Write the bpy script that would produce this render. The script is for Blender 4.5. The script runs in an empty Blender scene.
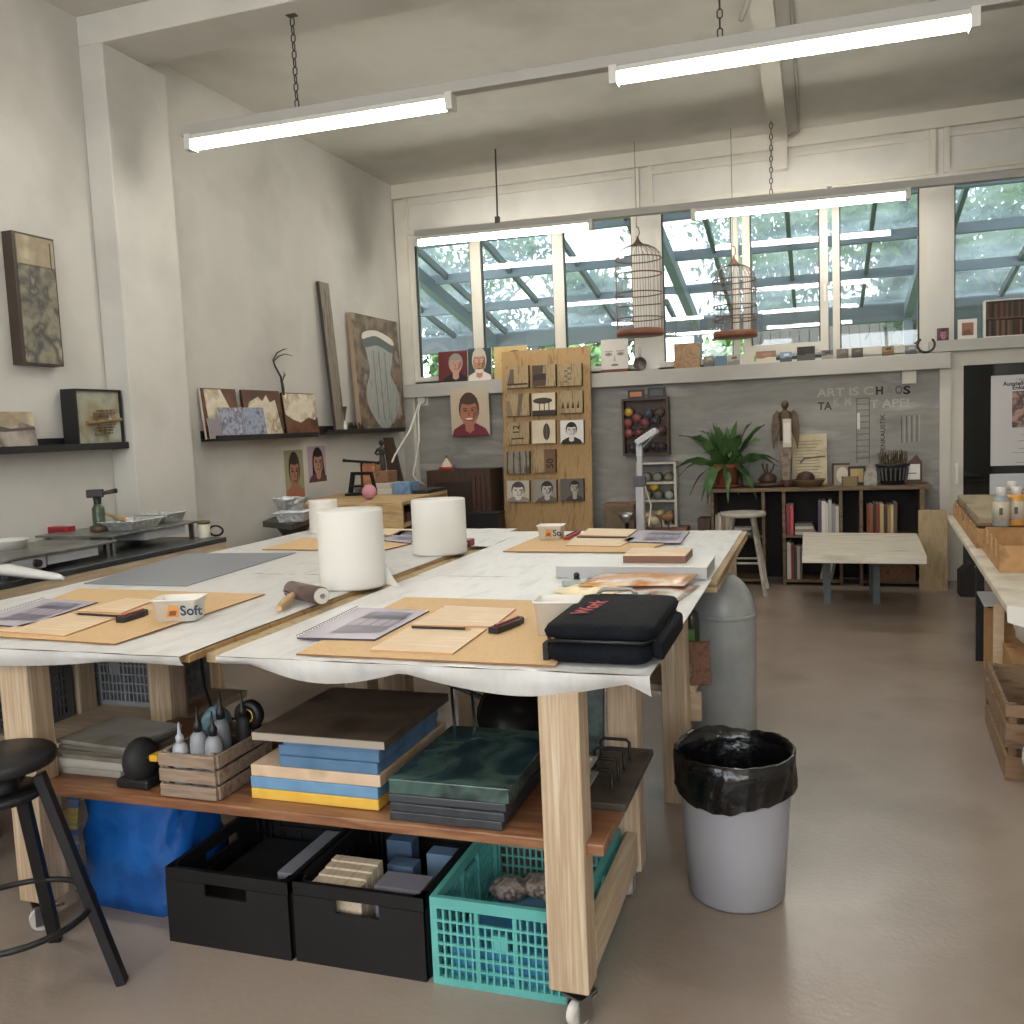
SKY = 6.0; TUBE_L = 39.0; EXPO = 0.57
import bpy, bmesh, math, random
from math import sin, cos, pi, radians, sqrt
from mathutils import Vector, Matrix
random.seed(7)
S = bpy.context.scene
COL = S.collection
# ---------------------------------------------------------------- camera
CF, CP, CR, CY, CH = 916.158, 0.09221993, -0.04238137, -0.32491695, 1.55
def cam_matrix():
    B = Matrix(((1,0,0),(0,0,-1),(0,1,0)))
    Rz = Matrix(((cos(CY),-sin(CY),0),(sin(CY),cos(CY),0),(0,0,1)))
    Rx = Matrix(((1,0,0),(0,cos(CP),-sin(CP)),(0,sin(CP),cos(CP))))
    Rr = Matrix(((cos(CR),-sin(CR),0),(sin(CR),cos(CR),0),(0,0,1)))
    return Rr @ Rx @ B @ Rz
RC = cam_matrix(); RI = RC.transposed()
cam = bpy.data.cameras.new('camera'); cam.sensor_width = 36; cam.lens = 36*CF/1024
camo = bpy.data.objects.new('camera', cam); COL.objects.link(camo)
F = Matrix(((1,0,0),(0,-1,0),(0,0,-1)))
M3 = RI @ F
camo.matrix_world = Matrix.Translation((0,0,CH)) @ M3.to_4x4()
cam.clip_start = .05; cam.clip_end = 200
S.camera = camo
def ray(x, y): return RI @ Vector(((x-512)/CF, (y-512)/CF, 1))
def pz(x, y, z):
    d = ray(x, y); t = (z-CH)/d.z; return Vector((d.x*t, d.y*t, z))
def py(x, y, Y):
    d = ray(x, y); t = Y/d.y; return Vector((d.x*t, Y, d.z*t+CH))
def px(x, y, X):
    d = ray(x, y); t = X/d.x; return Vector((X, d.y*t, d.z*t+CH))
def rectY(x0, y0, x1, y1, Y):
    xm, ym = (x0+x1)/2, (y0+y1)/2
    return py(x0,ym,Y).x, py(x1,ym,Y).x, py(xm,y1,Y).z, py(xm,y0,Y).z
# ---------------------------------------------------------------- materials
def lin(c):
    if isinstance(c, str): c = tuple(int(c[i:i+2],16)/255 for i in (0,2,4))
    return tuple((v/12.92 if v <= .04045 else ((v+.055)/1.055)**2.4) for v in c) + (1,)
MATS = {}
def mat(name, cols, rough=.6, metal=0, scale=8, stretch=(1,1,1), detail=4, bump=0, bscale=None, spec=.5, pos=None, emit=0, dist=0, trans=0, alpha=1):
    """one colour, or several mixed by stretched noise"""
    if name in MATS: return MATS[name]
    m = bpy.data.materials.new(name); m.use_nodes = True; MATS[name] = m
    nt = m.node_tree; N = nt.nodes; L = nt.links
    b = N['Principled BSDF']
    b.inputs['Roughness'].default_value = rough; b.inputs['Metallic'].default_value = metal
    b.inputs['Specular IOR Level'].default_value = spec
    if alpha < 1: b.inputs['Alpha'].default_value = alpha
    if trans: b.inputs['Transmission Weight'].default_value = trans
    if isinstance(cols, str): cols = [cols]
    need = len(cols) > 1 or bump
    if need:
        tc = N.new('ShaderNodeTexCoord'); mp = N.new('ShaderNodeMapping'); mp.inputs['Scale'].default_value = stretch
        L.new(tc.outputs['Object'], mp.inputs['Vector'])
    if len(cols) > 1:
        no = N.new('ShaderNodeTexNoise'); no.inputs['Scale'].default_value = scale; no.inputs['Detail'].default_value = detail
        no.inputs['Distortion'].default_value = dist
        L.new(mp.outputs['Vector'], no.inputs['Vector'])
        cr = N.new('ShaderNodeValToRGB'); el = cr.color_ramp.elements
        n = len(cols); ps = pos or [.32+.36*i/(n-1) for i in range(n)]
        while len(el) < n: el.new(.5)
        for e, p, c in zip(el, ps, cols): e.position = p; e.color = lin(c)
        L.new(no.outputs['Fac'], cr.inputs['Fac']); L.new(cr.outputs['Color'], b.inputs['Base Color'])
    else:
        b.inputs['Base Color'].default_value = lin(cols[0])
    if bump:
        n2 = N.new('ShaderNodeTexNoise'); n2.inputs['Scale'].default_value = bscale or scale*3; n2.inputs['Detail'].default_value = 4
        L.new(mp.outputs['Vector'], n2.inputs['Vector'])
        bu = N.new('ShaderNodeBump'); bu.inputs['Strength'].default_value = bump; bu.inputs['Distance'].default_value = .02
        L.new(n2.outputs['Fac'], bu.inputs['Height']); L.new(bu.outputs['Normal'], b.inputs['Normal'])
    if emit:
        b.inputs['Emission Color'].default_value = lin(cols[0]); b.inputs['Emission Strength'].default_value = emit
    return m
def P(c, rough=.6, **k):
    return mat('paint_%s_%d' % (c, round(rough*100)), c, rough, **k)
def glass_mat(name, tint, dirt=.06, dirtcol='c8d4d8', gloss=1.0):
    m = bpy.data.materials.new(name); m.use_nodes = True; MATS[name] = m
    nt = m.node_tree; N = nt.nodes; L = nt.links
    for n in list(N):
        if n.type != 'OUTPUT_MATERIAL': N.remove(n)
    out = N['Material Output']
    tr = N.new('ShaderNodeBsdfTransparent'); tr.inputs[0].default_value = lin(tint)
    gl = N.new('ShaderNodeBsdfGlossy'); gl.inputs['Roughness'].default_value = .02
    fr = N.new('ShaderNodeFresnel'); fr.inputs[0].default_value = 1.5
    mu = N.new('ShaderNodeMath'); mu.operation = 'MULTIPLY'; mu.inputs[1].default_value = gloss
    L.new(fr.outputs[0], mu.inputs[0])
    mx = N.new('ShaderNodeMixShader'); L.new(mu.outputs[0], mx.inputs[0]); L.new(tr.outputs[0], mx.inputs[1]); L.new(gl.outputs[0], mx.inputs[2])
    df = N.new('ShaderNodeBsdfTranslucent'); df.inputs[0].default_value = lin(dirtcol)
    m2 = N.new('ShaderNodeMixShader')
    tc = N.new('ShaderNodeTexCoord'); no = N.new('ShaderNodeTexNoise'); no.inputs['Scale'].default_value = 1.7; no.inputs['Detail'].default_value = 6
    L.new(tc.outputs['Object'], no.inputs['Vector'])
    rr = N.new('ShaderNodeMapRange'); rr.inputs[1].default_value = .35; rr.inputs[2].default_value = .7; rr.inputs[3].default_value = dirt*.4; rr.inputs[4].default_value = dirt*1.6
    L.new(no.outputs['Fac'], rr.inputs[0]); L.new(rr.outputs[0], m2.inputs[0])
    L.new(mx.outputs[0], m2.inputs[1]); L.new(df.outputs[0], m2.inputs[2]); L.new(m2.outputs[0], out.inputs[0])
    return m
W_PINE = mat('pine', ['c6b297','b0977a','d3c4ab'], .6, scale=5, stretch=(13,13,.45), detail=6)
W_PINEX = mat('pine_x', ['c4b196','b7a184','cfbfa6'], .6, scale=5, stretch=(.7,6,6), detail=5)
W_PINEY = mat('pine_y', ['c4b196','b7a184','cfbfa6'], .6, scale=5, stretch=(6,.7,6), detail=5)
W_SHELF = mat('shelf_wood', ['6b4630','84593c','967050'], .45, scale=5, stretch=(.8,6,6), detail=6, dist=.8)
W_PLY = mat('plywood', ['997b50','a78759','83663f'], .6, scale=3.5, stretch=(5,5,.8), detail=8, dist=1.5)
W_PLYE = mat('ply_edge', ['7a6040','c9b48e'], .7, scale=60, stretch=(.02,.02,1))
W_BOARD = mat('pale_board', ['a08c6a','b09b77','8d7a5a'], .65, scale=5, stretch=(7,7,.6))
W_LIGHT = mat('light_veneer', ['dcc4a4','d4ba98','e2ceb0'], .55, scale=6, stretch=(1,8,8))
W_KRAFT = mat('kraft_board', ['c8a87a','ceae82','c0a072'], .75, scale=90)
W_DARK = mat('dark_wood', ['33231a','46301f','291c14'], .55, scale=5, stretch=(5,5,.6), detail=5)
W_OLD = mat('old_wood', ['6a5946','82705a','514332'], .75, scale=6, stretch=(.8,7,7), detail=6, bump=.3)
W_OLDZ = mat('old_wood_z', ['5c4a38','7c6750','453627'], .75, scale=6, stretch=(7,7,.8), detail=6, bump=.3)
W_CRATE = mat('crate_slat', ['7d6a5a','95826f','6a574a'], .75, scale=6, stretch=(.8,6,6), detail=5)
W_BROWN = mat('brown_wood', ['70503a','866049','5c4230'], .6, scale=6, stretch=(7,.8,7))
PAPER = mat('white_paper_cover', ['d2d2cf','dadad7','c9cac9'], .34, scale=6, stretch=(2.5,.8,1), detail=6, bump=.2, bscale=9, spec=.55)
ROLL = mat('paper_roll_white', 'd9d7d1', .9, bump=.06, bscale=90)
WALL = mat('wall_white', ['c1bfb8','c8c6bf','b9b7b0'], .85, scale=1.3, detail=5, bump=.08, bscale=7)
TRIMW = mat('trim_white', ['c9c5b9','c1bdb1'], .6, scale=3)
RAILG = mat('rail_grey', ['aeaca4','a5a39b'], .6, scale=3)
CONC = mat('concrete_grey', ['7f7d78','918f89','868480','a3a09a'], .85, scale=2.0, stretch=(.7,1,3.2), detail=12, dist=.3, bump=.15, bscale=6)
FLOORM = mat('floor_epoxy', ['8f8176','978a7e','847669'], .26, scale=1.1, detail=6, bump=.06, bscale=50, spec=.5)
BLK = P('141416', .5); BLK2 = P('1b1b1d', .7)
BLKMET = P('17171a', .45)
STEEL = mat('steel', ['8d8f90','a9abac'], .3, 1, scale=9)
CHROME = mat('chrome', 'd0d2d4', .18, 1)
FOIL = mat('foil', ['d0d2d2','b4b6b6'], .38, .55, scale=30, bump=.8, bscale=35)
WHITEP = P('d8d5cc', .5)
# ---------------------------------------------------------------- mesh builder
class MB:
    def __init__(s): s.v = []; s.f = []; s.m = []; s.mi = []; s.sm = []
    def _mi(s, m):
        if m not in s.m: s.m.append(m)
        return s.m.index(m)
    def add(s, vs, fs, m, smooth=False):
        o = len(s.v); s.v += [Vector(v) for v in vs]
        k = s._mi(m)
        for f in fs: s.f.append([o+i for i in f]); s.mi.append(k); s.sm.append(smooth)
        return s
    def box(s, a, b, m):
        (x0,y0,z0),(x1,y1,z1) = a, b
        x0,x1 = min(x0,x1),max(x0,x1); y0,y1 = min(y0,y1),max(y0,y1); z0,z1 = min(z0,z1),max(z0,z1)
        v = [(x0,y0,z0),(x1,y0,z0),(x1,y1,z0),(x0,y1,z0),(x0,y0,z1),(x1,y0,z1),(x1,y1,z1),(x0,y1,z1)]
        return s.add(v, [(0,3,2,1),(4,5,6,7),(0,1,5,4),(1,2,6,5),(2,3,7,6),(3,0,4,7)], m)
    def obox(s, O, u, v, w, m):
        """box from corner O along edge vectors u, v, w"""
        O,u,v,w = map(Vector,(O,u,v,w))
        if u.cross(v).dot(w) < 0: u, v = v, u
        p = [O,O+u,O+u+v,O+v,O+w,O+u+w,O+u+v+w,O+v+w]
        return s.add(p, [(0,3,2,1),(4,5,6,7),(0,1,5,4),(1,2,6,5),(2,3,7,6),(3,0,4,7)], m)
    def prism(s, pts, vec, m, m_side=None):
        vec = Vector(vec); p = [Vector(q) for q in pts]; n = len(p)
        nrm = Vector((0,0,0))
        for i in range(n):
            a, b = p[i], p[(i+1)%n]; nrm += a.cross(b)
        if nrm.dot(vec) < 0: p.reverse()
        q = [a+vec for a in p]
        s.add(p+q, [list(range(n))[::-1], list(range(n,2*n))], m)
        s.add(p+q, [(i,(i+1)%n,n+(i+1)%n,n+i) for i in range(n)], m_side or m)
        return s
    def flat(s, pts, m):
        return s.add(pts, [list(range(len(pts)))], m)
    def beam(s, a, b, w, h, m, up=(0,0,1)):
        a, b = Vector(a), Vector(b); d = b-a; up = Vector(up)
        if abs(d.normalized().dot(up)) > .98: up = Vector((0,1,0))
        sx = d.cross(up).normalized()*w; sy = sx.cross(d).normalized()*h
        return s.obox(a-sx/2-sy/2, sx, sy, d, m)
    def cyl(s, a, b, r0, r1, m, n=16, caps=True, smooth=True):
        a, b = Vector(a), Vector(b); d = (b-a).normalized()
        t = Vector((0,0,1)) if abs(d.z) < .9 else Vector((1,0,0))
        x = d.cross(t).normalized(); y = d.cross(x)
        vs = [a+(x*cos(2*pi*i/n)+y*sin(2*pi*i/n))*r0 for i in range(n)]+[b+(x*cos(2*pi*i/n)+y*sin(2*pi*i/n))*r1 for i in range(n)]
        s.add(vs, [(i,n+i,n+(i+1)%n,(i+1)%n)[::-1] for i in range(n)], m, smooth)
        if caps:
            s.add(vs, [list(range(n))[::1], list(range(n,2*n))[::-1]], m)
        return s
    def lathe(s, prof, c, m, n=24, smooth=True, axis='z', sx=1, sy=1):
        c = Vector(c); vs = []; k = len(prof)
        for r, z in prof:
            for i in range(n):
                a = 2*pi*i/n
                q = Vector((r*cos(a)*sx, r*sin(a)*sy, z))
                if axis == 'y': q = Vector((q.x, -q.z, q.y))
                vs.append(c+q)
        fs = [(j*n+i, j*n+(i+1)%n, (j+1)*n+(i+1)%n, (j+1)*n+i) for j in range(k-1) for i in range(n)]
        s.add(vs, fs, m, smooth)
        if prof[0][0] > 0: s.add(vs[:n], [list(range(n))[::-1]], m)
        if prof[-1][0] > 0: s.add(vs[-n:], [list(range(n))], m)
        return s
    def ball(s, c, r, m, n=16, k=10, sx=1, sy=1, sz=1, noise=0):
        c = Vector(c); vs = []
        for j in range(k+1):
            t = pi*j/k
            for i in range(n):
                a = 2*pi*i/n; rr = r*(1+noise*random.uniform(-1,1))
                vs.append(c+Vector((rr*sin(t)*cos(a)*sx, rr*sin(t)*sin(a)*sy, -rr*cos(t)*sz)))
        return s.add(vs, [(j*n+i, j*n+(i+1)%n, (j+1)*n+(i+1)%n, (j+1)*n+i) for j in range(k) for i in range(n)], m, True)
    def tube(s, pts, r, m, n=8, closed=False):
        p = [Vector(q) for q in pts]; k = len(p); vs = []
        rs = r if isinstance(r, (list,tuple)) else [r]*k
        prev = None
        for i in range(k):
            d = (p[(i+1)%k]-p[i-1]) if closed else (p[min(i+1,k-1)]-p[max(i-1,0)])
            d.normalize()
            if prev is None:
                t = Vector((0,0,1)) if abs(d.z) < .9 else Vector((1,0,0)); x = d.cross(t).normalized()
            else: x = (prev-d*prev.dot(d)).normalized()
            prev = x; y = d.cross(x)
            vs += [p[i]+(x*cos(2*pi*j/n)+y*sin(2*pi*j/n))*rs[i] for j in range(n)]
        e = k if closed else k-1
        s.add(vs, [(i*n+j, ((i+1)%k)*n+j, ((i+1)%k)*n+(j+1)%n, i*n+(j+1)%n)[::-1] for i in range(e) for j in range(n)], m, True)
        if not closed: s.add(vs, [list(range(n)), list(range((k-1)*n,k*n))[::-1]], m)
        return s
    def ell(s, O, u, v, n, cx, cy, rx, ry, h, m, a0=0, a1=2*pi, k=20, rot=0):
        """raised flat ellipse on the plane O,u,v; n = outward unit"""
        O,u,v,n = map(Vector,(O,u,v,n)); pts = []
        for i in range(k):
            a = a0+(a1-a0)*i/(k if a1-a0 > 6.2 else k-1)
            x, y = rx*cos(a), ry*sin(a)
            pts.append(O+u*(cx+x*cos(rot)-y*sin(rot))+v*(cy+x*sin(rot)+y*cos(rot)))
        return s.prism(pts, n*h, m)
    def pg(s, O, u, v, n, xy, h, m):
        O,u,v,n = map(Vector,(O,u,v,n))
        return s.prism([O+u*x+v*y for x, y in xy], n*h, m)
    def text(s, st, O, u, v, size, m, bold=0, wide=1):
        cu = bpy.data.curves.new('t','FONT'); cu.body = st; cu.size = 1; cu.offset = bold; cu.resolution_u = 3
        o = bpy.data.objects.new('t', cu); COL.objects.link(o)
        dg = bpy.context.evaluated_depsgraph_get(); dg.update()
        me = o.evaluated_get(dg).to_mesh()
        O,u,v = map(Vector,(O,u,v))
        vs = [O+u*(q.co.x*size*wide)+v*(q.co.y*size) for q in me.vertices]; fs = [list(q.vertices) for q in me.polygons]
        o.evaluated_get(dg).to_mesh_clear(); bpy.data.objects.remove(o); bpy.data.curves.remove(cu)
        if vs: s.add(vs, fs, m)
        return s
    def build(s, name, parent=None, origin=None, bevel=0, label=None, subsurf=0):
        o0 = Vector(parent_origin(parent)) if parent else Vector(origin if origin else (0,0,0))
        me = bpy.data.meshes.new(name)
        me.from_pydata([tuple(v-o0) for v in s.v], [], s.f)
        for m in s.m: me.materials.append(m)
        for p, k, g in zip(me.polygons, s.mi, s.sm): p.material_index = k; p.use_smooth = g
        me.validate(); me.update()
        if bevel or True:
            bm = bmesh.new(); bm.from_mesh(me)
            bmesh.ops.remove_doubles(bm, verts=bm.verts, dist=1e-5)
            bm.to_mesh(me); bm.free()
        o = bpy.data.objects.new(name, me); COL.objects.link(o)
        if parent: o.parent = parent
        else: o.location = o0
        if bevel:
            b = o.modifiers.new('bevel','BEVEL'); b.width = bevel; b.segments = 2; b.limit_method = 'ANGLE'; b.angle_limit = radians(40)
            b.harden_normals = False
        if subsurf:
            b = o.modifiers.new('sub','SUBSURF'); b.levels = subsurf; b.render_levels = subsurf
        if label: o['label'] = label
        return o
ORIG = {}
def parent_origin(p):
    return ORIG[p.name]
def tag(o, label, cat, group=None):
    o['label'] = label; o['category'] = cat
    if group: o['group'] = group
    ORIG[o.name] = tuple(o.location)
    return o
def T(name, label, cat, loc, group=None):
    o = bpy.data.objects.new(name, None); COL.objects.link(o); o.location = loc; o.empty_display_size = .1
    return tag(o, label, cat, group)
def base(mb):
    xs=[v.x for v in mb.v]; ys=[v.y for v in mb.v]; zs=[v.z for v in mb.v]
    return ((min(xs)+max(xs))/2,(min(ys)+max(ys))/2,min(zs))
def solo(mb, name, label, cat, group=None, bevel=0, **k):
    return tag(mb.build(name, None, base(mb), bevel, **k), label, cat, group)
def part(mb, name, parent, bevel=0, label=None, **k):
    o = mb.build(name, parent, None, bevel, label, **k)
    ORIG[o.name] = ORIG[parent.name]
    return o
def struct(mb, name, parent=None, bevel=0):
    o = mb.build(name, parent, None if parent else base(mb), bevel)
    if not parent: o['kind'] = 'structure'; ORIG[o.name] = tuple(o.location)
    else: ORIG[o.name] = ORIG[parent.name]
    return o
def dup(root, loc, label=None, group=None, rz=None):
    r = root.copy(); COL.objects.link(r); r.location = loc
    if rz is not None: r.rotation_euler.z = rz
    if label: r['label'] = label
    if group: r['group'] = group
    for ch in list(root.children):
        c = ch.copy(); COL.objects.link(c); c.parent = r
        for g in list(ch.children):
            d = g.copy(); COL.objects.link(d); d.parent = c
    return r
def smooth(pts, k=5):
    n=len(pts); o=[]
    for i in range(n):
        a,b,c,d=pts[i-1],pts[i],pts[(i+1)%n],pts[(i+2)%n]
        for j in range(k):
            t=j/k; o.append(tuple(.5*(2*b[q]+(c[q]-a[q])*t+(2*a[q]-5*b[q]+4*c[q]-d[q])*t*t+(3*b[q]-a[q]-3*c[q]+d[q])*t**3) for q in (0,1)))
    return o
X, Yv, Z = Vector((1,0,0)), Vector((0,1,0)), Vector((0,0,1))
# ================================================================ setting
XL, YB, ZC = -4.215, 9.05, 4.12
m = MB(); m.box((-4.6,-3.2,-.12),(3.6,9.25,0),FLOORM); struct(m,'floor')
m = MB(); m.box((-4.6,-3.2,ZC),(3.6,9.25,ZC+.15),WALL); struct(m,'ceiling')
m = MB(); m.box((-4.6,-3.2,0),(XL,9.25,ZC),WALL); struct(m,'wall_left')
m = MB(); m.box((3.4,-3.2,0),(3.6,9.25,ZC),WALL); struct(m,'wall_right')
m = MB(); m.box((XL,4.68,0),(-4.035,5.24,3.945),WALL); struct(m,'pillar_left',bevel=.006)
m = MB(); m.box((XL,4.68,3.945),(3.4,5.06,ZC),WALL); struct(m,'ceiling_beam',bevel=.006)
# rear wall behind the viewer with its two window openings
m = MB()
for a,b,c,d in ((XL,3.4,0,1.5),(XL,3.4,3.3,ZC),(XL,-3.4,1.5,3.3),(-.5,0,1.5,3.3),(2.8,3.4,1.5,3.3)): m.box((a,-3.2,c),(b,-3,d),WALL)
struct(m,'wall_front')
for k,(a,b) in enumerate(((-3.4,-.5),(0,2.8))):
    m = MB()
    for i in range(3):
        x = a+(b-a)*i/2-.03; m.box((x,-3.12,1.5),(x+.06,-3.06,3.3),TRIMW)
    for z in (1.5,3.24): m.box((a,-3.12,z),(b,-3.06,z+.06),TRIMW)
    struct(m,'window_%d'%(8+k))
# back wall: lower concrete, piers and upper panels
m = MB()
m.box((XL,YB,0),(1.06,YB+.2,1.95),CONC)
m.box((XL,YB,1.95),(3.4,YB+.2,2.07),WALL)
m.box((XL,YB,3.6),(3.4,YB+.2,ZC),WALL)
m.box((XL,YB,2.07),(-4.07,YB+.2,3.6),WALL); m.box((-1.65,YB,2.07),(-1.47,YB+.2,3.6),WALL); m.box((.93,YB,2.07),(1.12,YB+.2,3.6),WALL)
m.box((2.9,YB,0),(3.4,YB+.2,3.6),WALL)
struct(m,'wall_back')
# trims: sill rail, right rail, panel battens, corner strips
m = MB(); m.box((-4.17,8.93,1.905),(1.11,YB,2.045),RAILG); struct(m,'trim_1',bevel=.004)
m = MB(); m.box((.94,8.95,2.05),(3.4,YB,2.15),RAILG); struct(m,'trim_2',bevel=.004)
m = MB()
for x in (-4.1,-1.66,-1.53,.95,1.06): m.box((x,YB-.03,3.6),(x+.05,YB,4.0),TRIMW)
for a,b in ((-4.1,-1.62),(-1.5,.97),(1.08,3.4)): m.box((a,YB-.025,3.6),(b,YB,3.64),TRIMW); m.box((a,YB-.025,3.9),(b,YB,3.94),TRIMW)
m.box((XL,YB-.06,3.98),(3.4,YB,ZC),TRIMW)
struct(m,'trim_3')
m = MB(); m.box((-4.2,YB-.05,1.0),(-4.07,YB,3.95),TRIMW); struct(m,'trim_4')
m = MB(); m.box((1.03,YB-.04,0),(1.12,YB,1.93),TRIMW); struct(m,'trim_5')
m = MB(); m.box((-4.215,YB-.06,1.0),(-4.1,YB,1.905),RAILG); struct(m,'trim_6')
# ceiling rib + conduit
m = MB(); m.box((-.37,5.06,4.02),(-.23,YB-.06,ZC),TRIMW); m.box((-.36,YB-.12,3.78),(-.24,YB-.03,4.02),TRIMW); struct(m,'ceiling_rib')
m = MB(); m.tube([(-.13,5.06,4.1),(-.13,8.6,4.1),(-.14,8.86,4.07),(-.2,8.93,4.06),(-.24,8.96,4.06)],.014,P('9a978e')); struct(m,'ceiling_conduit')
# windows
GLASS = glass_mat('window_glass','f2f6f6',.02,'c4d8e0',1.2)
DGL = glass_mat('door_glass','4a5654',.02,'556060',1.5)
def window(k, x0, x1, z0, z1, fr=.055, y=YB+.05, handle=None):
    r = bpy.data.objects.new('window_%d'%k, None); COL.objects.link(r); r.location = ((x0+x1)/2,y,z0); r['kind']='structure'; ORIG[r.name]=tuple(r.location)
    m = MB()
    m.box((x0,y-.05,z0),(x0+fr,y+.05,z1),TRIMW); m.box((x1-fr,y-.05,z0),(x1,y+.05,z1),TRIMW)
    m.box((x0+fr,y-.05,z0),(x1-fr,y+.05,z0+fr+.02),TRIMW); m.box((x0+fr,y-.05,z1-fr),(x1-fr,y+.05,z1),TRIMW)
    struct(m,'frame',r)
    m = MB(); g = P('23282c',.5)
    for a,b in ((x0+fr,x0+fr+.012),(x1-fr-.012,x1-fr)): m.box((a,y-.03,z0+fr+.02),(b,y+.01,z1-fr),g)
    struct(m,'gasket',r)
    m = MB(); m.box((x0+fr,y-.004,z0+fr+.02),(x1-fr,y+.004,z1-fr),GLASS); struct(m,'pane',r)
    if handle:
        m = MB(); m.box((handle-.015,y-.09,z0+.5),(handle+.015,y-.05,z0+.64),TRIMW); m.box((handle-.01,y-.11,z0+.45),(handle+.01,y-.09,z0+.6),WHITEP); struct(m,'window_handle',r)
window(1,-4.07,-3.335,2.045,3.6); window(2,-3.335,-2.455,2.045,3.6); window(3,-2.455,-1.65,2.045,3.6)
window(4,-1.47,-.7,2.05,3.6); window(5,-.66,.1,2.13,3.6,.07,handle=.07); window(6,.14,.93,2.06,3.6,.06); window(7,1.12,2.9,2.07,3.6,.03)
# glazed door with frame
r = bpy.data.objects.new('door_1', None); COL.objects.link(r); r.location=(1.9,YB,0); r['kind']='structure'; ORIG[r.name]=tuple(r.location)
m = MB(); y=YB+.05
m.box((1.12,y-.06,0),(1.225,y+.05,2.07),TRIMW); m.box((2.75,y-.06,0),(2.9,y+.05,2.07),TRIMW); m.box((1.225,y-.06,1.925),(2.75,y+.05,2.07),TRIMW); m.box((1.225,y-.06,0),(2.75,y+.05,.12),TRIMW)
struct(m,'door_frame',r)
m = MB(); m.box((1.225,y-.004,.12),(2.75,y+.004,1.925),DGL); struct(m,'pane',r)
m = MB(); m.box((1.155,y-.08,.88),(1.185,y-.06,1.06),WHITEP); m.beam((1.17,y-.1,1.02),(1.17,y-.1,.88),.022,.022,WHITEP); m.box((1.16,y-.1,1.01),(1.18,y-.06,1.03),WHITEP); struct(m,'door_handle',r)
# dark store room wall seen through the glass door
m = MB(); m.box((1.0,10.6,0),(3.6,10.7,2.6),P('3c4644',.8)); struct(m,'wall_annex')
# ground outside
m = MB(); m.box((-40,9.26,-.3),(40,60,-.02),mat('lawn',['49602f','5c7338','3b5128'],.95,scale=2)); struct(m,'ground')
# ---------------------------------------------------------------- lean-to glass roof outside
STB = P('525b63',.5); STD = P('3e4347',.55)
CGL = glass_mat('canopy_glass','f2f7f7',.05,'d2dde4',.6)
def rz(Y): return 4.3-.22*(Y-9.2)
r = T('lean_to_roof','blue grey steel and glass lean-to roof sloping down outside the windows','roof',(0,9.27,0))
for x in (-5.8,-4.88,-3.95,-3.0,-2.1,-1.22,-.31,.62,1.52,2.45,3.4):
    m = MB(); m.beam((x,9.27,rz(9.27)),(x,14.6,rz(14.6)),.05,.09,STD); part(m,'rafter',r)
for x in (-5.1,-1.76,1.25,4.2):
    m = MB(); m.beam((x,9.27,rz(9.27)-.14),(x,14.7,rz(14.7)-.14),.11,.18,STB); part(m,'main_rafter',r)
for Y in (10.9,12.1,13.3):
    m = MB(); m.beam((-7,Y,rz(Y)-.02),(5,Y,rz(Y)-.02),.09,.12,STB); part(m,'purlin',r)
m = MB(); m.beam((-7,14.65,rz(14.65)-.13),(5,14.65,rz(14.65)-.13),.2,.24,STD); part(m,'gutter_beam',r)
m = MB(); m.beam((-7,14.85,rz(14.85)+.06),(5,14.85,rz(14.85)+.06),.14,.1,STB); part(m,'gutter',r)
m = MB(); m.obox((-7,9.27,rz(9.27)+.06),(12,0,0),(0,5.5,rz(14.77)-rz(9.27)),(0,0,.008),CGL); part(m,'glass_sheet',r)
for x in (-4.4,-1.76,1.25,4.2):
    m = MB(); m.box((x-.06,14.59,-.02),(x+.06,14.71,rz(14.65)-.2),STB); part(m,'post',r)
# ---------------------------------------------------------------- trees, house outside
LEAF = [mat('leaf_a',['27441f','3a5c2c','1a3315'],.6,scale=1.5), mat('leaf_b',['365829','55763a','284520'],.6,scale=1.5), mat('leaf_c',['22402c','37563d','183020'],.6,scale=1.5)]
BARK = P('4a3c30',.9)
def tree(name,label,x,y,z0,rx,rzz,zc,n,ls,lm,group=None,trunk=True):
    r = T(name,label,'tree' if trunk else 'bush',(x,y,-.02),group)
    rnd = random.Random(hash((round(x*10),round(y*10)))&0xffff)
    if trunk:
        m = MB(); m.cyl((x,y,-.02),(x,y,zc),.2,.1,BARK,10)
        for i in range(6):
            a = i*1.05; m.tube([(x,y,zc-1.2+.2*i),(x+cos(a)*rx*.4,y+sin(a)*rx*.4,zc-.3+.2*i),(x+cos(a)*rx*.7,y+sin(a)*rx*.7,zc+.4+.1*i)],[.07,.04,.02],BARK,6)
        part(m,'trunk',r)
    m = MB(); cl = [(rnd.gauss(0,.45),rnd.gauss(0,.45),rnd.gauss(0,.45)) for _ in range(14)]
    for i in range(n):
        c = cl[i%14]; cl_ = lambda t: max(-.97,min(.97,t))*1.0; q = Vector((x+rx*cl_(c[0]+rnd.gauss(0,.2)), y+min(rx,2.0)*cl_(c[1]+rnd.gauss(0,.2)), zc+rzz*cl_(c[2]+rnd.gauss(0,.2))))
        if q.z < z0: q.z = z0+rnd.random()*.4
        u = Vector((rnd.gauss(0,1),rnd.gauss(0,1),rnd.gauss(0,1))).normalized(); v = u.orthogonal().normalized()
        s1 = ls*rnd.uniform(.6,1.3)
        m.flat([q-u*s1, q-v*s1*.45, q+u*s1, q+v*s1*.45], lm)
    part(m,'foliage',r)
tl = 'tall leafy tree outside seen through the glass roof, '
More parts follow.
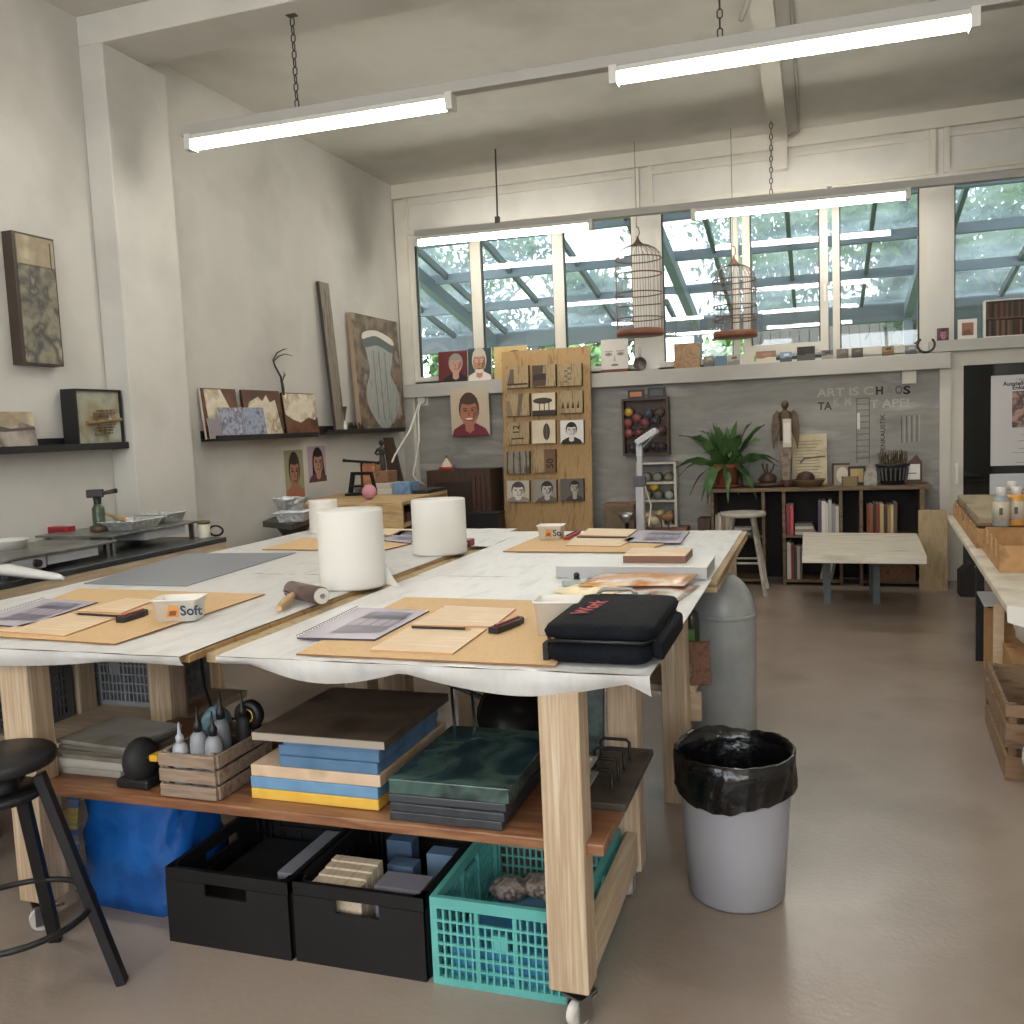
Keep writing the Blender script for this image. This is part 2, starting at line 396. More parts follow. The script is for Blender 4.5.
for i,(x,y,z0,rx,rzz,zc,n,ls,k,lb) in enumerate((
  (-10.6,18,2.6,3.2,2.8,5.6,7290,.12,1,'leftmost of the trees'),
  (-9.2,23.5,2.6,2.9,1.9,5.0,4860,.12,2,'darker crown right behind the leftmost one'),
  (-4.4,18.5,2.6,1.2,.9,3.7,1822,.12,2,'low crown below the bright sky'),
  (-1.9,23.5,2.6,3.2,3.4,7.4,9315,.12,1,'behind the right hanging bird cage'),
  (1.6,18.5,2.6,2.1,2.8,5.2,8505,.12,0,'behind the window with a handle'),
  (4.6,23.5,2.6,2.9,3.6,7.0,9315,.12,2,'right behind the brightest one'),
  (6.1,18.0,2.6,2.3,2.9,5.4,8505,.12,1,'behind the rightmost window'))):
    tree('leafy_tree',tl+lb,x,y,z0,rx,rzz,zc,n,ls,LEAF[k],'trees beyond the lean-to roof')
for i,(x,k,lb) in enumerate(((-9.2,1,'bright green bush seen at the bottom of the leftmost window'),(-6.2,1,'bright green bush behind the plywood panel top'),(-4.1,1,'green bush behind the face picture on the sill'),(-1.5,1,'pale green bush below the right bird cage'),(2.6,0,'dark green bush at the lower right of the glazing'))):
    tree('round_bush',lb,x,17,.3,.95,1.0,2.2,2632,.12,LEAF[k],'bushes outside the windows',False)
r = T('neighbour_house','low house with a clay tiled roof outside beyond the bushes','house',(1.2,25,-.02))
m = MB(); m.box((-1.6,25,-.02),(4.2,29,3.2),P('4a453c',.9)); part(m,'wall',r)
m = MB(); m.obox((-1.9,24.65,2.93),(6.4,0,0),(0,2.6,1.72),(0,-.02,.03),P('2a2722',.9)); tm = mat('roof_tile',['2e2b26','403b32','211f1b'],.8,scale=14)
for i in range(9):
    for j in range(26):
        x = -1.9+j*.245; y = 24.7+i*.26; z = 3.0+i*.17
        m.obox((x,y,z),(.225,0,0),(0,.3,.2),(0,-.03,.05),tm)
part(m,'roof',r)
# ---------------------------------------------------------------- sky and daylight
w = bpy.data.worlds.new('sky'); S.world = w; w.use_nodes = True
bg = w.node_tree.nodes['Background']; bg.inputs[0].default_value = (.92,.96,1.0,1); bg.inputs[1].default_value = SKY
def portal(loc, rot, sx, sy):
    l = bpy.data.lights.new('window_daylight','AREA'); l.shape='RECTANGLE'; l.size=sx; l.size_y=sy; l.cycles.is_portal=True
    o = bpy.data.objects.new('window_daylight', l); COL.objects.link(o); o.location = loc; o.rotation_euler = rot
portal((-.3,-3.15,2.4),(radians(90),0,0),6.3,1.8)
portal((-.6,9.2,2.8),(radians(-90),0,0),7.1,1.5)
# ---------------------------------------------------------------- fluorescent lamp rows
TUBE = mat('lamp_glow','fff9ef',.4,emit=TUBE_L)
LWH = P('c9c7c0',.45); RAILM = P('a3a19b',.5); CHN = P('4a463f',.5,metal=.6)
def lamp_row(Y, z, x0, x1, tubes, chains, label, group='rows of fluorescent strip lamps', ztop=ZC):
    r = T('strip_lamp_row',label,'ceiling lamp',((x0+x1)/2,Y,z),group)
    m = MB(); m.box((x0,Y-.035,z+.055),(x1,Y+.035,z+.105),RAILM); m.box((x0,Y-.012,z+.105),(x1,Y+.012,z+.12),RAILM); part(m,'mounting_rail',r)
    for a,b in tubes:
        m = MB(); m.prism([(a,Y-.04,z+.026),(a,Y-.03,z+.06),(a,Y+.03,z+.06),(a,Y+.04,z+.026)],(b-a,0,0),LWH); h = part(m,'lamp_housing',r)
        m = MB(); m.lathe([(.0,0),(.027,0),(.027,b-a-.06),(0,b-a-.06)],(0,0,0),TUBE,14)
        m.v = [Vector((a+.03+v.z, Y+v.x, z+v.y+.0)) for v in m.v]; part(m,'lamp_tube',h)
        for e0,e1 in ((a-.01,a+.03),(b-.03,b+.01)): m = MB(); m.box((e0,Y-.04,z-.03),(e1,Y+.04,z+.06),LWH); part(m,'end_cap',h)
    for x,kind in chains:
        m = MB(); zt = ztop
        if kind == 'chain':
            n = int((zt-z-.12)/.045)
            for i in range(n):
                zz = z+.12+.045*(i+.5); a = .012; dx,dy = ((a,0),(0,a))[i%2]
                m.tube([(x-dx,Y-dy,zz-.014),(x-dx,Y-dy,zz+.014),(x,Y,zz+.027),(x+dx,Y+dy,zz+.014),(x+dx,Y+dy,zz-.014),(x,Y,zz-.027)],.004,CHN,5,True)
            m.box((x-.03,Y-.02,zt-.02),(x+.03,Y+.02,zt),CHN)
        else: m.cyl((x,Y,z+.11),(x,Y,zt),.008,.008,CHN,6); m.box((x-.02,Y-.02,z+.1),(x+.02,Y+.02,z+.17),CHN)
        part(m,'chain' if kind=='chain' else 'hanger_rod',r)
    return r
r1 = lamp_row(4.83,3.30,-3.62,3.2,[(-3.58,-1.87),(-.985,.705)],[(-2.83,'chain'),(-.44,'chain')],'front row of two fluorescent strip lamps hung on chains below the beam',ztop=3.945)
m = MB(); m.tube([(-.4,4.83,3.94),(-.28,4.8,3.86),(-.24,4.82,3.7),(-.34,4.83,3.48)],.012,P('b4b0a6'),6); part(m,'power_cable',r1)
r2 = lamp_row(8.3,3.30,-3.66,3.2,[(-3.65,-1.92),(-1.02,.72)],[(-2.82,'rod'),(-.36,'chain')],'far row of fluorescent strip lamps hung in front of the windows')
r1.rotation_euler.y=.006; r2.rotation_euler.y=.015
lamp_row(1.36,3.36,-3.62,3.2,[(-3.6,-1.89),(-1.0,.69)],[(-2.83,'chain'),(-.44,'chain')],'row of fluorescent strip lamps above the viewer, reflected in the windows')
lamp_row(-1.6,3.36,-3.62,3.2,[(-3.6,-1.89),(-1.0,.69)],[(-2.83,'chain'),(-.44,'chain')],'rearmost row of fluorescent strip lamps behind the viewer')
# ================================================================ work tables
TZ = .945; PT = .951
def caster(mb_parent, x, y, a=0):
    m = MB(); u = Vector((cos(a),sin(a),0)); v = Vector((-sin(a),cos(a),0)); c = Vector((x,y,0))
    m.obox(c-u*.035-v*.03+Z*.085, u*.07, v*.06, Z*.006, STEEL)
    for s in (-1,1): m.obox(c-u*.02+v*(.02*s-.002)+Z*.02, u*.05, v*.004, Z*.066, STEEL)
    m.obox(c-u*.06-v*.012+Z*.05,u*.05,v*.024,Vector((0,0,.012)),CHROME)
    k = part(m,'caster',mb_parent,label='bright metal caster')
    m = MB(); p = c+u*.01+Z*.036; m.cyl(p-v*.014,p+v*.014,.035,.035,WHITEP,18); part(m,'wheel',k)
tA = T('work_table','near right pine work table with brown lower shelf, on casters','table',(-1.2,2.5,0),'paper covered work tables pushed together')
m = MB(); m.box((-1.60,2.15,.922),(-.40,3.44,TZ),W_PLY); part(m,'tabletop',tA)
for x0,x1,y0,y1 in ((-.672,-.566,2.13,2.22),(-2.445,-2.33,2.15,2.24),(-.65,-.555,2.8,2.89),(-2.44,-2.34,2.8,2.89)):
    m = MB(); m.box((x0,y0,.105),(x1,y1,.922),W_PINE); part(m,'leg',tA,.004)
m = MB(); m.box((-2.36,2.155,.467),(-.52,2.84,.497),W_SHELF); part(m,'shelf',tA,.004)
for x in (-.6,-2.42):
    m = MB(); m.box((x,2.22,.125),(x+.035,2.8,.35 if x<-1 else .24),W_PINEY); part(m,'side_rail',tA,.003)
m = MB(); m.box((-.64,2.22,.40),(-.6,2.8,.472),W_PINEY); part(m,'side_rail',tA,.003)
m = MB(); m.box((-2.4,2.84,.78),(-.6,2.87,.9),W_BROWN); part(m,'apron',tA)
caster(tA,-.6,2.17,-2.0); caster(tA,-.61,2.86,-1.4); caster(tA,-2.39,2.19,-2.2); caster(tA,-2.39,2.85,-1.7)
def plain_table(name,label,x0,x1,y0,y1,legs,topm,shelf=None,extra=None):
    t = T(name,label,'table',((x0+x1)/2,(y0+y1)/2,0),'paper covered work tables pushed together')
    m = MB(); m.box((x0,y0,.922 if y0<3 else .90),(x1,y1,TZ),topm); part(m,'tabletop',t,.003)
    for lx,ly in legs:
        m = MB(); m.box((lx,ly,0),(lx+.1,ly+.1,.9),W_PINE); part(m,'leg',t,.004)
    if shelf:
        a,b,c,d,z = shelf; m = MB(); m.box((a,c,z-.03),(b,d,z),W_PINEX); part(m,'under_shelf',t,.003)
    return t
tB = plain_table('work_table','near left pine work table holding a grey mat and a board',-3.09,-1.70,2.125,3.44,((-3.075,3.0),(-2.6,3.0),(-3.05,2.3),(-1.82,3.2)),W_PLY,(-3.2,-2.46,2.7,3.45,.42))
m = MB(); m.box((-1.7,2.2,.905),(-1.605,3.44,.932),W_BOARD); part(m,'seam_board',tB)
tC = plain_table('work_table','far right pine work table with laminated top edge',-1.60,-.365,3.45,5.0,((-.61,3.6),(-1.5,3.6),(-.52,4.85),(-1.5,4.85)),W_PLYE,(-1.5,-.49,3.72,4.04,.46))
m = MB(); m.box((-1.4,3.56,.6),(-.615,3.6,.68),P('3a3a3c',.6)); part(m,'apron',tC,label='dark grey apron')
m = MB(); m.box((-.58,3.72,.31),(-.47,3.76,.429),W_PINEX); part(m,'shelf_bracket',tC,.003)
tD = plain_table('work_table','far left pine work table with a paper roll standing on it',-3.09,-1.70,3.45,5.15,((-3.05,3.6),(-1.85,3.6),(-3.05,4.95),(-1.85,4.95)),W_PLY)
m = MB(); m.box((-1.70,3.45,.90),(-1.60,5.0,.932),W_BOARD); part(m,'seam_board',tD)
def paper(label, x0,x1,y0,y1, front=None, right=0):
    m = MB(); nx, ny = 40, 10; vs = []; fs = []
    rnd = random.Random(int(abs(x0)*100+y0*10))
    for j in range(ny+1):
        for i in range(nx+1):
            vs.append((x0+(x1-x0)*i/nx, y0+(y1-y0)*j/ny, TZ+.003+rnd.uniform(0,.0025)))
    fs = [(j*(nx+1)+i, j*(nx+1)+i+1, (j+1)*(nx+1)+i+1, (j+1)*(nx+1)+i) for j in range(ny) for i in range(nx)]
    m.add(vs,fs,PAPER,True)
    if front:
        fv = []; 
        for k in range(4):
            for i in range(nx+1):
                t = i/nx; d = front(t)
                fv.append((x0+(x1-x0)*t, y0-.006-.003*sin(t*23+k)+.008*k*k/3, TZ+.004-d*k/3))
        m.add(fv,[(k*(nx+1)+i,(k+1)*(nx+1)+i,(k+1)*(nx+1)+i+1,k*(nx+1)+i+1) for k in range(3) for i in range(nx)],PAPER,True)
    o = solo(m,'paper_cover',label,'paper','white paper covers on the work tables')
    return o
paper('white paper sheet over the near right table, wavy front hem hanging down',-1.60,-.385,2.115,3.46,lambda t: .026+.042*max(0,sin((t-.08)*pi/.38))*(t<.46)+.046*max(0,sin((t-.46)*pi/.5))*(t>=.46)*(t<.96)+.03*max(0,(t-.95)/.05))
paper('white paper sheet over the near left table under a grey mat',-3.1,-1.705,2.09,3.46,lambda t: .03+.03*max(0,sin((t-.2)*pi/.6))*(t>.2)*(t<.8))
paper('white paper sheet over the far right table beside the plywood edge',-1.60,-.39,3.465,5.0)
paper('white paper sheet over the far left table below the standing rolls',-3.1,-1.705,3.465,5.15)
paper('narrow white paper strip bridging the seam of the far tables',-1.704,-1.601,4.36,5.0)
# ---------------------------------------------------------------- flat things on the tables
def slab(name,label,cat,quad,z,t,m_top,m_side=None,group=None,bevel=0):
    m = MB(); q = [pz(x,y,z) for x,y in quad]; m.prism(q,(0,0,t),m_top,m_side)
    return solo(m,name,label,cat,group,bevel)
z0 = PT+.001
G='kraft work boards on the tables'
EDGE = P('8a5f3a',.7)
slab('kraft_board','kraft board at the near right place, black bag on its corner','board',[(296,655),(405,598),(592,603),(556,667)],z0,.004,W_KRAFT,EDGE,G)
slab('kraft_board','kraft board at the near left place under the Soft tub','board',[(-40,635),(115.5,645),(265,595),(80,589)],z0,.004,W_KRAFT,EDGE,G)
slab('kraft_board','kraft board at the far left place behind the paper rolls','board',[(262,550),(382,551),(412,544),(303,538)],z0,.004,W_KRAFT,EDGE,G)
slab('kraft_board','kraft board at the far right place in front of plywood panel','board',[(503,552),(640,553),(669,543),(545,534)],z0,.004,W_KRAFT,EDGE,G)
z1 = z0+.0045
G='light veneer plates on the kraft boards'
VE = P('c0956a',.6)
for nm,q in (('front plate of the two by the black bag',[(370,651),(408,629),(487,630),(453,655)]),('rear plate of the two by the black bag',[(411,626),(446,607),(516,610),(493,628)]),
             ('front plate beside the Soft tub',[(-5,632),(65,637),(121,617),(70,615)]),('rear plate beside the Soft tub',[(76,612),(122,614),(155,601),(127,599)]),
             ('front plate of the far right place',[(566,546),(620,547),(636,538.5),(575,537.5)]),('rear plate of the far right place',[(580,536),(627,537),(639,530),(589,529)]),
             ('pale plate behind the near paper roll',[(378,535),(409,537),(420,530),(384,529)])):
    slab('veneer_plate','thin light wood '+nm,'wood plate',q,z1,.005,W_LIGHT,VE,G)
z2 = z1
def notebook(label,q,z=z2,holes=True,inner=True):
    m = MB(); c = [pz(x,y,z) for x,y in q]; m.prism(c,(0,0,.005),P('bdb7c4',.25),P('3a3440',.5))
    r = solo(m,'spiral_notebook',label,'notebook','spiral notebooks at the work places')
    if inner:
        a,b,cc,d = [v+Z*.0056 for v in c]
        def at(u,v): return (a*(1-u)+d*u)*(1-v)+(b*(1-u)+cc*u)*v
        m = MB(); m.flat([at(.3,.14),at(.92,.2),at(.88,.88),at(.3,.88)],P('6d6a7a',.3))
        m.v = [v for v in m.v]
        for u0,u1,v0,v1,cl in ((.32,.88,.4,.62,'a9a0ae'),(.32,.9,.64,.72,'56525f'),(.4,.8,.76,.86,'8286a0'),(.33,.6,.2,.36,'77717f')):
            m.flat([p+Z*.0004 for p in (at(u0,v0),at(u1,v0),at(u1,v1),at(u0,v1))],P(cl,.3))
        for uu in (.45,.6,.75): m.flat([p+Z*.0008 for p in (at(uu,.4),at(uu+.02,.4),at(uu+.02,.62),at(uu,.62))],P('5e5866',.3))
        part(m,'printed_photo',r)
    if holes:
        m = MB(); a,b,cc,d = c
        for i in range(24):
            p = a+(b-a)*((i+.5)/24)+Z*.003; e = (d-a).normalized()
            m.tube([p-e*.002-Z*.001,p-e*.006+Z*.004,p-e*.001+Z*.009,p+e*.005+Z*.006],.0012,P('6a6670',.4),4)
        part(m,'wire_binding',r)
    return r
notebook('spiral notebook with grey photo, near right place',[(297,639),(358,609),(429,612),(375,641)],z1)
notebook('spiral notebook with dark photo at the left edge',[(-30,624),(45,600),(98,603),(22,628)],z1)
notebook('spiral notebook with dark photo at the far right place',[(624,542.5),(638,531),(690,532),(680,544)],z1)
notebook('spiral notebook half hidden between the two paper rolls',[(383,541),(402,531),(420,532),(410,544)],z1)
def pencil(label,a,b,z):
    a,b = pz(*a,z),pz(*b,z); d=(b-a).normalized()
    m = MB(); m.cyl(a,b-d*.02,.004,.004,BLK2,6,smooth=False); m.cyl(b-d*.02,b,.004,.0006,P('b08a5c'),6)
    solo(m,'pencil',label,'pencil','black pencils on the veneer plates')
pencil('black pencil between the plates beside the black bag',(412,627),(472,629),z1+.010)
pencil('black pencil across the plates beside the Soft tub',(124,616.5),(74,613.5),z1+.010)
pencil('black pencil between the plates of the far right place',(577,537),(630,537.5),z1+.010)
def cutter(label,a,b,z,w,red):
    a,b = pz(*a,z),pz(*b,z); d=b-a; L=d.length; d.normalize(); s=d.cross(Z).normalized(); zz=w*.55
    R_ = P('a3262c' if red else '8e2a28',.4); K=P('1c1a1c',.5)
    r = T('box_cutter',label,'knife',a+d*L/2,'snap-off knives')
    m = MB(); m.prism([a-s*w*.5+Z*0,a+s*w*.5,a+d*L*.7+s*w*.55,b-d*.01+s*w*.3,b-s*w*.15,a+d*L*.6-s*w*.5],(0,0,zz),R_ if red else K); part(m,'handle',r,.003)
    m = MB(); m.prism([a+d*L*.1-s*w*.2+Z*zz,a+d*L*.1+s*w*.2+Z*zz,a+d*L*.85+s*w*.15+Z*zz,a+d*L*.85-s*w*.1+Z*zz],(0,0,.006),K if red else R_); part(m,'slider',r,.002)
    m = MB(); m.prism([b-s*w*.15+Z*zz*.4,b+s*w*.15+Z*zz*.4,b+d*.03-s*w*.1+Z*zz*.4],(0,0,.0012),STEEL); part(m,'blade',r)
cutter('black and red snap-off knife left of the black bag',(493,634),(523,622),z0+.0045,.035,False)
cutter('black and red snap-off knife pointing at the Soft tub',(120,623),(148,614),z0+.0045,.035,False)
cutter('red snap-off knife beside the far tub',(566,540),(580,532),z0+.0045,.03,True)
m = MB(); p = pz(468,546,PT); m.box(p-Vector((.02,.03,0)),p+Vector((.02,.05,.035)),P('7c1f2a',.5)); m.box(p-Vector((.015,.04,-.01)),p+Vector((.015,-.03,.025)),STEEL); solo(m,'wire_brush','small dark red and metal tool right of the middle paper roll','tool',bevel=.004)
def tub(label,c,w,d,h,rot,text=None,deco=True,tcol='26324a',lettering_off=.45):
    """open rectangular plastic tub with a flared lip"""
    r = T('plastic_tub',label,'tub',c,'white plastic tubs')
    u = Vector((cos(rot),sin(rot),0)); v = Vector((-sin(rot),cos(rot),0)); m = MB(); c=Vector(c)
    def ring(w_,d_,z,rad=.012):
        o=[]
        for sx,sy,a0 in ((1,1,0),(-1,1,pi/2),(-1,-1,pi),(1,-1,1.5*pi)):
            for k in range(4):
                a=a0+k*pi/6; o.append(c+u*(sx*(w_/2-rad)+rad*cos(a))+v*(sy*(d_/2-rad)+rad*sin(a))+Z*z)
        return o
    rings=[ring(w*.84,d*.8,0),ring(w*.97,d*.95,h*.93),ring(w*1.05,d*1.05,h*.95),ring(w*1.05,d*1.05,h),ring(w*.94,d*.92,h*.99),ring(w*.8,d*.76,.006)]
    vs=[p for g in rings for p in g]; n=16
    m.add(vs,[(j*n+i,j*n+(i+1)%n,(j+1)*n+(i+1)%n,(j+1)*n+i) for j in range(5) for i in range(n)],WHITEP,True)
    m.add(vs,[list(range(n))[::-1],list(range(5*n,6*n))],WHITEP); part(m,'container',r)
    def face(x,z):  # point on the sloped front face
        t=z/h; dd=d*(.8+.15*t)/2; return c+u*(x*w)-v*(dd+.0012)+Z*z
    fu=u; fv=(face(0,h)-face(0,0)).normalized()
    if deco:
        m = MB(); m.flat([face(-.2,h*.2),face(.08,h*.2),face(.1,h*.7),face(-.12,h*.75)],P('c98a4a',.5)); m.flat([face(-.14,h*.28)-v*.0006,face(.02,h*.28)-v*.0006,face(.05,h*.5)-v*.0006,face(-.1,h*.5)-v*.0006],P('7a4c2c',.5)); part(m,'printed_label',r,label='orange printed patch')
    if text:
        m = MB(); m.text(text,face(lettering_off-.33,h*.28)-v*.001,fu,fv,h*.62,P(tcol,.5),.02); part(m,'lettering',r)
    return r
tub('white plastic tub with the word Soft on the near left board',pz(171,622,z0+.005)+Vector((.0,.05,0)),.155,.11,.075,.3,'Soft')
tub('white plastic tub with small dark print on the far right board',pz(549,540,z0+.005)+Vector((0,.05,0)),.135,.11,.075,.08,'So',True)
tub('white plastic tub half hidden left of the black bag',pz(548,636,z0+.005)+Vector((.02,.05,0)),.13,.11,.1,.1,'S',False)
# grey translucent mat
slab('grey_mat','flat grey mat lying on the near left table','mat',[(84,584),(186,586.5),(296,553),(186,554)],PT,.003,P('868b92',.35))
# paper rolls
def roll(label,c,r_,h,core=.034,flap=None):
    t = T('paper_roll',label,'paper roll',c,'paper rolls on the tables'); c=Vector(c); m=MB()
    m.lathe([(core,h*.985),(core,.001),(r_,.0),(r_*1.005,.01),(r_*1.0,h*.5),(r_*.995,h-.008),(r_*.985,h),(core+.004,h*.992)],c,ROLL,48); part(m,'roll_body',t)
    m=MB(); m.lathe([(core*.95,h*.96),(core*.95,.002),(core*.8,.002),(core*.8,h*.96),(core*.95,h*.96)],c,P('a08a6a',.8),24); part(m,'cardboard_core',t)
    if flap:
        m=MB(); a0=flap; vs=[]
        for k in range(6):
            s=k/5; p=c+Vector((cos(a0),sin(a0),0))*(r_+.002+.0*s)+Vector((-sin(a0),cos(a0),0))*0
            x=p+Vector((cos(a0-.9),sin(a0-.9),0))*s*.13
            vs+= [x+Z*.004, x+Z*(.004+h*.28*(1-s)**1.5+.001)]
        m.add(vs,[(2*i,2*i+2,2*i+3,2*i+1) for i in range(5)],ROLL,True); part(m,'loose_end',t)
    return t
roll('big white paper roll, nearest, standing in the table middle',(-1.755,3.205,PT),.129,.305,flap=.25)
roll('big white paper roll standing on the right behind the nearest roll',(-1.77,4.125,PT),.133,.265)
roll('small white paper roll far back by the painted portraits',(-2.92,5.0,PT),.088,.2,flap=-.3)
# brayer
a=pz(292,599,PT); a.z=PT+.036; b=pz(322,606,PT); b.z=PT+.036
r=T('brayer','ink roller with dark rubber drum and wooden handle','roller',(a+b)/2-Z*.036)
m=MB(); m.cyl(a,b,.032,.032,mat('brayer_drum',['5c4c48','6e5d58'],.4,scale=14),24); part(m,'drum',r)
m=MB(); dd=(b-a).normalized()
for e,s in ((a,-1),(b,1)): m=MB(); m.cyl(e+dd*.0*s,e+dd*.006*s,.028,.028,WHITEP,20); m.cyl(e+dd*.006*s,e+dd*.012*s,.009,.009,STEEL,10); part(m,'end_disc',r)
h0=a+dd*.05-Vector((.0,.035,.01)); h1=pz(279,613,PT); h1.z=PT+.016
m=MB(); m.tube([a-dd*.01,a-dd*.01-Vector((0,.04,.0)),h0],.005,STEEL,6); part(m,'fork',r)
m=MB(); m.tube([h0+(h1-h0)*t for t in (0,.2,.5,.8,1)],[.012,.016,.017,.014,.010],mat('brayer_handle',['b08f63','c4a478'],.5,scale=9),12); part(m,'handle',r)
# black bag
r=T('black_bag','black zipped laptop bag with red lettering on the table corner','bag',(-.53,2.36,PT))
def bagbox(x0,x1,y0,y1,z0_,z1_,n=14,bul=.012,top_in=.02):
    m=MB(); vs=[];fs=[]
    zs=[0,.15,.5,.85,1.0]; ins=[.012,0,-.004,.004,top_in]
    k=0; ring=[]
    for zz,i_ in zip(zs,ins):
        pts=[]
        for sx,sy,a0 in ((1,1,0),(-1,1,pi/2),(-1,-1,pi),(1,-1,1.5*pi)):
            for q in range(5):
                a=a0+q*pi/8; rad=.035
                pts.append(((x0+x1)/2+sx*((x1-x0)/2-rad-i_)+rad*cos(a),(y0+y1)/2+sy*((y1-y0)/2-rad-i_)+rad*sin(a),z0_+(z1_-z0_)*zz))
        ring.append(pts)
    n=20; vs=[p for g in ring for p in g]
    fs=[(j*n+i,j*n+(i+1)%n,(j+1)*n+(i+1)%n,(j+1)*n+i) for j in range(4) for i in range(n)]
    fs+=[list(range(n))[::-1]]
    m.add(vs,fs,BAGM,True)
    c=((x0+x1)/2,(y0+y1)/2,z1_+.006); top=vs[-n:]
    m.add(top+[c],[(i,(i+1)%n,n) for i in range(n)],BAGM,True)
    return m
BAGM=mat('bag_fabric',['0b0d12','11141a'],.8,scale=20,bump=.25,bscale=160,spec=.15)
part(bagbox(-.655,-.395,2.165,2.60,PT+.006,PT+.062,bul=0),'body',r)
part(bagbox(-.66,-.385,2.16,2.61,PT+.066,PT+.105,top_in=.03),'flap',r)
m=MB(); pts=[(-.655,2.165),(-.395,2.165),(-.39,2.6),(-.655,2.6)]; m.tube([(x,y,PT+.064) for x,y in [(-.64,2.162),(-.41,2.162),(-.39,2.2),(-.39,2.57),(-.42,2.603),(-.63,2.603),(-.657,2.57),(-.657,2.2)]],.005,P('0b0b0d',.4),6,True); part(m,'zipper',r)
m=MB(); m.obox((-.395,2.2,PT+.02),(.03,0,-.008),(0,.35,0),(0,0,.05),BAGM); part(m,'side_pocket',r,.008)
m=MB(); m.box((-.672,2.19,PT+.0),(-.656,2.23,PT+.05),BLK2); part(m,'strap_loop',r,.003)
RED=P('a02830',.6)
m=MB(); q=pz(586,614,PT+.1125); m.text('Work',(q.x,q.y,PT+.1125),(.1,.99,0),(-.99,.1,0),.062,RED,.035,1.15); part(m,'lettering',r,label='red lettering')
m=MB(); m.tube([(-.61,2.56,PT+.108),(-.6,2.58,PT+.117),(-.52,2.59,PT+.118),(-.5,2.57,PT+.108)],.006,P('8d8a86'),6); part(m,'carry_handle',r)
# packets and slabs on the right
m=MB(); q=[pz(556,578,PT),pz(722,580,PT)]; ys=(q[0].y+q[1].y)/2
m.box((q[0].x,ys,PT),(-.40,ys+.27,PT+.05),P('a9a9a8',.45)); m.box((q[0].x,ys-.004,PT+.046),(-.397,ys+.274,PT+.052),P('dcdcd8',.4))
solo(m,'grey_slab','long pale grey slab lying across the right tables','slab',bevel=.002); YS=ys
m=MB(); zz=PT+.0525; a,b=pz(627,560,zz),pz(688,561,zz); m.box((a.x,YS+.06,zz),(b.x,YS+.26,zz+.028),P('6f4c3c',.6)); m.box((a.x,YS+.06,zz+.028),(b.x,YS+.26,zz+.033),W_LIGHT)
solo(m,'plate_stack','small brown stack with light top on the grey slab','plate stack')
def packet(name,label,quad,z,t,ml,fold=None):
    m=MB(); c=[pz(x,y,z) for x,y in quad]; n=8; vs=[]
    for j in range(n+1):
        for i in range(n+1):
            u,v=i/n,j/n; p=(c[0]*(1-u)+c[1]*u)*(1-v)+(c[3]*(1-u)+c[2]*u)*v
            vs.append(p+Z*(t*(sin(pi*u)*sin(pi*v))**.5*(1+.25*sin(7*u+5*v))+.004))
    m.add(vs,[(j*(n+1)+i,j*(n+1)+i+1,(j+1)*(n+1)+i+1,(j+1)*(n+1)+i) for j in range(n) for i in range(n)],ml,True)
    bot=[v.copy() for v in vs]; 
    for v in bot: v.z=z
    m.add(bot,[(j*(n+1)+i,(j+1)*(n+1)+i,(j+1)*(n+1)+i+1,j*(n+1)+i+1) for j in range(n) for i in range(n)],ml)
    idx=[i for i in range(n+1)]+[j*(n+1)+n for j in range(1,n+1)]+[n*(n+1)+i for i in range(n-1,-1,-1)]+[j*(n+1) for j in range(n-1,0,-1)]
    k=len(idx); rim=[vs[i] for i in idx]+[bot[i] for i in idx]
    m.add(rim,[(i,k+i,k+(i+1)%k,(i+1)%k) for i in range(k)],ml)
    return solo(m,name,label,'packet','packets behind the black bag')
PKO=mat('packet_orange',['b97b3c','c48a4e','d9c7b0','b4743a'],.22,scale=3.5,pos=[.35,.5,.58,.66]); PKY=mat('packet_cream',['d8c294','e4d2a8','c7ab78'],.35,scale=7); PKB=mat('packet_brown',['8a5a40','a07a64','c9bdb2','7c4e36'],.22,scale=5)  # pale patches of the orange packet are glare painted into its colour
packet('clear_packet','crumpled clear packet of brown sheets at the table edge',[(600,600),(676,604),(700,586),(632,583)],PT,.012,PKB)
packet('cream_packet','cream paper packet directly behind the black bag',[(553,592),(596,600),(648,590),(600,582)],PT+.0,.02,PKY)
packet('orange_packet','shiny orange packet with painted white glare in front of the grey slab',[(578,586),(684,586),(698,575),(604,574)],PT+.022,.012,PKO)
m=MB(); a=pz(562,586,PT); m.box(a,a+Vector((.09,.06,.022)),P('9aa39e',.35)); m.cyl(a+Vector((.05,.03,.022)),a+Vector((.05,.03,.03)),.012,.010,BLK,12); m.ball(a+Vector((.05,.03,.036)),.012,BLK,10,6); solo(m,'hole_punch','small grey tool with a black knob left of the packets','tool',bevel=.003)
# ================================================================ on the lower shelf
SZ=.4975
def zs(x,y): return pz(x,y,SZ)
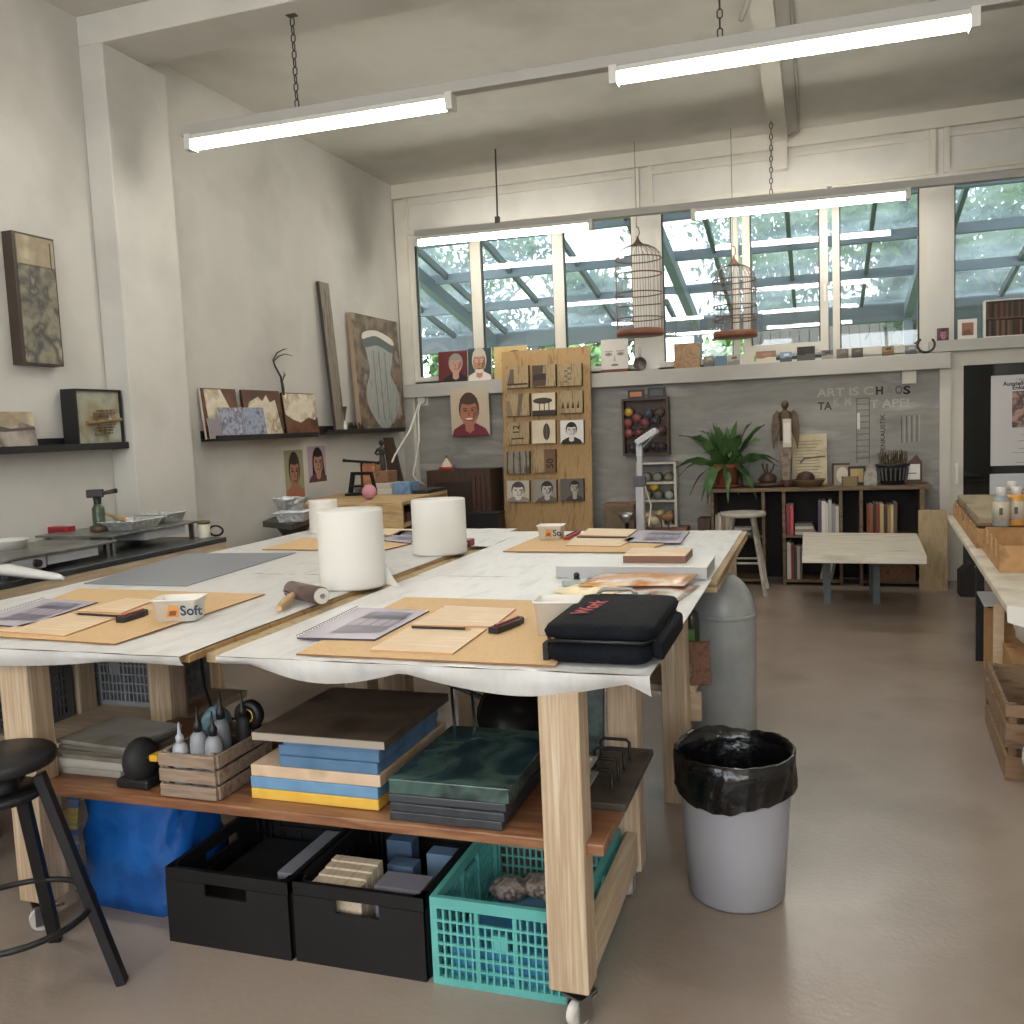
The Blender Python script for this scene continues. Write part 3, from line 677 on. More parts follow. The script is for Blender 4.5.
# slates, left stack
SL=mat('slate',['85827a','96928a','716e67'],.6,scale=5)
def stack(items, group, cat):
    """items: (name,label,x0,x1,y0,y1,z0,z1,mat,rot)"""
    for nm,lb,x0,x1,y0,y1,a,b,mm,rot in items:
        m=MB(); cx,cy=(x0+x1)/2,(y0+y1)/2; u=Vector((cos(rot),sin(rot),0)); v=Vector((-sin(rot),cos(rot),0)); w_,d_=x1-x0,y1-y0
        m.obox(Vector((cx,cy,a))-u*w_/2-v*d_/2,u*w_,v*d_,Z*(b-a),mm); solo(m,nm,lb,cat,group,bevel=.003)
WB=P('b9b6ae',.7)
L0=-2.36
stack([('white_board','dirty white board lowest in the left shelf stack',L0,-2.1,2.255,2.5,SZ,SZ+.022,WB,.0),
 ('white_board','thick white board second from below in the left shelf stack',L0-.0,-2.08,2.255,2.5,SZ+.0225,SZ+.05,P('c6c3bb',.7),.03),
 ('grey_plate','grey plate in the middle of the left shelf stack',L0+.03,-2.07,2.255,2.5,SZ+.0505,SZ+.066,SL,-.04),
 ('grey_plate','grey plate directly below the top of the left shelf stack',L0+.02,-2.06,2.255,2.5,SZ+.0665,SZ+.08,P('6b665e',.6),.05),
 ('grey_plate','thin grey plate near the top of the left shelf stack',L0+.02,-2.05,2.255,2.5,SZ+.0805,SZ+.093,P('78746b',.6),-.02),
 ('slate_plate','dark grey top plate of the left shelf stack',L0+.01,-2.05,2.255,2.5,SZ+.0935,SZ+.107,SL,-.08)],'plates stacked at the left shelf end','plate')
# black tape dispenser-like lump
r=T('black_tool','black lumpy tool standing between plates and wooden crate','tool',(-2.0,2.22,SZ))
m=MB(); m.ball((-2.0,2.24,SZ+.075),.065,BLK2,14,10,.75,1,1.1); part(m,'body',r)
m=MB(); m.box((-2.06,2.19,SZ),(-1.94,2.3,SZ+.03),BLK); part(m,'foot',r,.008)
m=MB(); m.box((-1.945,2.21,SZ+.085),(-1.915,2.25,SZ+.105),P('d8a52a',.5)); m.box((-1.96,2.21,SZ+.09),(-1.945,2.25,SZ+.1),BLK); part(m,'yellow_button',r,.003)
# cloth bundle beside crate
m=MB(); m.ball((-1.875,2.285,SZ+.048),.05,mat('grey_rag',['6a6862','55534e'],.9,scale=14),14,10,.62,1.3,.96,noise=.06); solo(m,'grey_rag','crumpled grey rag left of the wooden crate','rag')
# wooden crate with bottles
r=T('slatted_crate','small grey wooden crate full of bottles on the shelf','crate',(-1.735,2.3,SZ))
x0,x1,y0,y1=-1.83,-1.645,2.175,2.45
m=MB(); m.box((x0,y0,SZ+.003),(x1,y1,SZ+.014),W_CRATE); part(m,'base',r)
for k in range(3):
    a=SZ+.003+k*.047
    for nm,bx in (('front_slat',((x0-.006,y0-.012,a),(x1+.006,y0,a+.038))),('back_slat',((x0-.006,y1,a),(x1+.006,y1+.012,a+.038))),('side_slat',((x0-.012,y0,a),(x0,y1,a+.038))),('side_slat',((x1,y0,a),(x1+.012,y1,a+.038)))):
        m=MB(); m.box(*bx,W_CRATE); part(m,nm,r,.002)
for x in (x0+.004,x1-.016):
    for y in (y0+.002,y1-.014):
        m=MB(); m.box((x,y,SZ+.0145),(x+.012,y+.012,SZ+.14),W_CRATE); part(m,'corner_post',r)
def bottle(label,x,y,r_,h,body,cap,z=SZ+.0145,nm='squeeze_bottle',g='bottles in the slatted crate',tip=True):
    t=T(nm,label,'bottle',(x,y,z),g)
    m=MB(); m.lathe([(r_*.9,0),(r_,.006),(r_,h*.55),(r_*.85,h*.64),(r_*.4,h*.7)],(x,y,z),body,18); part(m,'bottle_body',t)
    m=MB(); m.lathe([(r_*.5,h*.69),(r_*.5,h*.78),(r_*.25,h*.82),(r_*.08,h)] if tip else [(r_*.55,h*.69),(r_*.55,h*.9),(r_*.5,h*.92)],(x,y,z),cap,14); part(m,'cap',t)
GW=P('aeb0b4',.4)
bottle('white bottle with pointed cap at the crate front left',-1.795,2.215,.024,.2,GW,GW)
bottle('white bottle with pointed cap behind the front left one',-1.77,2.27,.022,.21,GW,P('9c9ea2',.4))
bottle('black tipped bottle in the middle of the crate',-1.735,2.225,.026,.25,P('8d8f93',.4),BLK)
bottle('black tipped bottle right of the middle of the crate',-1.678,2.22,.026,.24,P('8d8f93',.4),BLK)
bottle('tall black bottle at the back of the crate',-1.70,2.29,.027,.28,P('6d7074',.4),BLK)
bottle('tall black bottle behind the right front one',-1.672,2.36,.022,.26,BLK2,BLK)
m=MB(); m.ball((-1.785,2.38,SZ+.165),.05,mat('teal_bag',['4a6a74','6b8a92','365058'],.35,scale=20,bump=.4),14,10,.9,1,1.0,noise=.05); m.cyl((-1.785,2.38,SZ+.0145),(-1.785,2.38,SZ+.14),.03,.03,P('486670',.4),14); solo(m,'teal_bottle','round teal plastic bottle at the crate back left','bottle','bottles in the slatted crate')
r=T('tape_roll','black tape roll with yellow ring leaning on the bottles','tape roll',(-1.66,2.415,SZ+.0145)); m=MB(); m.lathe([(.022,0),(.045,0),(.045,.03),(.022,.03),(.022,0)],(-1.668,2.405,SZ+.19),BLK,20,axis='y'); m.cyl((-1.668,2.425,SZ+.0145),(-1.668,2.42,SZ+.15),.014,.014,BLK2,8); part(m,'tape',r); m=MB(); m.lathe([(.02,0),(.023,0),(.023,.033),(.02,.033),(.02,0)],(-1.668,2.407,SZ+.19),P('d9b23a',.5),20,axis='y'); part(m,'yellow_core',r)
for o in COL.objects:
    if o.parent is None and (o.get('group')=='bottles in the slatted crate' or o.name in ('slatted_crate','tape_roll','grey_rag')): o.location.x-=.035
# coloured boards stack
BL=mat('blue_board',['5f88ad','6b95b8','547ca0'],.65,scale=7); BL2=mat('blue_board_dark',['4a6c8c','57799a','3e5c78'],.65,scale=7); YL=mat('yellow_board',['d5a637','dfb54c','c8962c'],.65,scale=7); CR=mat('cream_board',['c4a98c','d2b99d','b39878'],.7,scale=7)
TOPB=mat('burnt_top',['3c322a','54473b','2a231d'],.6,scale=4)
a=zs(248,789); xL=a.x
def bs(nm,lb,px0,px1,z_a,z_b,mm,dy=0,depth=.42):
    Y0=2.215+dy; x0=py(px0,760,Y0).x; x1=py(px1,760,Y0).x
    return (nm,lb,x0,x1,Y0,Y0+depth,z_a,z_b,mm,0)
H=[SZ+.0005]
def nxt(t):
    a=H[0]; H[0]=a+t+.0005; return a,a+t
its=[]
for nm,lb,p0,p1,t,mm,dy,dep in (('yellow_board','yellow edged board at the bottom of the coloured stack',249,376,.032,YL,0,.42),('blue_board','light blue board above the yellow one',249,376,.035,BL,0,.42),('cream_board','cream wooden board in the middle of the coloured stack',250,379,.035,CR,0,.48),
    ('blue_board','blue board lying on the cream one',279,377,.033,BL2,.0,.42),('blue_board','blue board second from the top of its stack',279,379,.03,BL2,.005,.42),('blue_board','thin blue board directly below the burnt top board',284,380,.016,BL2,.0,.4)):
    z_a,z_b=nxt(t); its.append(bs(nm,lb,p0,p1,z_a,z_b,mm,dy,dep))
stack(its,'coloured boards stacked on the shelf','board')
m=MB(); z_a,z_b=nxt(.024); x0=py(250,700,2.2).x; x1=py(382,700,2.2).x; m.box((x0,2.2,z_a),(x1,2.66,z_b),TOPB); m.box((x0,2.197,z_a+.001),(x1,2.2,z_b-.002),P('a39a8c',.7)); solo(m,'burnt_board','dark burnt wooden board with pale front edge on the coloured stack','board','coloured boards stacked on the shelf')
# dark slabs
GL=mat('green_slab',['18282f','223a40','486058','141f24'],.25,scale=4,detail=9,dist=1); DK=mat('dark_slab',['2c2f33','3a3d41','24262a'],.45,scale=8)
xa=zs(398,812).x; xb=zs(500,835).x
stack([('dark_slab','bottom dark slab of the glossy stack',xa,xb,2.17,2.6,SZ+.0005,SZ+.026,DK,0.0),('dark_slab','second dark slab from below in the glossy stack',xa+.005,xb+.01,2.17,2.6,SZ+.0265,SZ+.05,DK,-.01),('dark_slab','third dark slab from below in the glossy stack',xa-.005,xb+.008,2.175,2.6,SZ+.0505,SZ+.073,P('3b3f44',.4),.01)],'dark slabs on the shelf','slab')
m=MB(); m.box((xa-.0,2.175,SZ+.0735),(xb+.02,2.63,SZ+.115),GL); solo(m,'green_slab','thick glossy dark green slab on top of the dark slabs','slab','dark slabs on the shelf',bevel=.003)
# pan / lamp behind the slabs
r=T('black_pan','black metal pan standing on edge behind the dark green slab','pan',(-.97,2.72,SZ))
m=MB(); m.lathe([(.02,0),(.09,.004),(.115,.05),(.125,.052),(.11,0),(.095,-.01),(.0,-.012)],(-.93,2.74,SZ+.126),P('26241f',.25,metal=.7),28,axis='y'); part(m,'bowl',r)
m=MB(); m.beam((-1.045,2.72,SZ+.18),(-1.17,2.70,SZ+.235),.02,.012,BLK); part(m,'handle',r,.003)
for i,x in enumerate((-1.13,-1.06)):
    m=MB(); m.tube([(x-.04,2.68,SZ+.255),(x,2.66,SZ+.262),(x+.05,2.67,SZ+.25)],.006,CHROME,6); m.cyl((x,2.69,SZ),(x,2.665,SZ+.258),.005,.005,STEEL,6); solo(m,'steel_hook',('left' if i==0 else 'right')+' bright steel hook above the cream board stack','hook','steel hooks')
m=MB(); xg=py(572,730,2.78).x; m.obox((-1.0,2.765,SZ),(.34,0,0),(0,.02,0),(0,.03,.235),mat('marble_green',['2f3b38','43524c','20302c','59645c'],.3,scale=9,detail=8)); solo(m,'marbled_board','dark green marbled board standing at the shelf back','board')
# plastic trays behind the front leg
TR=P('a8a296',.45)
for k,(dz,lb) in enumerate(((.0,'lower'),(.045,'upper'))):
    c=zs(558,806); z=SZ+.001+dz; m=MB()
    m.lathe([(.0,.002),(.05,.0),(.062,.04),(.078,.042),(.078,.047),(.06,.046),(.047,.006),(.0,.006)],(c.x+.045,c.y+.09,z),TR,4,smooth=False); m.v=[Vector((c.x+.03+(v.x-c.x-.045-v.y+c.y+.09)*.66,c.y+.09+(v.x-c.x-.045+v.y-c.y-.09)*.8,v.z)) for v in m.v]
    solo(m,'plastic_tray',lb+' of two pale plastic trays behind the front leg','tray','pale plastic trays')
# metal boards with handles
HB=mat('rust_board',['3a332e','4a423b','2c2723'],.5,scale=7)
a=pz(588,802,SZ); 
r=T('handle_board','dark metal board with four wire handles at the shelf right end','board',(-.6,2.58,SZ))
m=MB(); m.obox((-.66,2.36,SZ+.001),(.155,.0,0),(0,.44,0),(0,0,.02),HB); part(m,'plate',r,.002)
for i in range(4):
    y=2.44+.085*i; m=MB(); m.tube([(-.65,y,SZ+.021),(-.65,y,SZ+.075),(-.64,y,SZ+.083),(-.57,y,SZ+.083),(-.56,y,SZ+.075),(-.56,y,SZ+.021)],.005,P('1f1b19',.4,metal=.5),6); part(m,'wire_handle',r)
# ================================================================ crates and bag on the floor
def crate(label,x0,x1,y0,y1,h,m_,lattice=False,z=0,name='plastic_crate',group='folding crates under the table',flap=True):
    r=T(name,label,'crate',((x0+x1)/2,(y0+y1)/2,z),group); t=.016
    m=MB(); m.box((x0+t,y0+t,z+.004),(x1-t,y1-t,z+.014),m_); part(m,'base',r)
    def wall(O,u,L,nm):
        O=Vector(O); u=Vector(u); n=u.cross(Z); m=MB()
        def bx(a,b,c,d,th=t,off=0): m.obox(O+u*a+Z*c-n*(th-t)/2+n*0, u*(b-a), -n*th if False else n*(-th), Z*(d-c), m_)
        H_=h
        if lattice:
            bx(0,L,0,.022); bx(0,L,H_-.032,H_); bx(0,.02,.022,H_-.032); bx(L-.02,L,.022,H_-.032)
            hx0,hx1=L*.32,L*.62 if L<.4 else L*.58
            rows=6 
            for k in range(1,rows): 
                zz=.022+(H_-.054)*k/rows
                bx(.02,L-.02,zz-.003,zz+.003,.008)
            nc=max(8,int(L/.022))
            for k in range(1,nc):
                xx=.02+(L-.04)*k/nc; top=H_-.032
                if hx0<xx<hx1: top=.022+(H_-.054)*5/6
                bx(xx-.0028,xx+.0028,.022,top,.009)
            for xx in (hx0,hx1): bx(xx-.006,xx+.006,.022,H_-.032,.013)
            bx(L*.43,L*.53,.022+(H_-.054)*.5,.022+(H_-.054)*.72,.012)
        else:
            hx0,hx1=L*.33,L*.67; hz0,hz1=H_*.68,H_*.84
            bx(0,L,0,hz0,.010); bx(0,hx0,hz0,hz1,.010); bx(hx1,L,hz0,hz1,.010); bx(0,L,hz1,H_,.016)
            bx(0,.03,0,H_,t+.004); bx(L-.03,L,0,H_,t+.004); bx(0,L,0,.02,t+.003)
            bx(.05,L-.05,H_*.56,H_*.61,.02); bx(.05,.062,.02,H_*.9,.015); bx(L-.062,L-.05,.02,H_*.9,.015)
            for k in range(1,6): bx(L*k/6-.004,L*k/6+.004,.02,H_*.5,.014)
        return part(m,nm,r)
    wall((x0,y0,z),(1,0,0),x1-x0,'front_wall'); wall((x1,y1,z),(-1,0,0),x1-x0,'back_wall')
    wall((x0,y1-t,z),(0,-1,0),y1-y0-2*t,'side_wall'); wall((x1,y0+t,z),(0,1,0),y1-y0-2*t,'side_wall')
    return r
CB=mat('crate_black',['0d0d0e','131315'],.5,scale=9); CT=mat('crate_teal',['5aaaa4','66b6b0'],.45,scale=6); CG=mat('crate_grey',['85888b','909396'],.5,scale=6)
crate('left black folding crate on the floor beside the blue bag',-1.935,-1.50,2.23,2.78,.24,CB)
crate('right black folding crate on the floor holding wood blocks',-1.485,-1.065,2.235,2.78,.245,CB)
crate('turquoise folding crate with lattice sides behind the front leg',-1.045,-.615,2.235,2.78,.255,CT,True)
# contents
def blk(name,label,a,b,mm,cat,group,bevel=.002,lean=None):
    m=MB(); m.box(a,b,mm); return solo(m,name,label,cat,group,bevel)
LG=P('8a8d94',.5); 
m=MB(); m.obox((-1.60,2.33,.0145),(.065,0,0),(0,.3,0),(.0,.0,.20),LG); solo(m,'grey_box','long grey box in the left black crate','box',bevel=.003)
m=MB(); m.box((-1.9,2.27,.0145),(-1.63,2.72,.12),BLK2); solo(m,'black_case','flat black case filling the left black crate','case',bevel=.006)
WBK=mat('pale_wood_block',['c9b79b','d8c8ae','bba88a'],.6,scale=8,stretch=(8,.8,8))
for k in range(4):
    x=-1.44+.004*k; m=MB(); m.box((-1.44,2.27+k*.038,.0145),(-1.28,2.305+k*.038,.235+.004*k),WBK); solo(m,'wood_block',('frontmost','second','third','rearmost')[k]+' pale wood block in the right black crate','wood block','pale wood blocks in the crate',bevel=.002)
GB=P('7d7f8a',.55)
m=MB(); m.obox((-1.25,2.30,.0145),(.15,0,0),(0,.09,.0),(0,.0,.215),P('85828c',.6)); solo(m,'grey_folder','grey folder standing right of the wood blocks','folder')
for k,(x,y,c_) in enumerate(((-1.30,2.48,'5c7590'),(-1.2,2.56,'6d88a0'),(-1.36,2.6,'49607a'))):
    m=MB(); m.box((x,y,.0145),(x+.09,y+.06,.2+.01*k),P(c_,.6)); solo(m,'blue_box',('front','right','rear left')[k]+' blue box in the right black crate','box','blue boxes in the crate',bevel=.003)
for k,(a,b,c_,lb) in enumerate((((-1.0,2.27,.0145),(-.66,2.5,.11),'4b93c4','blue carton at the bottom of the turquoise crate'),((-.98,2.52,.0145),(-.66,2.72,.085),'6aa0c0','pale blue carton at the back of the turquoise crate'))):
    m=MB(); m.box(a,b,P(c_,.5)); solo(m,'blue_carton',lb,'carton','cartons in the turquoise crate',bevel=.004)
PKG=mat('foil_bag',['8a7a70','b0a49a','5e4c44','c8c0ba'],.3,scale=22,bump=.5)
for k,(x,y,lb) in enumerate(((-.93,2.58,'rear left'),(-.84,2.62,'rear middle'),(-.75,2.57,'rear right'))):
    m=MB(); m.ball((x,y,.0855+.033),.055,PKG,14,8,1.2,1,.6,noise=.08); solo(m,'plastic_bag',lb+' clear bag of brown bits in the turquoise crate','bag','clear bags in the crate')
# blue carrier bag
BB=mat('blue_bag',['1254a4','1a66b8','0c3f86'],.25,scale=5,detail=6,bump=.6,bscale=7,spec=.6)
r=T('blue_carrier_bag','big shiny blue carrier bag standing on the floor','bag',(-2.25,2.5,0))
m=MB(); n=32; rows=9; vs=[]; rnd=random.Random(3)
for j in range(rows):
    t=j/(rows-1)
    for i in range(n):
        a=2*pi*i/n; e=.5
        cx=abs(cos(a))**e*(1 if cos(a)>0 else -1); sy=abs(sin(a))**e*(1 if sin(a)>0 else -1)
        k=1+.06*sin(i*2.9+t*7)*t+.05*sin(i*1.3-t*11)-.10*t+rnd.uniform(-.025,.025)
        vs.append((-2.2+.225*cx*k+.0*t, 2.5+.16*sy*k, .4*t+(.012*sin(i*1.7) if j==rows-1 else 0)))
m.add(vs,[(j*n+i,j*n+(i+1)%n,(j+1)*n+(i+1)%n,(j+1)*n+i) for j in range(rows-1) for i in range(n)],BB,True); m.add(vs,[list(range(n))[::-1]],BB); part(m,'bag_body',r)
m=MB(); BS=mat('bag_strap',['2a5a98','c9b04a','2a5a98','b8bcc8'],.5,scale=1,stretch=(1,1,22))
pts=[(-2.365,2.33,.40),(-2.375,2.315,.3),(-2.37,2.31,.17),(-2.36,2.315,.06)]
for a,b in zip(pts,pts[1:]): m.beam(a,b,.045,.008,BS,up=(0,1,0))
part(m,'strap',r)
# grey crates standing under the left table
crate('dark grey crate under the left table, left of the pine leg',-3.2,-2.985,2.72,2.98,.27,P('5a5d60',.5),True,z=.4205,group='crates under the left table')
r=crate('mid grey crate under the left table between two pine legs',-3.14,-2.64,3.13,3.43,.29,CG,True,z=.4205,group='crates under the left table')
m=MB(); m.box((-3.1,3.17,.436),(-2.7,3.39,.66),P('7a7c7e',.6)); solo(m,'grey_box','grey box inside the mid grey crate','box',bevel=.004)
m=MB(); m.tube([(-2.35,2.99,.9),(-2.37,2.97,.8),(-2.33,2.98,.7),(-2.26,2.9,.6),(-2.15,2.8,.53),(-2.05,2.78,.526)],.006,BLK,6); solo(m,'power_cable','black cable hanging down behind the slate stack','cable')
# ================================================================ under the far right table
r=T('wooden_clamp_box','brown wooden box with a block handle under the far right table','wooden box',(-.5,3.75,.4605))
m=MB(); m.box((-.6,3.73,.4605),(-.43,3.76,.64),W_BROWN); part(m,'side_board',r,.004)
m=MB(); m.box((-.6,3.761,.4605),(-.49,4.0,.56),W_DARK); part(m,'box_body',r)
m=MB(); m.box((-.58,3.7,.49),(-.5,3.73,.56),W_OLD); part(m,'handle_block',r,.008)
bottle('dark green labelled bottle under the table edge',-.52,3.86,.035,.28,P('22301f',.3),BLK,z=.5605,nm='glass_bottle',g='bottles under the far table')
m=MB(); m.box((-.575,3.79,.5605),(-.5,3.815,.68),P('4e7a3a',.5)); solo(m,'green_packet','green packet under the table edge beside the gas cylinder','packet',bevel=.004)
bottle('black bottle with white label under the far table',-.56,3.93,.035,.3,BLK,BLK,z=.5605,nm='glass_bottle',g='bottles under the far table')
# gas cylinder
GC=mat('cylinder_grey',['8d908f','a0a3a1','7c7f7e'],.35,scale=3,spec=.6)
r=T('gas_cylinder','tall grey metal cylinder with domed top beside the far table','cylinder',(-.42,4.22,0))
prof=[(.145,0),(.15,.01),(.15,.66)]+[(.15*cos(a),.66+.195*sin(a)) for a in [pi/2*i/8 for i in range(9)]]
m=MB(); m.lathe(prof,(-.43,4.22,0),GC,40); part(m,'shell',r)
m=MB(); m.lathe([(.15,.65),(.153,.652),(.153,.668),(.15,.67)],(-.43,4.22,0),GC,40); part(m,'weld_band',r)
# waste bin
r=T('waste_bin','pale grey round waste bin with a black liner','bin',(-.27,2.95,0))
BN=mat('bin_grey',['9c9ca2','a4a4aa'],.45,scale=3)
m=MB(); m.lathe([(.0,.0),(.140,0),(.152,.012),(.165,.2),(.181,.455),(.186,.475),(.182,.475),(.161,.2),(.147,.02),(0,.015)],(-.27,2.95,0),BN,48); part(m,'bin_body',r)
LN=mat('liner_black',['050506','09090b'],.24,scale=9,bump=.5,bscale=14,spec=.6)
m=MB(); n=64; prof=[(.138,.06),(.158,.3),(.172,.46),(.183,.489),(.192,.485),(.194,.44),(.191,.385),(.186,.35)]; vs=[]; rnd=random.Random(5)
for j,(rr,zz) in enumerate(prof):
    for i in range(n):
        a=2*pi*i/n; k=(.002,.003,.002,.003,.004,.008,.011,.012)[j]
        w_=sin(i*1.9+j)*.5+sin(i*.73+j*2)*.5; dz=(.014*sin(a*2.3+1)+.012*w_) if j==7 else .004*w_*(j>1)
        if j in(3,4): dz+=.02*max(0,sin(a))*(.5+.5*sin(3*a+.6))
        vs.append((-.27+(rr+k*w_)*cos(a),2.95+(rr+k*w_)*sin(a),zz+dz))
m.add(vs,[(j*n+i,j*n+(i+1)%n,(j+1)*n+(i+1)%n,(j+1)*n+i)[::-1] for j in range(len(prof)-1) for i in range(n)],LN,True); m.add(vs[:n],[list(range(n))],LN); part(m,'bin_liner',r,label='black plastic liner folded over the rim')
# stool
r=T('bar_stool','black round bar stool at the left edge of the picture','stool',(-2.175,1.885,0)); c=Vector((-2.175,1.885,0))
m=MB(); m.lathe([(0,.672),(.145,.672),(.15,.68),(.15,.695),(.145,.702),(0,.702)],c,BLKMET,40); part(m,'seat',r)
m=MB(); m.lathe([(0,.58),(.105,.58),(.108,.59),(.108,.6),(0,.602)],c,BLKMET,32); m.cyl(c+Z*.6,c+Z*.673,.045,.06,BLKMET,16); part(m,'seat_plate',r)
for k in range(4):
    a=.45+k*pi/2; d=Vector((cos(a),sin(a),0)); m=MB(); m.beam(c+d*.105+Z*.64,c+d*.28,.036,.028,BLKMET,up=d); part(m,'leg',r,.003)
m=MB(); m.tube([c+Vector((cos(2*pi*i/32)*.21,sin(2*pi*i/32)*.21,.235)) for i in range(32)],.009,BLKMET,8,True); part(m,'footrest_ring',r)
# ================================================================ left wall
XW=XL+.001
def leftpanel(mb,y0,y1,z0_,z1_,x0,x1,mm,side=None):
    mb.prism([(x1,y0,z0_),(x1,y1,z0_),(x1,y1,z1_),(x1,y0,z1_)],(x0-x1,0,0),mm,side)
def lp(x0,y0,x1,y1,Xp):
    xm,ym=(x0+x1)/2,(y0+y1)/2
    return px(x0,ym,Xp).y,px(x1,ym,Xp).y,px(xm,y1,Xp).z,px(xm,y0,Xp).z
ART1=mat('art_grey',['55544a','85806e','44453f','9c947e'],.6,scale=6,detail=10,dist=.2); ART2=mat('art_beige',['b3a68a','8d8068','c9bd9f'],.6,scale=4,detail=8)
FR=P('3a2f26',.5)
# tall abstract picture: canvas parallel to wall
m=MB(); ya,yb=3.99,4.325; za,zb=2.02,2.735; XA=XW+.075
y0,y1,zb_,zt=lp(18,236,59,365,XA); 
r=T('abstract_picture','tall narrow grey and beige abstract picture hung high on the left wall','picture',(XW,(y0+y1)/2,zb_))
m.box((XW,y0,zb_),(XA-.004,y1,zt),FR); part(m,'picture_frame',r)
m=MB(); h=zt-zb_; leftpanel(m,y0+.02,y1-.012,zb_+.012,zb_+h*.76,XA-.004,XA,ART1); leftpanel(m,y0+.02,y1-.012,zb_+h*.765,zt-.012,XA-.004,XA+.001,ART2); m.box((XA-.004,y0+.25,zb_+h*.765),(XA+.002,y0+.256,zt-.03),FR); part(m,'painted_canvas',r)
# shelves
def ledge(label,y0,y1,z_):
    r=T('picture_ledge',label,'shelf',(XW,(y0+y1)/2,z_-.02),'black picture ledges')
    m=MB(); m.box((XW,y0,z_-.018),(XW+.13,y1,z_),BLK); part(m,'board',r)
    m=MB(); m.box((XW+.13,y0,z_-.018),(XW+.145,y1,z_+.022),BLK); part(m,'front_lip',r)
    m=MB(); m.box((XW,y0,z_),(XW+.012,y1,z_+.06),BLK); part(m,'back_strip',r)
    return r
XS=XW+.13
def lz(p,q): return (px(*p,XS).z+px(*q,XS).z)/2
z1s=lz((0,456),(128,447))+.018; ya=3.3; yb=px(127,447,XS).y
ledge('black picture ledge at far left holding two pictures',ya,yb,z1s)
z2s=lz((200,443),(317,436))+.018; y2a,y2b=px(201,442,XW).y,px(317,436,XS).y
ledge('black picture ledge holding the brown and white panels',y2a,y2b,z2s)
z3s=lz((326,435),(404,431))+.018; y3a,y3b=px(327,434,XS).y,min(8.9,px(404,431,XS).y)
ledge('black picture ledge under the corset painting',y3a,y3b,z3s)
def leanL(name,label,cat,y0,y1,zb_,zt,t,mf,ms,group=None,xf=.115,deco=None,tilt=0,pname='painted_front'):
    """panel standing on a ledge, leaning back to the left wall; y0..y1 bottom edge"""
    h=zt-zb_; lean=max(0,min(xf-t-.016,.13*h)); k=sqrt(max(h*h-lean*lean,.01))
    O=Vector((XW+xf,y0,zb_)); u=Vector((0,1,0)); v=Vector((-lean,tilt*h,k)).normalized(); n=u.cross(v).normalized()
    if n.x<0:n=-n
    r=T(name,label,cat,(XW+xf,(y0+y1)/2,zb_),group)
    w_=y1-y0; m=MB(); m.obox(O-n*t,u*w_,v*h,n*(t-.002),ms); part(m,'panel_body',r,label=None)
    m=MB(); m.obox(O-n*.002,u*w_,v*h,n*.002,mf); 
    if deco: deco(m,O,u,v,n,w_,h)
    part(m,pname,r); return r
ART3=mat('art_mauve',['7d706c','a59a92','5f5450','c2b8ac'],.6,scale=4,stretch=(1,1,.5),detail=9)
def d_land(m,O,u,v,n,w,h):
    m.pg(O,u,v,n,[(0,h*.62),(w*.3,h*.7),(w*.6,h*.6),(w*.8,h*.72),(w,h*.6),(w,h),(0,h)],.001,ART2); m.pg(O,u,v,n,[(0,h*.6),(w*.3,h*.68),(w*.6,h*.56),(w,h*.6),(w,h*.52),(w*.5,h*.48),(0,h*.54)],.0015,P('4c443d',.6))
yb_=px(41,440,XS).y
leanL('landscape_picture','small mauve landscape picture cut by the left picture edge','picture',px(-22,440,XS).y,yb_,z1s+.001,px(20,411,XS).z,.02,ART3,P('cfc9bd'),'pictures on the left ledge',.11,d_land)
y0=px(63,420,XS).y; y1=px(122,420,XS).y; XF=XW+.15
r=T('box_picture','deep black framed picture with a rusty relief on the ledge','picture',(XW+.05,(y0+y1)/2,z1s),'pictures on the left ledge')
zt=px(92,389,XS).z; m=MB(); x0=XW+.02; xf=XW+.128
y0=px(77,420,xf).y; y1=px(123,420,xf).y
for a,b,c,d in ((y0,y1,z1s+.001,z1s+.012),(y0,y1,zt-.012,zt),(y0,y0+.012,z1s+.012,zt-.012),(y1-.012,y1,z1s+.012,zt-.012)): m.box((x0,a,c),(xf,b,d),BLK)
part(m,'picture_frame',r)
m=MB(); m.box((x0,y0+.012,z1s+.012),(xf-.012,y1-.012,zt-.012),mat('art_sage',['7c8078','9a9a88','8a7f66','a9aca2'],.6,scale=5,detail=8)); part(m,'canvas',r)
m=MB(); rnd=random.Random(4); yc,zc=(y0+y1)/2+.02,(z1s+zt)/2-.02
RU=mat('rust_relief',['4a3a28','8c7a58','2f2519','b9b2a0'],.5,scale=20,metal=.3)
m.cyl((xf-.002,yc-.13,zc-.01),(xf-.002,yc+.15,zc+.01),.013,.011,P('8a6a40',.5),8)
for i in range(9): m.beam((xf+.002,yc-.06+rnd.uniform(-.02,.02),zc-.075+i*.017),(xf+.004,yc+.08+rnd.uniform(-.02,.02),zc-.07+i*.017),.011,.011,RU)
part(m,'relief',r)
BW=mat('brown_panel',['4d2f1c','6b4426','38210f'],.55,scale=4); WHT=mat('white_wash',['cfc4ad','ddd4c0','a58f6a','e2dccb'],.6,scale=6,detail=8,pos=[.3,.45,.6,.7])
def blot(pts):
    def f(m,O,u,v,n,w,h): m.pg(O,u,v,n,[(w*a,h*b) for a,b in pts],.0012,WHT)
    return f
zt2=px(260,389,XS).z
def yx(x): return px(x,420,XW+.06).y
def yq(x): return px(x,425,XW+.11).y
G='panels on the middle ledge'
leanL('brown_painting','brown panel with white wash at the left of the middle ledge','panel',yx(205),yx(240),z2s+.001,zt2,.02,BW,P('d8d2c2'),G,.07,blot([(.12,0),(.08,.98),(.55,.98),(.75,.62),(.8,.3),(.7,0)]))
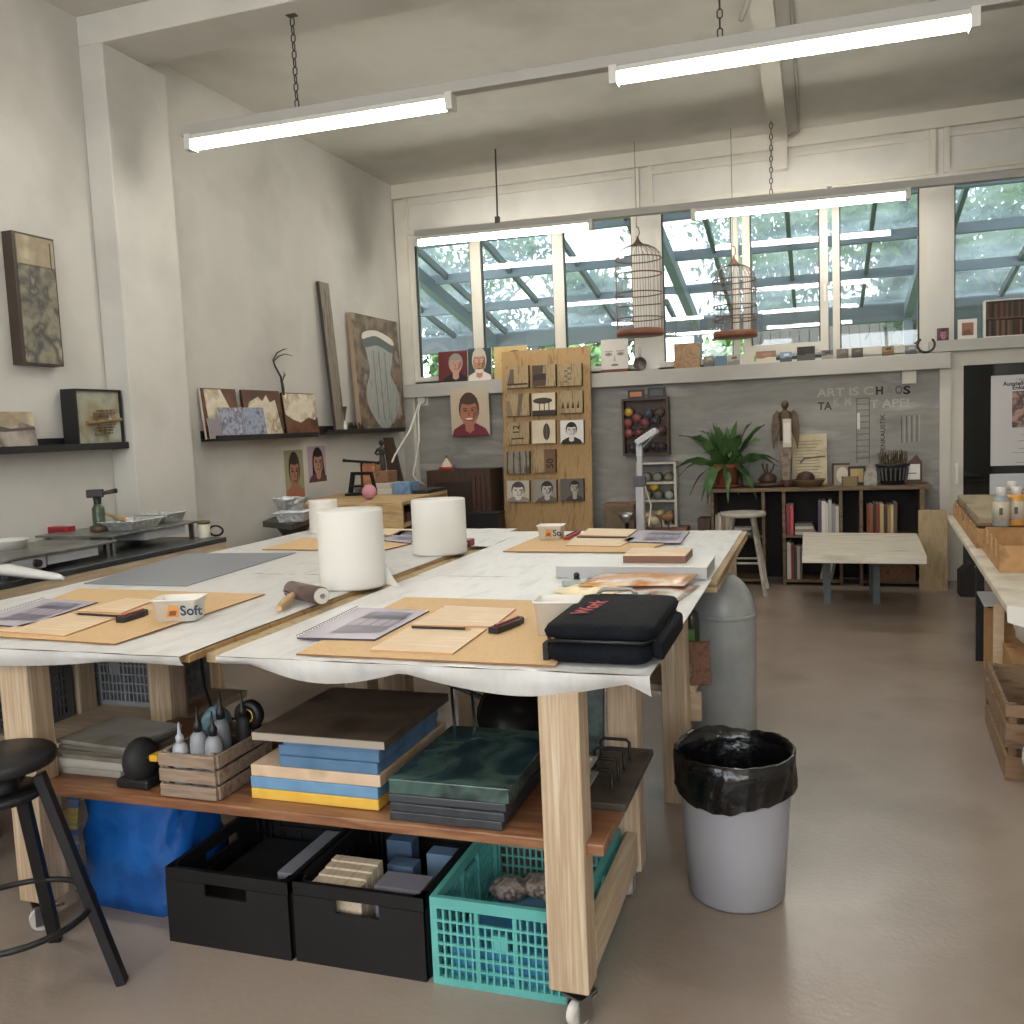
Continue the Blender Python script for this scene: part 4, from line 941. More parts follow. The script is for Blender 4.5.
leanL('brown_painting','brown panel with white mountain shape in the middle ledge centre','panel',yx(246),yx(283),z2s+.001,zt2,.02,BW,P('2a1a10'),G,.07,blot([(.2,0),(.05,.5),(.15,.74),(.4,.86),(.5,.76),(.62,.9),(.7,.74),(.85,.8),(.95,.1),(.98,0)]))
leanL('brown_painting','brown panel with white upper half at the right of the middle ledge','panel',yx(286),yx(318),z2s+.001,zt2-.01,.02,BW,P('2a1a10'),G,.07,blot([(0,.98),(.02,.5),(.2,.38),(.45,.3),(.7,.42),(.9,.36),(1,.45),(1,.98)]))
BLU=mat('art_blueviolet',['7d8296','a4a6b2','5f6478','b9b2bd'],.6,scale=16,detail=8)
leanL('small_picture','small plain mauve card at the left of the middle ledge','picture',yq(208.5),yq(222),z2s+.001,px(214,418,XS).z,.006,P('8d8489',.6),P('cac4bd'),'small pictures in front of the brown panels',.122)
leanL('small_picture','small blue violet picture in front of the left brown panel','picture',yq(221),yq(244),z2s+.001,px(232,407,XS).z,.006,BLU,P('cac4bd'),'small pictures in front of the brown panels',.122)
leanL('small_picture','small grey blue picture in front of the middle brown panel','picture',yq(245),yq(266),z2s+.001,px(255,407,XS).z,.006,mat('art_greyblue',['6c7690','9aa2b4','525a70'],.6,scale=18,detail=8),P('cac4bd'),'small pictures in front of the brown panels',.122)
# twig
def tp(x,y): return px(x,y,XW+.04)
m=MB(); TW=P('352c26',.8)
m.tube([tp(283,388),tp(281,377),tp(275,366),tp(273,360),tp(277,353),tp(284,349)],[.012,.009,.008,.007,.006,.004],TW,6); m.tube([tp(274,361),tp(279,356),tp(285,354),tp(293,356)],[.006,.005,.004,.002],TW,5); m.tube([tp(282,384),tp(284,376),tp(284,371)],[.005,.004,.002],TW,5); m.tube([tp(283,379),tp(286,374)],[.004,.002],TW,5); m.tube([tp(284,350),tp(287,348)],[.004,.002],TW,5)
m.cyl(tp(283,388)-Vector((0,0,.06)),tp(283,388),.012,.012,TW,6)
solo(m,'dry_twig','dry curved twig rising behind the brown panels','twig')
# tall plank and corset painting on the third ledge
def lean_px(name,label,cat,bl,br,tr,tl,t,mf,ms,deco=None,group=None):
    """panel from four picture corners, bottom edge near the ledge front, top against the wall"""
    xb,xt=XW+.10,XW+t+.012
    O=px(*bl,xb); B=px(*br,xb); Tl=px(*tl,xt); 
    z_=z3s+.001; O.z=z_; B.z=z_
    u=(B-O); w_=u.length; u.normalize(); v=(Tl-O); h=v.length; v.normalize(); n=u.cross(v).normalized()
    if n.x<0:n=-n
    r=T(name,label,cat,(O+B)/2,group)
    m=MB(); m.obox(O-n*t,u*w_,v*h,n*(t-.002),ms); part(m,'panel_body',r)
    m=MB(); m.obox(O-n*.002,u*w_,v*h,n*.002,mf)
    if deco: deco(m,O,u,v,n,w_,h)
    part(m,'painted_front',r); return r
lean_px('leaning_plank','tall narrow grey brown plank leaning on the ledge','plank',(337,433),(346,432),(325,281),(319,281),.03,mat('plank_grey',['6a6156','857b6d','544b41'],.7,scale=5,stretch=(7,7,.6)),P('3a3028'))
CG_=mat('corset_grey',['8e918c','a2a5a0','7b7e7a'],.6,scale=7,stretch=(9,9,.8)); 
def d_cor(m,O,u,v,n,w,h):
    a=[(.36,.06),(.20,.2),(.16,.33),(.27,.5),(.26,.62),(.2,.78),(.28,.82),(.55,.84),(.82,.78),(.8,.62),(.74,.5),(.9,.33),(.86,.18),(.62,.03),(.5,.01)]
    m.pg(O,u,v,n,[(w*x,h*y) for x,y in smooth(a)],.002,CG_)
    m.pg(O,u,v,n,[(w*x,h*y) for x,y in smooth(((.2,.72),(.2,.8),(.5,.83),(.82,.78),(.82,.70),(.5,.75)))],.003,P('5b625f',.6))
    m.pg(O,u,v,n,[(w*x,h*y) for x,y in smooth(((.18,.79),(.22,.85),(.5,.88),(.82,.83),(.84,.77),(.5,.83),(.3,.81)))],.004,P('d5d2c8',.6))
    for x in (.38,.5,.63): m.pg(O,u,v,n,[(w*x,h*.1),(w*(x+.012),h*.1),(w*(x+.012),h*.7),(w*x,h*.7)],.003,P('6f7672',.6))
lean_px('corset_painting','brown painting of a pale grey corset leaning on the ledge','picture',(362,431),(406,429),(388.5,318),(351,312),.05,mat('corset_ground',['6b5b4b','837463','574938','968c80'],.6,scale=4,detail=8),P('a08a72'),d_cor)
c=px(345,427,XW+.1); c.z=z3s+.001; m=MB(); m.lathe([(.0,0),(.022,0),(.022,.06),(.01,.075),(.01,.1),(.008,.1)],c,P('d4d4cc',.3),14); 
for k in range(5): m.tube([c+Z*.09,c+Vector((0,-.01+.01*k,.17)),c+Vector((0,-.03+.02*k,.23))],[.003,.003,.006],P('5a5238'),4)
solo(m,'bud_vase','tiny white bottle with dry stems between plank and corset','vase')
rnd=random.Random(9); m=MB(); c=px(356,431,XW+.12); c.z=z3s+.001
for k in range(60):
    a=c+Vector((rnd.uniform(-.02,.01),rnd.uniform(-.14,.16),0)); m.tube([a,a+Vector((0,rnd.uniform(-.02,.02),rnd.uniform(.03,.09)))],.003,P('4a3d2a'),3)
solo(m,'dry_grass','low clump of dry brown grass on the ledge below the corset','dried plant')
# portraits
SK=['a0705a','b98a70','7a4c3a','d0a88c']
def portrait(m,O,u,v,n,w,h,bg,hair,skin,cloth,cx=.5,cy=.55,s=1,beard=None,glasses=False,smile=False,long=False,shade=None,style=0):
    q=.0008; hx=skin.name.split('_')[1]; sh=shade or P(''.join('%02x'%int(int(hx[i:i+2],16)*.74) for i in (0,2,4)),.7)
    m.pg(O,u,v,n,[(0,0),(w,0),(w,h),(0,h)],q*.5,bg)
    W=w*s
    if long: m.pg(O,u,v,n,[(w*(cx-.26*s),h*.1),(w*(cx-.24*s),h*(cy+.1)),(w*(cx+.24*s),h*(cy+.1)),(w*(cx+.3*s),h*.1)],q*1.0,hair)
    m.pg(O,u,v,n,[(w*max(0,cx-.45*s),0),(w*max(.01,cx-.36*s),h*.15),(w*(cx-.14*s),h*.27),(w*(cx+.14*s),h*.27),(w*min(.99,cx+.36*s),h*.15),(w*min(1,cx+.45*s),0)],q*1.5,cloth)
    m.pg(O,u,v,n,[(w*(cx-.1*s),h*.12),(w*(cx-.1*s),h*cy),(w*(cx+.1*s),h*cy),(w*(cx+.1*s),h*.12),(w*cx,h*.06)],q*2,skin)
    m.ell(O,u,v,n,w*cx,h*(cy+.06*s),W*.235,h*.30*s,q*2.4,hair)
    m.ell(O,u,v,n,w*cx,h*(cy-.01*s),W*.2,h*.255*s,q*3,skin)
    m.ell(O,u,v,n,w*cx,h*(cy+.22*s),W*.2,h*.085*s,q*3.4,hair)
    m.pg(O,u,v,n,[(w*(cx+.06*s),h*(cy-.2*s)),(w*(cx+.19*s),h*(cy-.05*s)),(w*(cx+.19*s),h*(cy+.12*s)),(w*(cx+.1*s),h*(cy+.05*s))],q*3.6,sh)
    for sx in (-1,1):
        m.ell(O,u,v,n,w*(cx+.085*s*sx),h*(cy+.03*s),W*.045,h*.016*s,q*4,hair)
        m.pg(O,u,v,n,[(w*(cx+.04*s*sx),h*(cy+.075*s)),(w*(cx+.14*s*sx),h*(cy+.085*s)),(w*(cx+.14*s*sx),h*(cy+.066*s)),(w*(cx+.04*s*sx),h*(cy+.06*s))],q*4,hair)
        if glasses:
            for k in range(2): pass
            m.ell(O,u,v,n,w*(cx+.09*s*sx),h*(cy+.03*s),W*.075,h*.045*s,q*3.8,sh); m.ell(O,u,v,n,w*(cx+.09*s*sx),h*(cy+.03*s),W*.062,h*.036*s,q*3.95,skin)
    m.pg(O,u,v,n,[(w*(cx-.005*s),h*(cy+.04*s)),(w*(cx+.03*s),h*(cy-.07*s)),(w*(cx-.03*s),h*(cy-.075*s))],q*4,sh)
    m.ell(O,u,v,n,w*cx,h*(cy-.135*s),W*.075,h*.02*s,q*4,sh)
    if smile: m.ell(O,u,v,n,w*cx,h*(cy-.13*s),W*.1,h*.032*s,q*4.3,P('7a3a34',.7)); m.ell(O,u,v,n,w*cx,h*(cy-.122*s),W*.085,h*.018*s,q*4.6,P('d8cfc4',.6))
    if beard: m.ell(O,u,v,n,w*cx,h*(cy-.19*s),W*.13,h*.05*s,q*3.9,beard)
for nm,bx,bg,hair,skin,cloth,lng in (('left watercolour portrait of a dark haired person with headwrap on left wall',(285,450,304,498),'8f9070','2e221d','9a6f58','a86a50',False),('right watercolour portrait of a long haired person on left wall',(308,446,326,482),'b09aae','231a1a','a9826c','5c3a44',True)):
    y0,y1,zb_,zt=lp(*bx,XW+.004); w_=y1-y0; h_=zt-zb_
    m=MB(); m.box((XW,y0-.03,zb_-.05),(XW+.003,y1+.03,zt+.03),P('c9c5ba',.8)); O=Vector((XW+.003,y0,zb_))
    portrait(m,O,Yv,Z,X,w_,h_,P(bg,.7),P(hair,.7),P(skin,.7),P(cloth,.7),.5 if not lng else .55,.52,1.25,long=lng)
    solo(m,'portrait_sheet',nm,'picture','watercolour portraits on the left wall')
# ================================================================ left workbench
WT=.95
r=T('workbench','metal topped workbench along the left wall','workbench',(-3.85,4.1,0))
m=MB(); m.box((-4.2,2.6,WT-.03),(-3.48,4.78,WT),mat('zinc_top',['3c3f40','55585a','2f3233'],.38,metal=.6,scale=4)); part(m,'bench_top',r,.004)
m=MB(); m.box((-3.54,2.6,WT-.12),(-3.485,4.78,WT-.031),W_PINEY); part(m,'front_rail',r)
for x in (-3.62,-4.17):
    for y in (2.65,4.65):
        m=MB(); m.box((x,y,0),(x+.08,y+.08,WT-.1 if x>-4 else WT-.03),W_PINE); part(m,'leg',r)
m=MB(); m.box((-4.15,2.7,.35),(-3.63,4.75,.38),W_BROWN); part(m,'under_shelf',r)
HP=mat('hotplate',['6a6c6a','85877f','585a58'],.35,metal=.5,scale=5)
def hotplate(label,x0,x1,y0,y1,zt,h,ctrl=None):
    r=T('heating_plate',label,'heating plate',((x0+x1)/2,(y0+y1)/2,WT+.001),'heating plates on the bench')
    m=MB(); m.box((x0,y0,zt-.012),(x1,y1,zt),HP); part(m,'plate',r,.003)
    for x in (x0+.03,x1-.05):
        for y in (y0+.03,y1-.05):
            m=MB(); m.box((x,y,WT+.001),(x+.022,y+.022,zt-.012),STEEL); part(m,'leg',r)
    m=MB(); m.box((x0+.12,y0+.28,zt-.062),(x1-.02,y1-.12,zt-.013),P('a5a7a8',.4)); part(m,'heater_body',r)
    if ctrl:
        m=MB(); m.box((x1-.1,y0+.06,zt-.07),(x1-.012,y0+.26,zt-.013),P('9c9ea0',.35)); part(m,'control_box',r)
        m=MB(); m.cyl((x1-.012,y0+.2,zt-.042),(x1+.012,y0+.2,zt-.042),.02,.018,BLK,12); part(m,'dial',r)
hotplate('near heating plate with control box and dial','' or -4.05,-3.55,3.2,3.93,1.04,.1,True)
hotplate('far heating plate carrying foil trays and torch',-4.15,-3.62,3.97,4.72,1.06,.1)
HZ=1.0605
# gas torch
c=pz(100,531,HZ); r=T('gas_torch','green gas torch with black head standing on the far plate','gas torch',c)
m=MB(); m.lathe([(.045,0),(.048,.01),(.048,.03),(.034,.035),(.034,.1),(.034,.13),(.022,.15),(.018,.16)],c,P('3a4a34',.35),20); part(m,'canister',r)
m=MB(); m.lathe([(.05,0),(.052,.005),(.052,.028),(.046,.032)],c,P('4a3524',.5),20); part(m,'foot_ring',r)
m=MB(); m.cyl(c+Z*.155,c+Z*.2,.02,.024,BLK,12); m.beam(c+Vector((-.045,-.03,.215)),c+Vector((.03,.02,.215)),.04,.045,BLK); part(m,'burner_head',r,.004)
m=MB(); m.cyl(c+Vector((.03,.02,.215)),c+Vector((.09,.06,.225)),.012,.014,P('4a4542',.4,metal=.6),10); part(m,'nozzle',r)
def foil(label,p,sx,sy,h,rot,z):
    c=pz(*p,z); m=MB(); m.lathe([(0,.004),(.8,0),(1.0,h),(1.12,h+.004),(1.1,h+.008),(.96,h),(.76,.006),(0,.008)],(0,0,0),FOIL,4,smooth=False)
    u=Vector((cos(rot),sin(rot),0)); v_=Vector((-sin(rot),cos(rot),0)); k=.7071
    vs=[]
    for q in m.v: a,b=(q.x-q.y)*k,(q.x+q.y)*k; vs.append(c+u*a*sx*1.414*.5+v_*b*sy*1.414*.5+Z*q.z)
    m.v=vs; return solo(m,'foil_tray',label,'foil tray','aluminium foil trays')
foil('aluminium foil tray with wooden spatula on the far heating plate',(133,528),.2,.3,.045,.1,HZ)
foil('rear aluminium foil tray on the far heating plate',(162,522),.2,.22,.05,.1,HZ)
m=MB(); a=pz(93,510,HZ+.09); b=pz(126,520,HZ+.055); m.tube([a+(b-a)*t for t in (0,.5,.75,.9,1)],[.009,.008,.014,.018,.010],mat('spoon_wood',['b39a72','c4ac84'],.6,scale=10),8); solo(m,'wooden_spoon','wooden spoon resting on the foil tray edge','spoon')
# box, red tray and items behind
m=MB(); c=pz(61,535,1.0405); m.box(c+Vector((-.08,-.03,0)),c+Vector((.08,.03,.05)),P('9c2a30',.4)); m.box(c+Vector((-.06,-.032,.012)),c+Vector((.06,-.03,.04)),P('7c1d24',.4)); solo(m,'red_tray','small red plastic box on the near heating plate','box',bevel=.004)
m=MB(); c=Vector((-3.95,3.6,1.0405)); m.lathe([(.0,0),(.09,0),(.1,.04),(.105,.045),(.097,.045),(.086,.006),(0,.006)],c,P('c9c9c4',.35),20); solo(m,'clear_tub','pale plastic tub at the rear of the near heating plate','tub')
m=MB(); m.tube([(-3.62,3.19,1.0),(-3.7,3.1,.97),(-3.9,3.05,.958),(-4.05,3.1,.958)],.007,BLK,6); solo(m,'plate_cable','black cable running from the heating plate control box','cable')
# white plastic arm at left edge
m=MB(); a=pz(-60,560,1.02); pts=[]
for t,w_,h_ in ((0,.06,.05),(.35,.075,.055),(.5,.05,.03),(.75,.032,.022),(.95,.022,.016),(1,.008,.008)):
    p=a+(pz(63,578,.975)-a)*t; pts.append((p,w_,h_))
d=(pts[-1][0]-pts[0][0]).normalized(); s=d.cross(Z).normalized(); n=14; vs=[]
for p,w_,h_ in pts:
    for i in range(n): vs.append(p+s*w_*cos(2*pi*i/n)+Z*(h_*sin(2*pi*i/n)))
m.add(vs,[(j*n+i,j*n+(i+1)%n,(j+1)*n+(i+1)%n,(j+1)*n+i)[::-1] for j in range(5) for i in range(n)],P('d2d2cf',.4),True); m.add(vs,[list(range(n)),list(range(5*n,6*n))[::-1]],P('d2d2cf',.4))
solo(m,'plastic_moulding','white moulded plastic arm tapering to a rounded tip, left edge','plastic arm')
m=MB(); m.box((-3.4,2.1,0),(-3.12,2.68,.9),W_OLD); m.box((-3.42,2.08,.9),(-3.105,2.69,.94),P('b9b6ad',.5)); solo(m,'side_cabinet','narrow cabinet with pale top under the white plastic arm','cabinet')
# stand with foil baskets beyond the bench
r=T('dark_stand','dark slab stand carrying crumpled foil trays by the wall','stand',(-3.8,5.9,0)); c=pz(291,522,.93)
m=MB(); q=[pz(263,527,.93),pz(292,530,.93),pz(322,519,.93),pz(293,515,.93)]; m.prism(q,(0,0,.04),P('44413c',.6)); part(m,'slab',r)
m=MB(); cc=sum(q,Vector())/4; m.lathe([(.15,0),(.14,.03),(.06,.06),(.05,.8),(.12,.9),(.14,.93)],(cc.x,cc.y,0),P('3a3733',.6),20); part(m,'pedestal',r)
foil('crumpled foil tray lying on the dark stand by the wall',(294,521),.2,.2,.06,.3,.9705)
m=MB(); c=pz(298,522,1.03); vs=[]; rnd=random.Random(8); n=20
for j in range(4):
    for i in range(n): 
        a=2*pi*i/n; vs.append(Vector((cc.x-.02+(.085+.016*j+rnd.uniform(-.012,.012))*cos(a),cc.y+.02+(.075+.014*j+rnd.uniform(-.012,.012))*sin(a),1.0+.035*j+rnd.uniform(-.008,.008))))
m.add(vs,[(j*n+i,j*n+(i+1)%n,(j+1)*n+(i+1)%n,(j+1)*n+i) for j in range(3) for i in range(n)],FOIL); m.add(vs[:n],[list(range(n))[::-1]],FOIL); solo(m,'foil_bowl','crumpled foil bowl on top of the foil tray by the wall','foil bowl')
# jars at the bench end
r=T('small_jar','small jar with brown lid at the bench far end','jar',(-3.58,4.7,WT+.001)); c=pz(219,541,WT+.001); c=Vector((-3.58,4.7,WT+.001))
m=MB(); m.lathe([(.035,0),(.036,.01),(.036,.085),(.03,.09)],c,P('c4c0b2',.3),16); part(m,'glass',r)
m=MB(); m.lathe([(.038,.09),(.038,.11),(.0,.112)],c,P('6a5a3a',.5),16); part(m,'lid',r)
m=MB(); c=pz(233,541,WT+.001); m.tube([Vector((-3.54+.05*cos(a),4.76,WT+.04+.03*sin(a))) for a in [2*pi*i/20 for i in range(20)]],.007,BLK,6,True); solo(m,'cable_loop','black cable loop lying at the bench far end','cable')
# ================================================================ pallet-wood cabinet by the wall
X1c=-3.1; CT_=1.02
pc=[pz(345,500,CT_),pz(402,502,CT_),pz(447,487,CT_)]
ycf=pc[1].y; 
r=T('pallet_cabinet','low pallet wood cabinet with side shelves in the far left corner','cabinet',(-3.55,6.9,0))
x1=pc[1].x; x0=-3.98; y0=ycf; y1=7.6
PW=mat('pallet_wood',['a98a5e','c2a577','8c6f47'],.7,scale=5,stretch=(.8,7,7),detail=6)
m=MB(); m.box((x0,y0,CT_-.03),(x1,y1,CT_),PW); part(m,'top',r,.003)
m=MB(); m.box((x0,y0,.05),(x1,y0+.03,CT_-.031),PW); m.box((x1-.42,y0-.012,.1),(x1-.33,y0,CT_-.04),PW); part(m,'front_panel',r)
m=MB(); m.box((x0,y1-.03,.05),(x1,y1,CT_-.031),PW); part(m,'back_panel',r)
for z in (.1,.42,.68,.82):
    m=MB(); m.box((x0+.3,y0+.031,z),(x1,y1-.031,z+.022),PW); part(m,'shelf',r)
m=MB(); m.box((x0,y0+.03,.05),(x0+.3,y1-.03,CT_-.031),W_DARK); part(m,'rear_panel',r)
for k,(z,a,b,c_) in enumerate(((.8425,.2,.9,'4a3a2a'),(.7025,.15,.8,'6a5a46'),(.4425,.2,.7,'5a4a3a'))):
    m=MB(); m.box((x1-.42,y0+a+.03,z),(x1-.04,y0+b,z+.07),P(c_,.8)); solo(m,'material_box',('upper','middle','lower')[k]+' flat box inside the pallet wood cabinet','box','boxes inside the pallet cabinet')
for o in [q for q in COL.objects if q.name.startswith('material_box')]:
    dx,dy=o.location.x+3.55,o.location.y-6.9; ca,sa=cos(.122),sin(.122); o.location.x,o.location.y=-3.62+dx*ca-dy*sa,6.833+dx*sa+dy*ca; o.rotation_euler.z=.122
r.location.x-=.07; r.location.y-=.067; r.rotation_euler.z=.122
CZ=CT_+.0005
def cp(x,y): return pz(x,y,CZ)
# book press
c=cp(357,496)+Vector((0,.12,0)); r=T('book_press','black iron screw press with T handle on the pallet cabinet','press',c); PK=.68; IR=P('1a1817',.45,metal=.4)
m=MB(); m.box(c+Vector((-.2,-.13,0))*PK,c+Vector((.2,.13,.03))*PK,IR); part(m,'base_plate',r,.004)
for s in (-1,1):
    m=MB(); m.beam(c+Vector((.185*s,0,.03))*PK,c+Vector((.13*s,0,.29))*PK,.034,.028,IR,up=(0,1,0)); part(m,'upright',r)
m=MB(); m.box(c+Vector((-.16,-.025,.255))*PK,c+Vector((.16,.025,.295))*PK,IR); part(m,'yoke',r,.005)
m=MB(); m.cyl(c+Z*.07,c+Z*.29,.014,.014,IR,10); part(m,'screw',r)
m=MB(); m.beam(c+Vector((-.24,-.02,.445))*PK,c+Vector((.22,.02,.40))*PK,.022,.022,IR); m.ball(c+Vector((-.24,-.02,.445))*PK,.016,IR,8,6); m.ball(c+Vector((.22,.02,.4))*PK,.016,IR,8,6); part(m,'t_handle',r)
m=MB(); m.box(c+Vector((-.14,-.1,.10))*PK,c+Vector((.14,.1,.125))*PK,IR); part(m,'press_plate',r)
for k,dx in enumerate((-.05,.048)):
    m=MB(); m.lathe([(0,0),(.02,0),(.036,.035),(.037,.038),(.033,.038),(.018,.006),(0,.004)],c+Vector((dx,0,.0209)),P('8a8a80',.4),16); solo(m,'metal_cup',('left' if k==0 else 'right')+' small bowl inside the iron press','bowl','bowls inside the iron press')
c=cp(368,499)+Vector((.0,.0,0)); m=MB(); m.ball(c+Vector((.03,-.03,.06)),.06,P('c48a94',.6),18,12); solo(m,'pink_ball','pink ball in front of the iron press','ball')
def cbox(name,label,x0_,x1_,y,z0_,z1_,mm,cat,dy=.0,dep=.2,group=None):
    Y0=min(cp((x0_+x1_)/2,y).y+dy,7.1); a=py(x0_,y,Y0).x; b=py(x1_,y,Y0).x
    m=MB(); m.box((a,Y0,z0_),(b,Y0+dep,z1_),mm); return solo(m,name,label,cat,group,bevel=.003)
cbox('orange_box','orange patterned box standing behind the iron press',361,376,490,CZ,CZ+.27,mat('orange_box',['b07a50','8c5a38','c89a70'],.6,scale=9),'box',.22,.12)
cbox('white_book','lower white book on the pallet cabinet',376,392,494,CZ,CZ+.05,P('c6c2b8',.6),'book',.0,.2,'books on the pallet cabinet')
cbox('white_book','upper white book below the small wood box',376,391,494,CZ+.0505,CZ+.1,P('b5b0a4',.6),'book',.0,.2,'books on the pallet cabinet')
cbox('wood_box','small brown wood box on the white books',376,389,494,CZ+.1005,CZ+.2,W_BROWN,'box',.01,.18)
cbox('blue_box','flat blue box lying right of the white books',393,410,492,CZ,CZ+.1,mat('blue_cloth',['58789a','6d8cac','47627f'],.6,scale=9),'box',.0,.2)
cbox('black_tray','black flat tray at the right end of the pallet cabinet',412,428,490,CZ,CZ+.03,BLK,'tray',.1,.4)
# statue on the wood box
Y0=cp(383,494).y+.1; c=py(383,476,Y0); c.z=CZ+.2005
r=T('dark_statue','small dark standing figure statue on the wood box','statue',c); SD=P('2a2724',.45)
m=MB(); k=.0019*(Y0/6.7)*1.75
m.lathe([(.03,0),(.034,.01),(.028,.09),(.022,.13),(.026,.15),(.034,.185),(.03,.2),(.012,.21),(.011,.222)],c,SD,14,sy=.8); m.ball(c+Z*.243,.022,SD,12,8,1,1,1.2)
m.tube([c+Vector((-.034,0,.19)),c+Vector((-.058,-.01,.15)),c+Vector((-.03,-.035,.14)),c+Vector((.0,-.04,.15))],[.012,.01,.009,.008],SD,7); m.tube([c+Vector((.034,0,.19)),c+Vector((.06,-.01,.155)),c+Vector((.03,-.035,.15)),c+Vector((.0,-.04,.155))],[.012,.01,.009,.008],SD,7)
part(m,'figure',r); m=MB(); m.box(c+Vector((.015,-.045,.15)),c+Vector((.06,-.03,.18)),SD); part(m,'carried_object',r)
# dark boards in the corner
m=MB(); a=px(406,433,-4.1); m.prism([(-4.12,8.3,1.5),(-4.02,8.3,1.5),(-3.72,8.3,.03),(-4.0,8.3,.03)],(0,.03,0),W_DARK); solo(m,'dark_plank','dark brown plank leaning slanted in the far left corner','plank')
# dark cabinet
x0,x1,z0_,z1_=rectY(428,470,491,545,8.6)
r=T('dark_cabinet','dark brown wooden cabinet against the back wall','cabinet',((x0+x1)/2,8.8,0))
m=MB(); m.box((x0,8.6,0),(x1,9.0,z1_),W_DARK); part(m,'body',r,.004)
m=MB(); m.box((x0+.1,8.585,.4),(x1-.2,8.6,z1_-.12),P('2a1d16',.5)); part(m,'door',r,.003)
for k in range(3): m=MB(); m.box((x1-.18+k*.05,8.58,.4),(x1-.15+k*.05,8.6,z1_-.06),P('4a3022',.5)); part(m,'post',r)
CZ2=z1_+.0005
c=py(447,470,8.75); c.z=CZ2; r=T('red_cone_ornament','small white cone with red base on the dark cabinet','ornament',c)
m=MB(); m.lathe([(.075,0),(.065,.04),(.02,.1),(.0,.13)],c,P('c9b8a4',.6),14); part(m,'cone',r); m=MB(); m.lathe([(.08,0),(.082,.02),(.07,.03)],c,P('9c2a2a',.6),14); part(m,'red_base',r); m=MB(); m.cyl(c+Z*.12,c+Z*.15,.008,.004,BLK,6); part(m,'tip',r)
x0,x1,z0_,z1_=rectY(469,515,498,540,8.35); m=MB(); m.box((x0,8.35,0),(x1,8.55,z1_),BLK); m.box((x0-.01,8.34,z1_),(x1+.01,8.56,z1_+.02),BLK2); solo(m,'black_box','black box standing low in front of the dark cabinet','box',bevel=.004)
# wall plug with cable
r=T('wall_socket','white round plug in a socket below the sill rail','socket',(-4.03,9.02,1.8)); c=py(423,400,YB-.01)
m=MB(); m.box((c.x-.06,YB-.012,c.z-.06),(c.x+.06,YB-.001,c.z+.06),P('c9c6bd')); part(m,'plate',r)
m=MB(); m.cyl((c.x-.0,YB-.012,c.z),(c.x-.0,YB-.06,c.z),.05,.045,WHITEP,18); part(m,'plug',r)
m=MB(); q=[py(422,404,8.98),py(410,430,8.7),py(395,455,8.3)]; 
m.tube([(c.x,8.98,c.z-.02),(c.x+.0,8.9,c.z-.12),tuple(py(419,440,8.75)),tuple(py(413,475,8.7)),tuple(py(417,481,8.7)),tuple(py(424,484,8.69))],.01,WHITEP,6); part(m,'cable',r)
m=MB(); m.tube([(c.x-.02,8.98,c.z-.03),tuple(py(410,430,8.5)),tuple(py(395,455,7.9)),tuple(py(392,462,7.8))],.01,WHITEP,6); part(m,'cable',r)
# ================================================================ things on the sill rail and back wall
RZ=2.0455; SY=8.955
def backpanel(name,label,cat,x0_,y0_,x1_,y1_,Yf,t,mf,ms,group=None,deco=None,stand=None,lean=0):
    """upright panel facing the room from its picture rectangle at depth Yf; stand = z of what it stands on"""
    a,b,zb_,zt=rectY(x0_,y0_,x1_,y1_,Yf)
    if stand is not None: zt=zt; zb_=stand
    h=zt-zb_; w_=b-a; O=Vector((a,Yf,zb_)); v=Vector((0,lean,sqrt(h*h-lean*lean)))/h; u=X; n=u.cross(v).normalized()
    if n.y>0:n=-n
    r=T(name,label,cat,((a+b)/2,Yf,zb_),group)
    m=MB(); m.obox(O-n*t,u*w_,v*h,n*(t-.002),ms); part(m,'panel_body',r)
    m=MB(); m.obox(O-n*.002,u*w_,v*h,n*.002,mf)
    if deco: deco(m,O,u,v,n,w_,h)
    part(m,'painted_front',r); return r
def port(*a,**k):
    cl=[P(c_,.7) for c_ in a]
    def f(m,O,u,v,n,w,h): portrait(m,O,u,v,n,w,h,*cl,**k)
    return f
G='pictures on the window sill'
backpanel('oil_portrait','oil portrait of a grey haired person on red ground, on the sill','picture',438,351,467,381,SY,.02,P('6a2a2a'),P('cfc9bd'),G,port('5e2226','8a8480','b58a78','1e1c20',cx=.6,cy=.55,s=1.05),RZ,.02)
backpanel('oil_portrait','oil portrait of a white bearded old man on the sill','picture',468,348,491,381,SY,.02,P('2a3a3c'),P('cfc9bd'),G,port('2e3c3e','b3aba0','a8775e','d0c8bc',cx=.48,cy=.55,s=1.35,beard=P('cfc6ba',.7)),RZ,.02)
def d_hs(m,O,u,v,n,w,h):
    for k in range(14):
        a0=.2+k*.19; m.pg(O,u,v,n,[(w*.62+w*.42*cos(a),h*.45+h*.42*sin(a)) for a in (a0,a0+.2)]+[(w*.62+w*.33*cos(a),h*.45+h*.35*sin(a)) for a in (a0+.2,a0)],.004,P('3c342a',.6))
backpanel('yellow_picture','pale yellow panel with dark arch, half hidden behind the plywood panel','picture',494,346,527,380,8.985,.012,mat('yellow_ground',['b79c66','c9af78'],.6,scale=5),P('cfc9bd'),G,d_hs,RZ,.015)
backpanel('portrait_painting','painting of a laughing person with glasses hung below the rail','picture',451,388,489,436,8.918,.0115,P('b5a48c'),P('d5cfc2'),None,port('b8aa94','4a342c','a06a54','6a2430',cx=.48,cy=.5,s=1.15,glasses=True,smile=True,shade=P('84503e',.7)),None,.0)
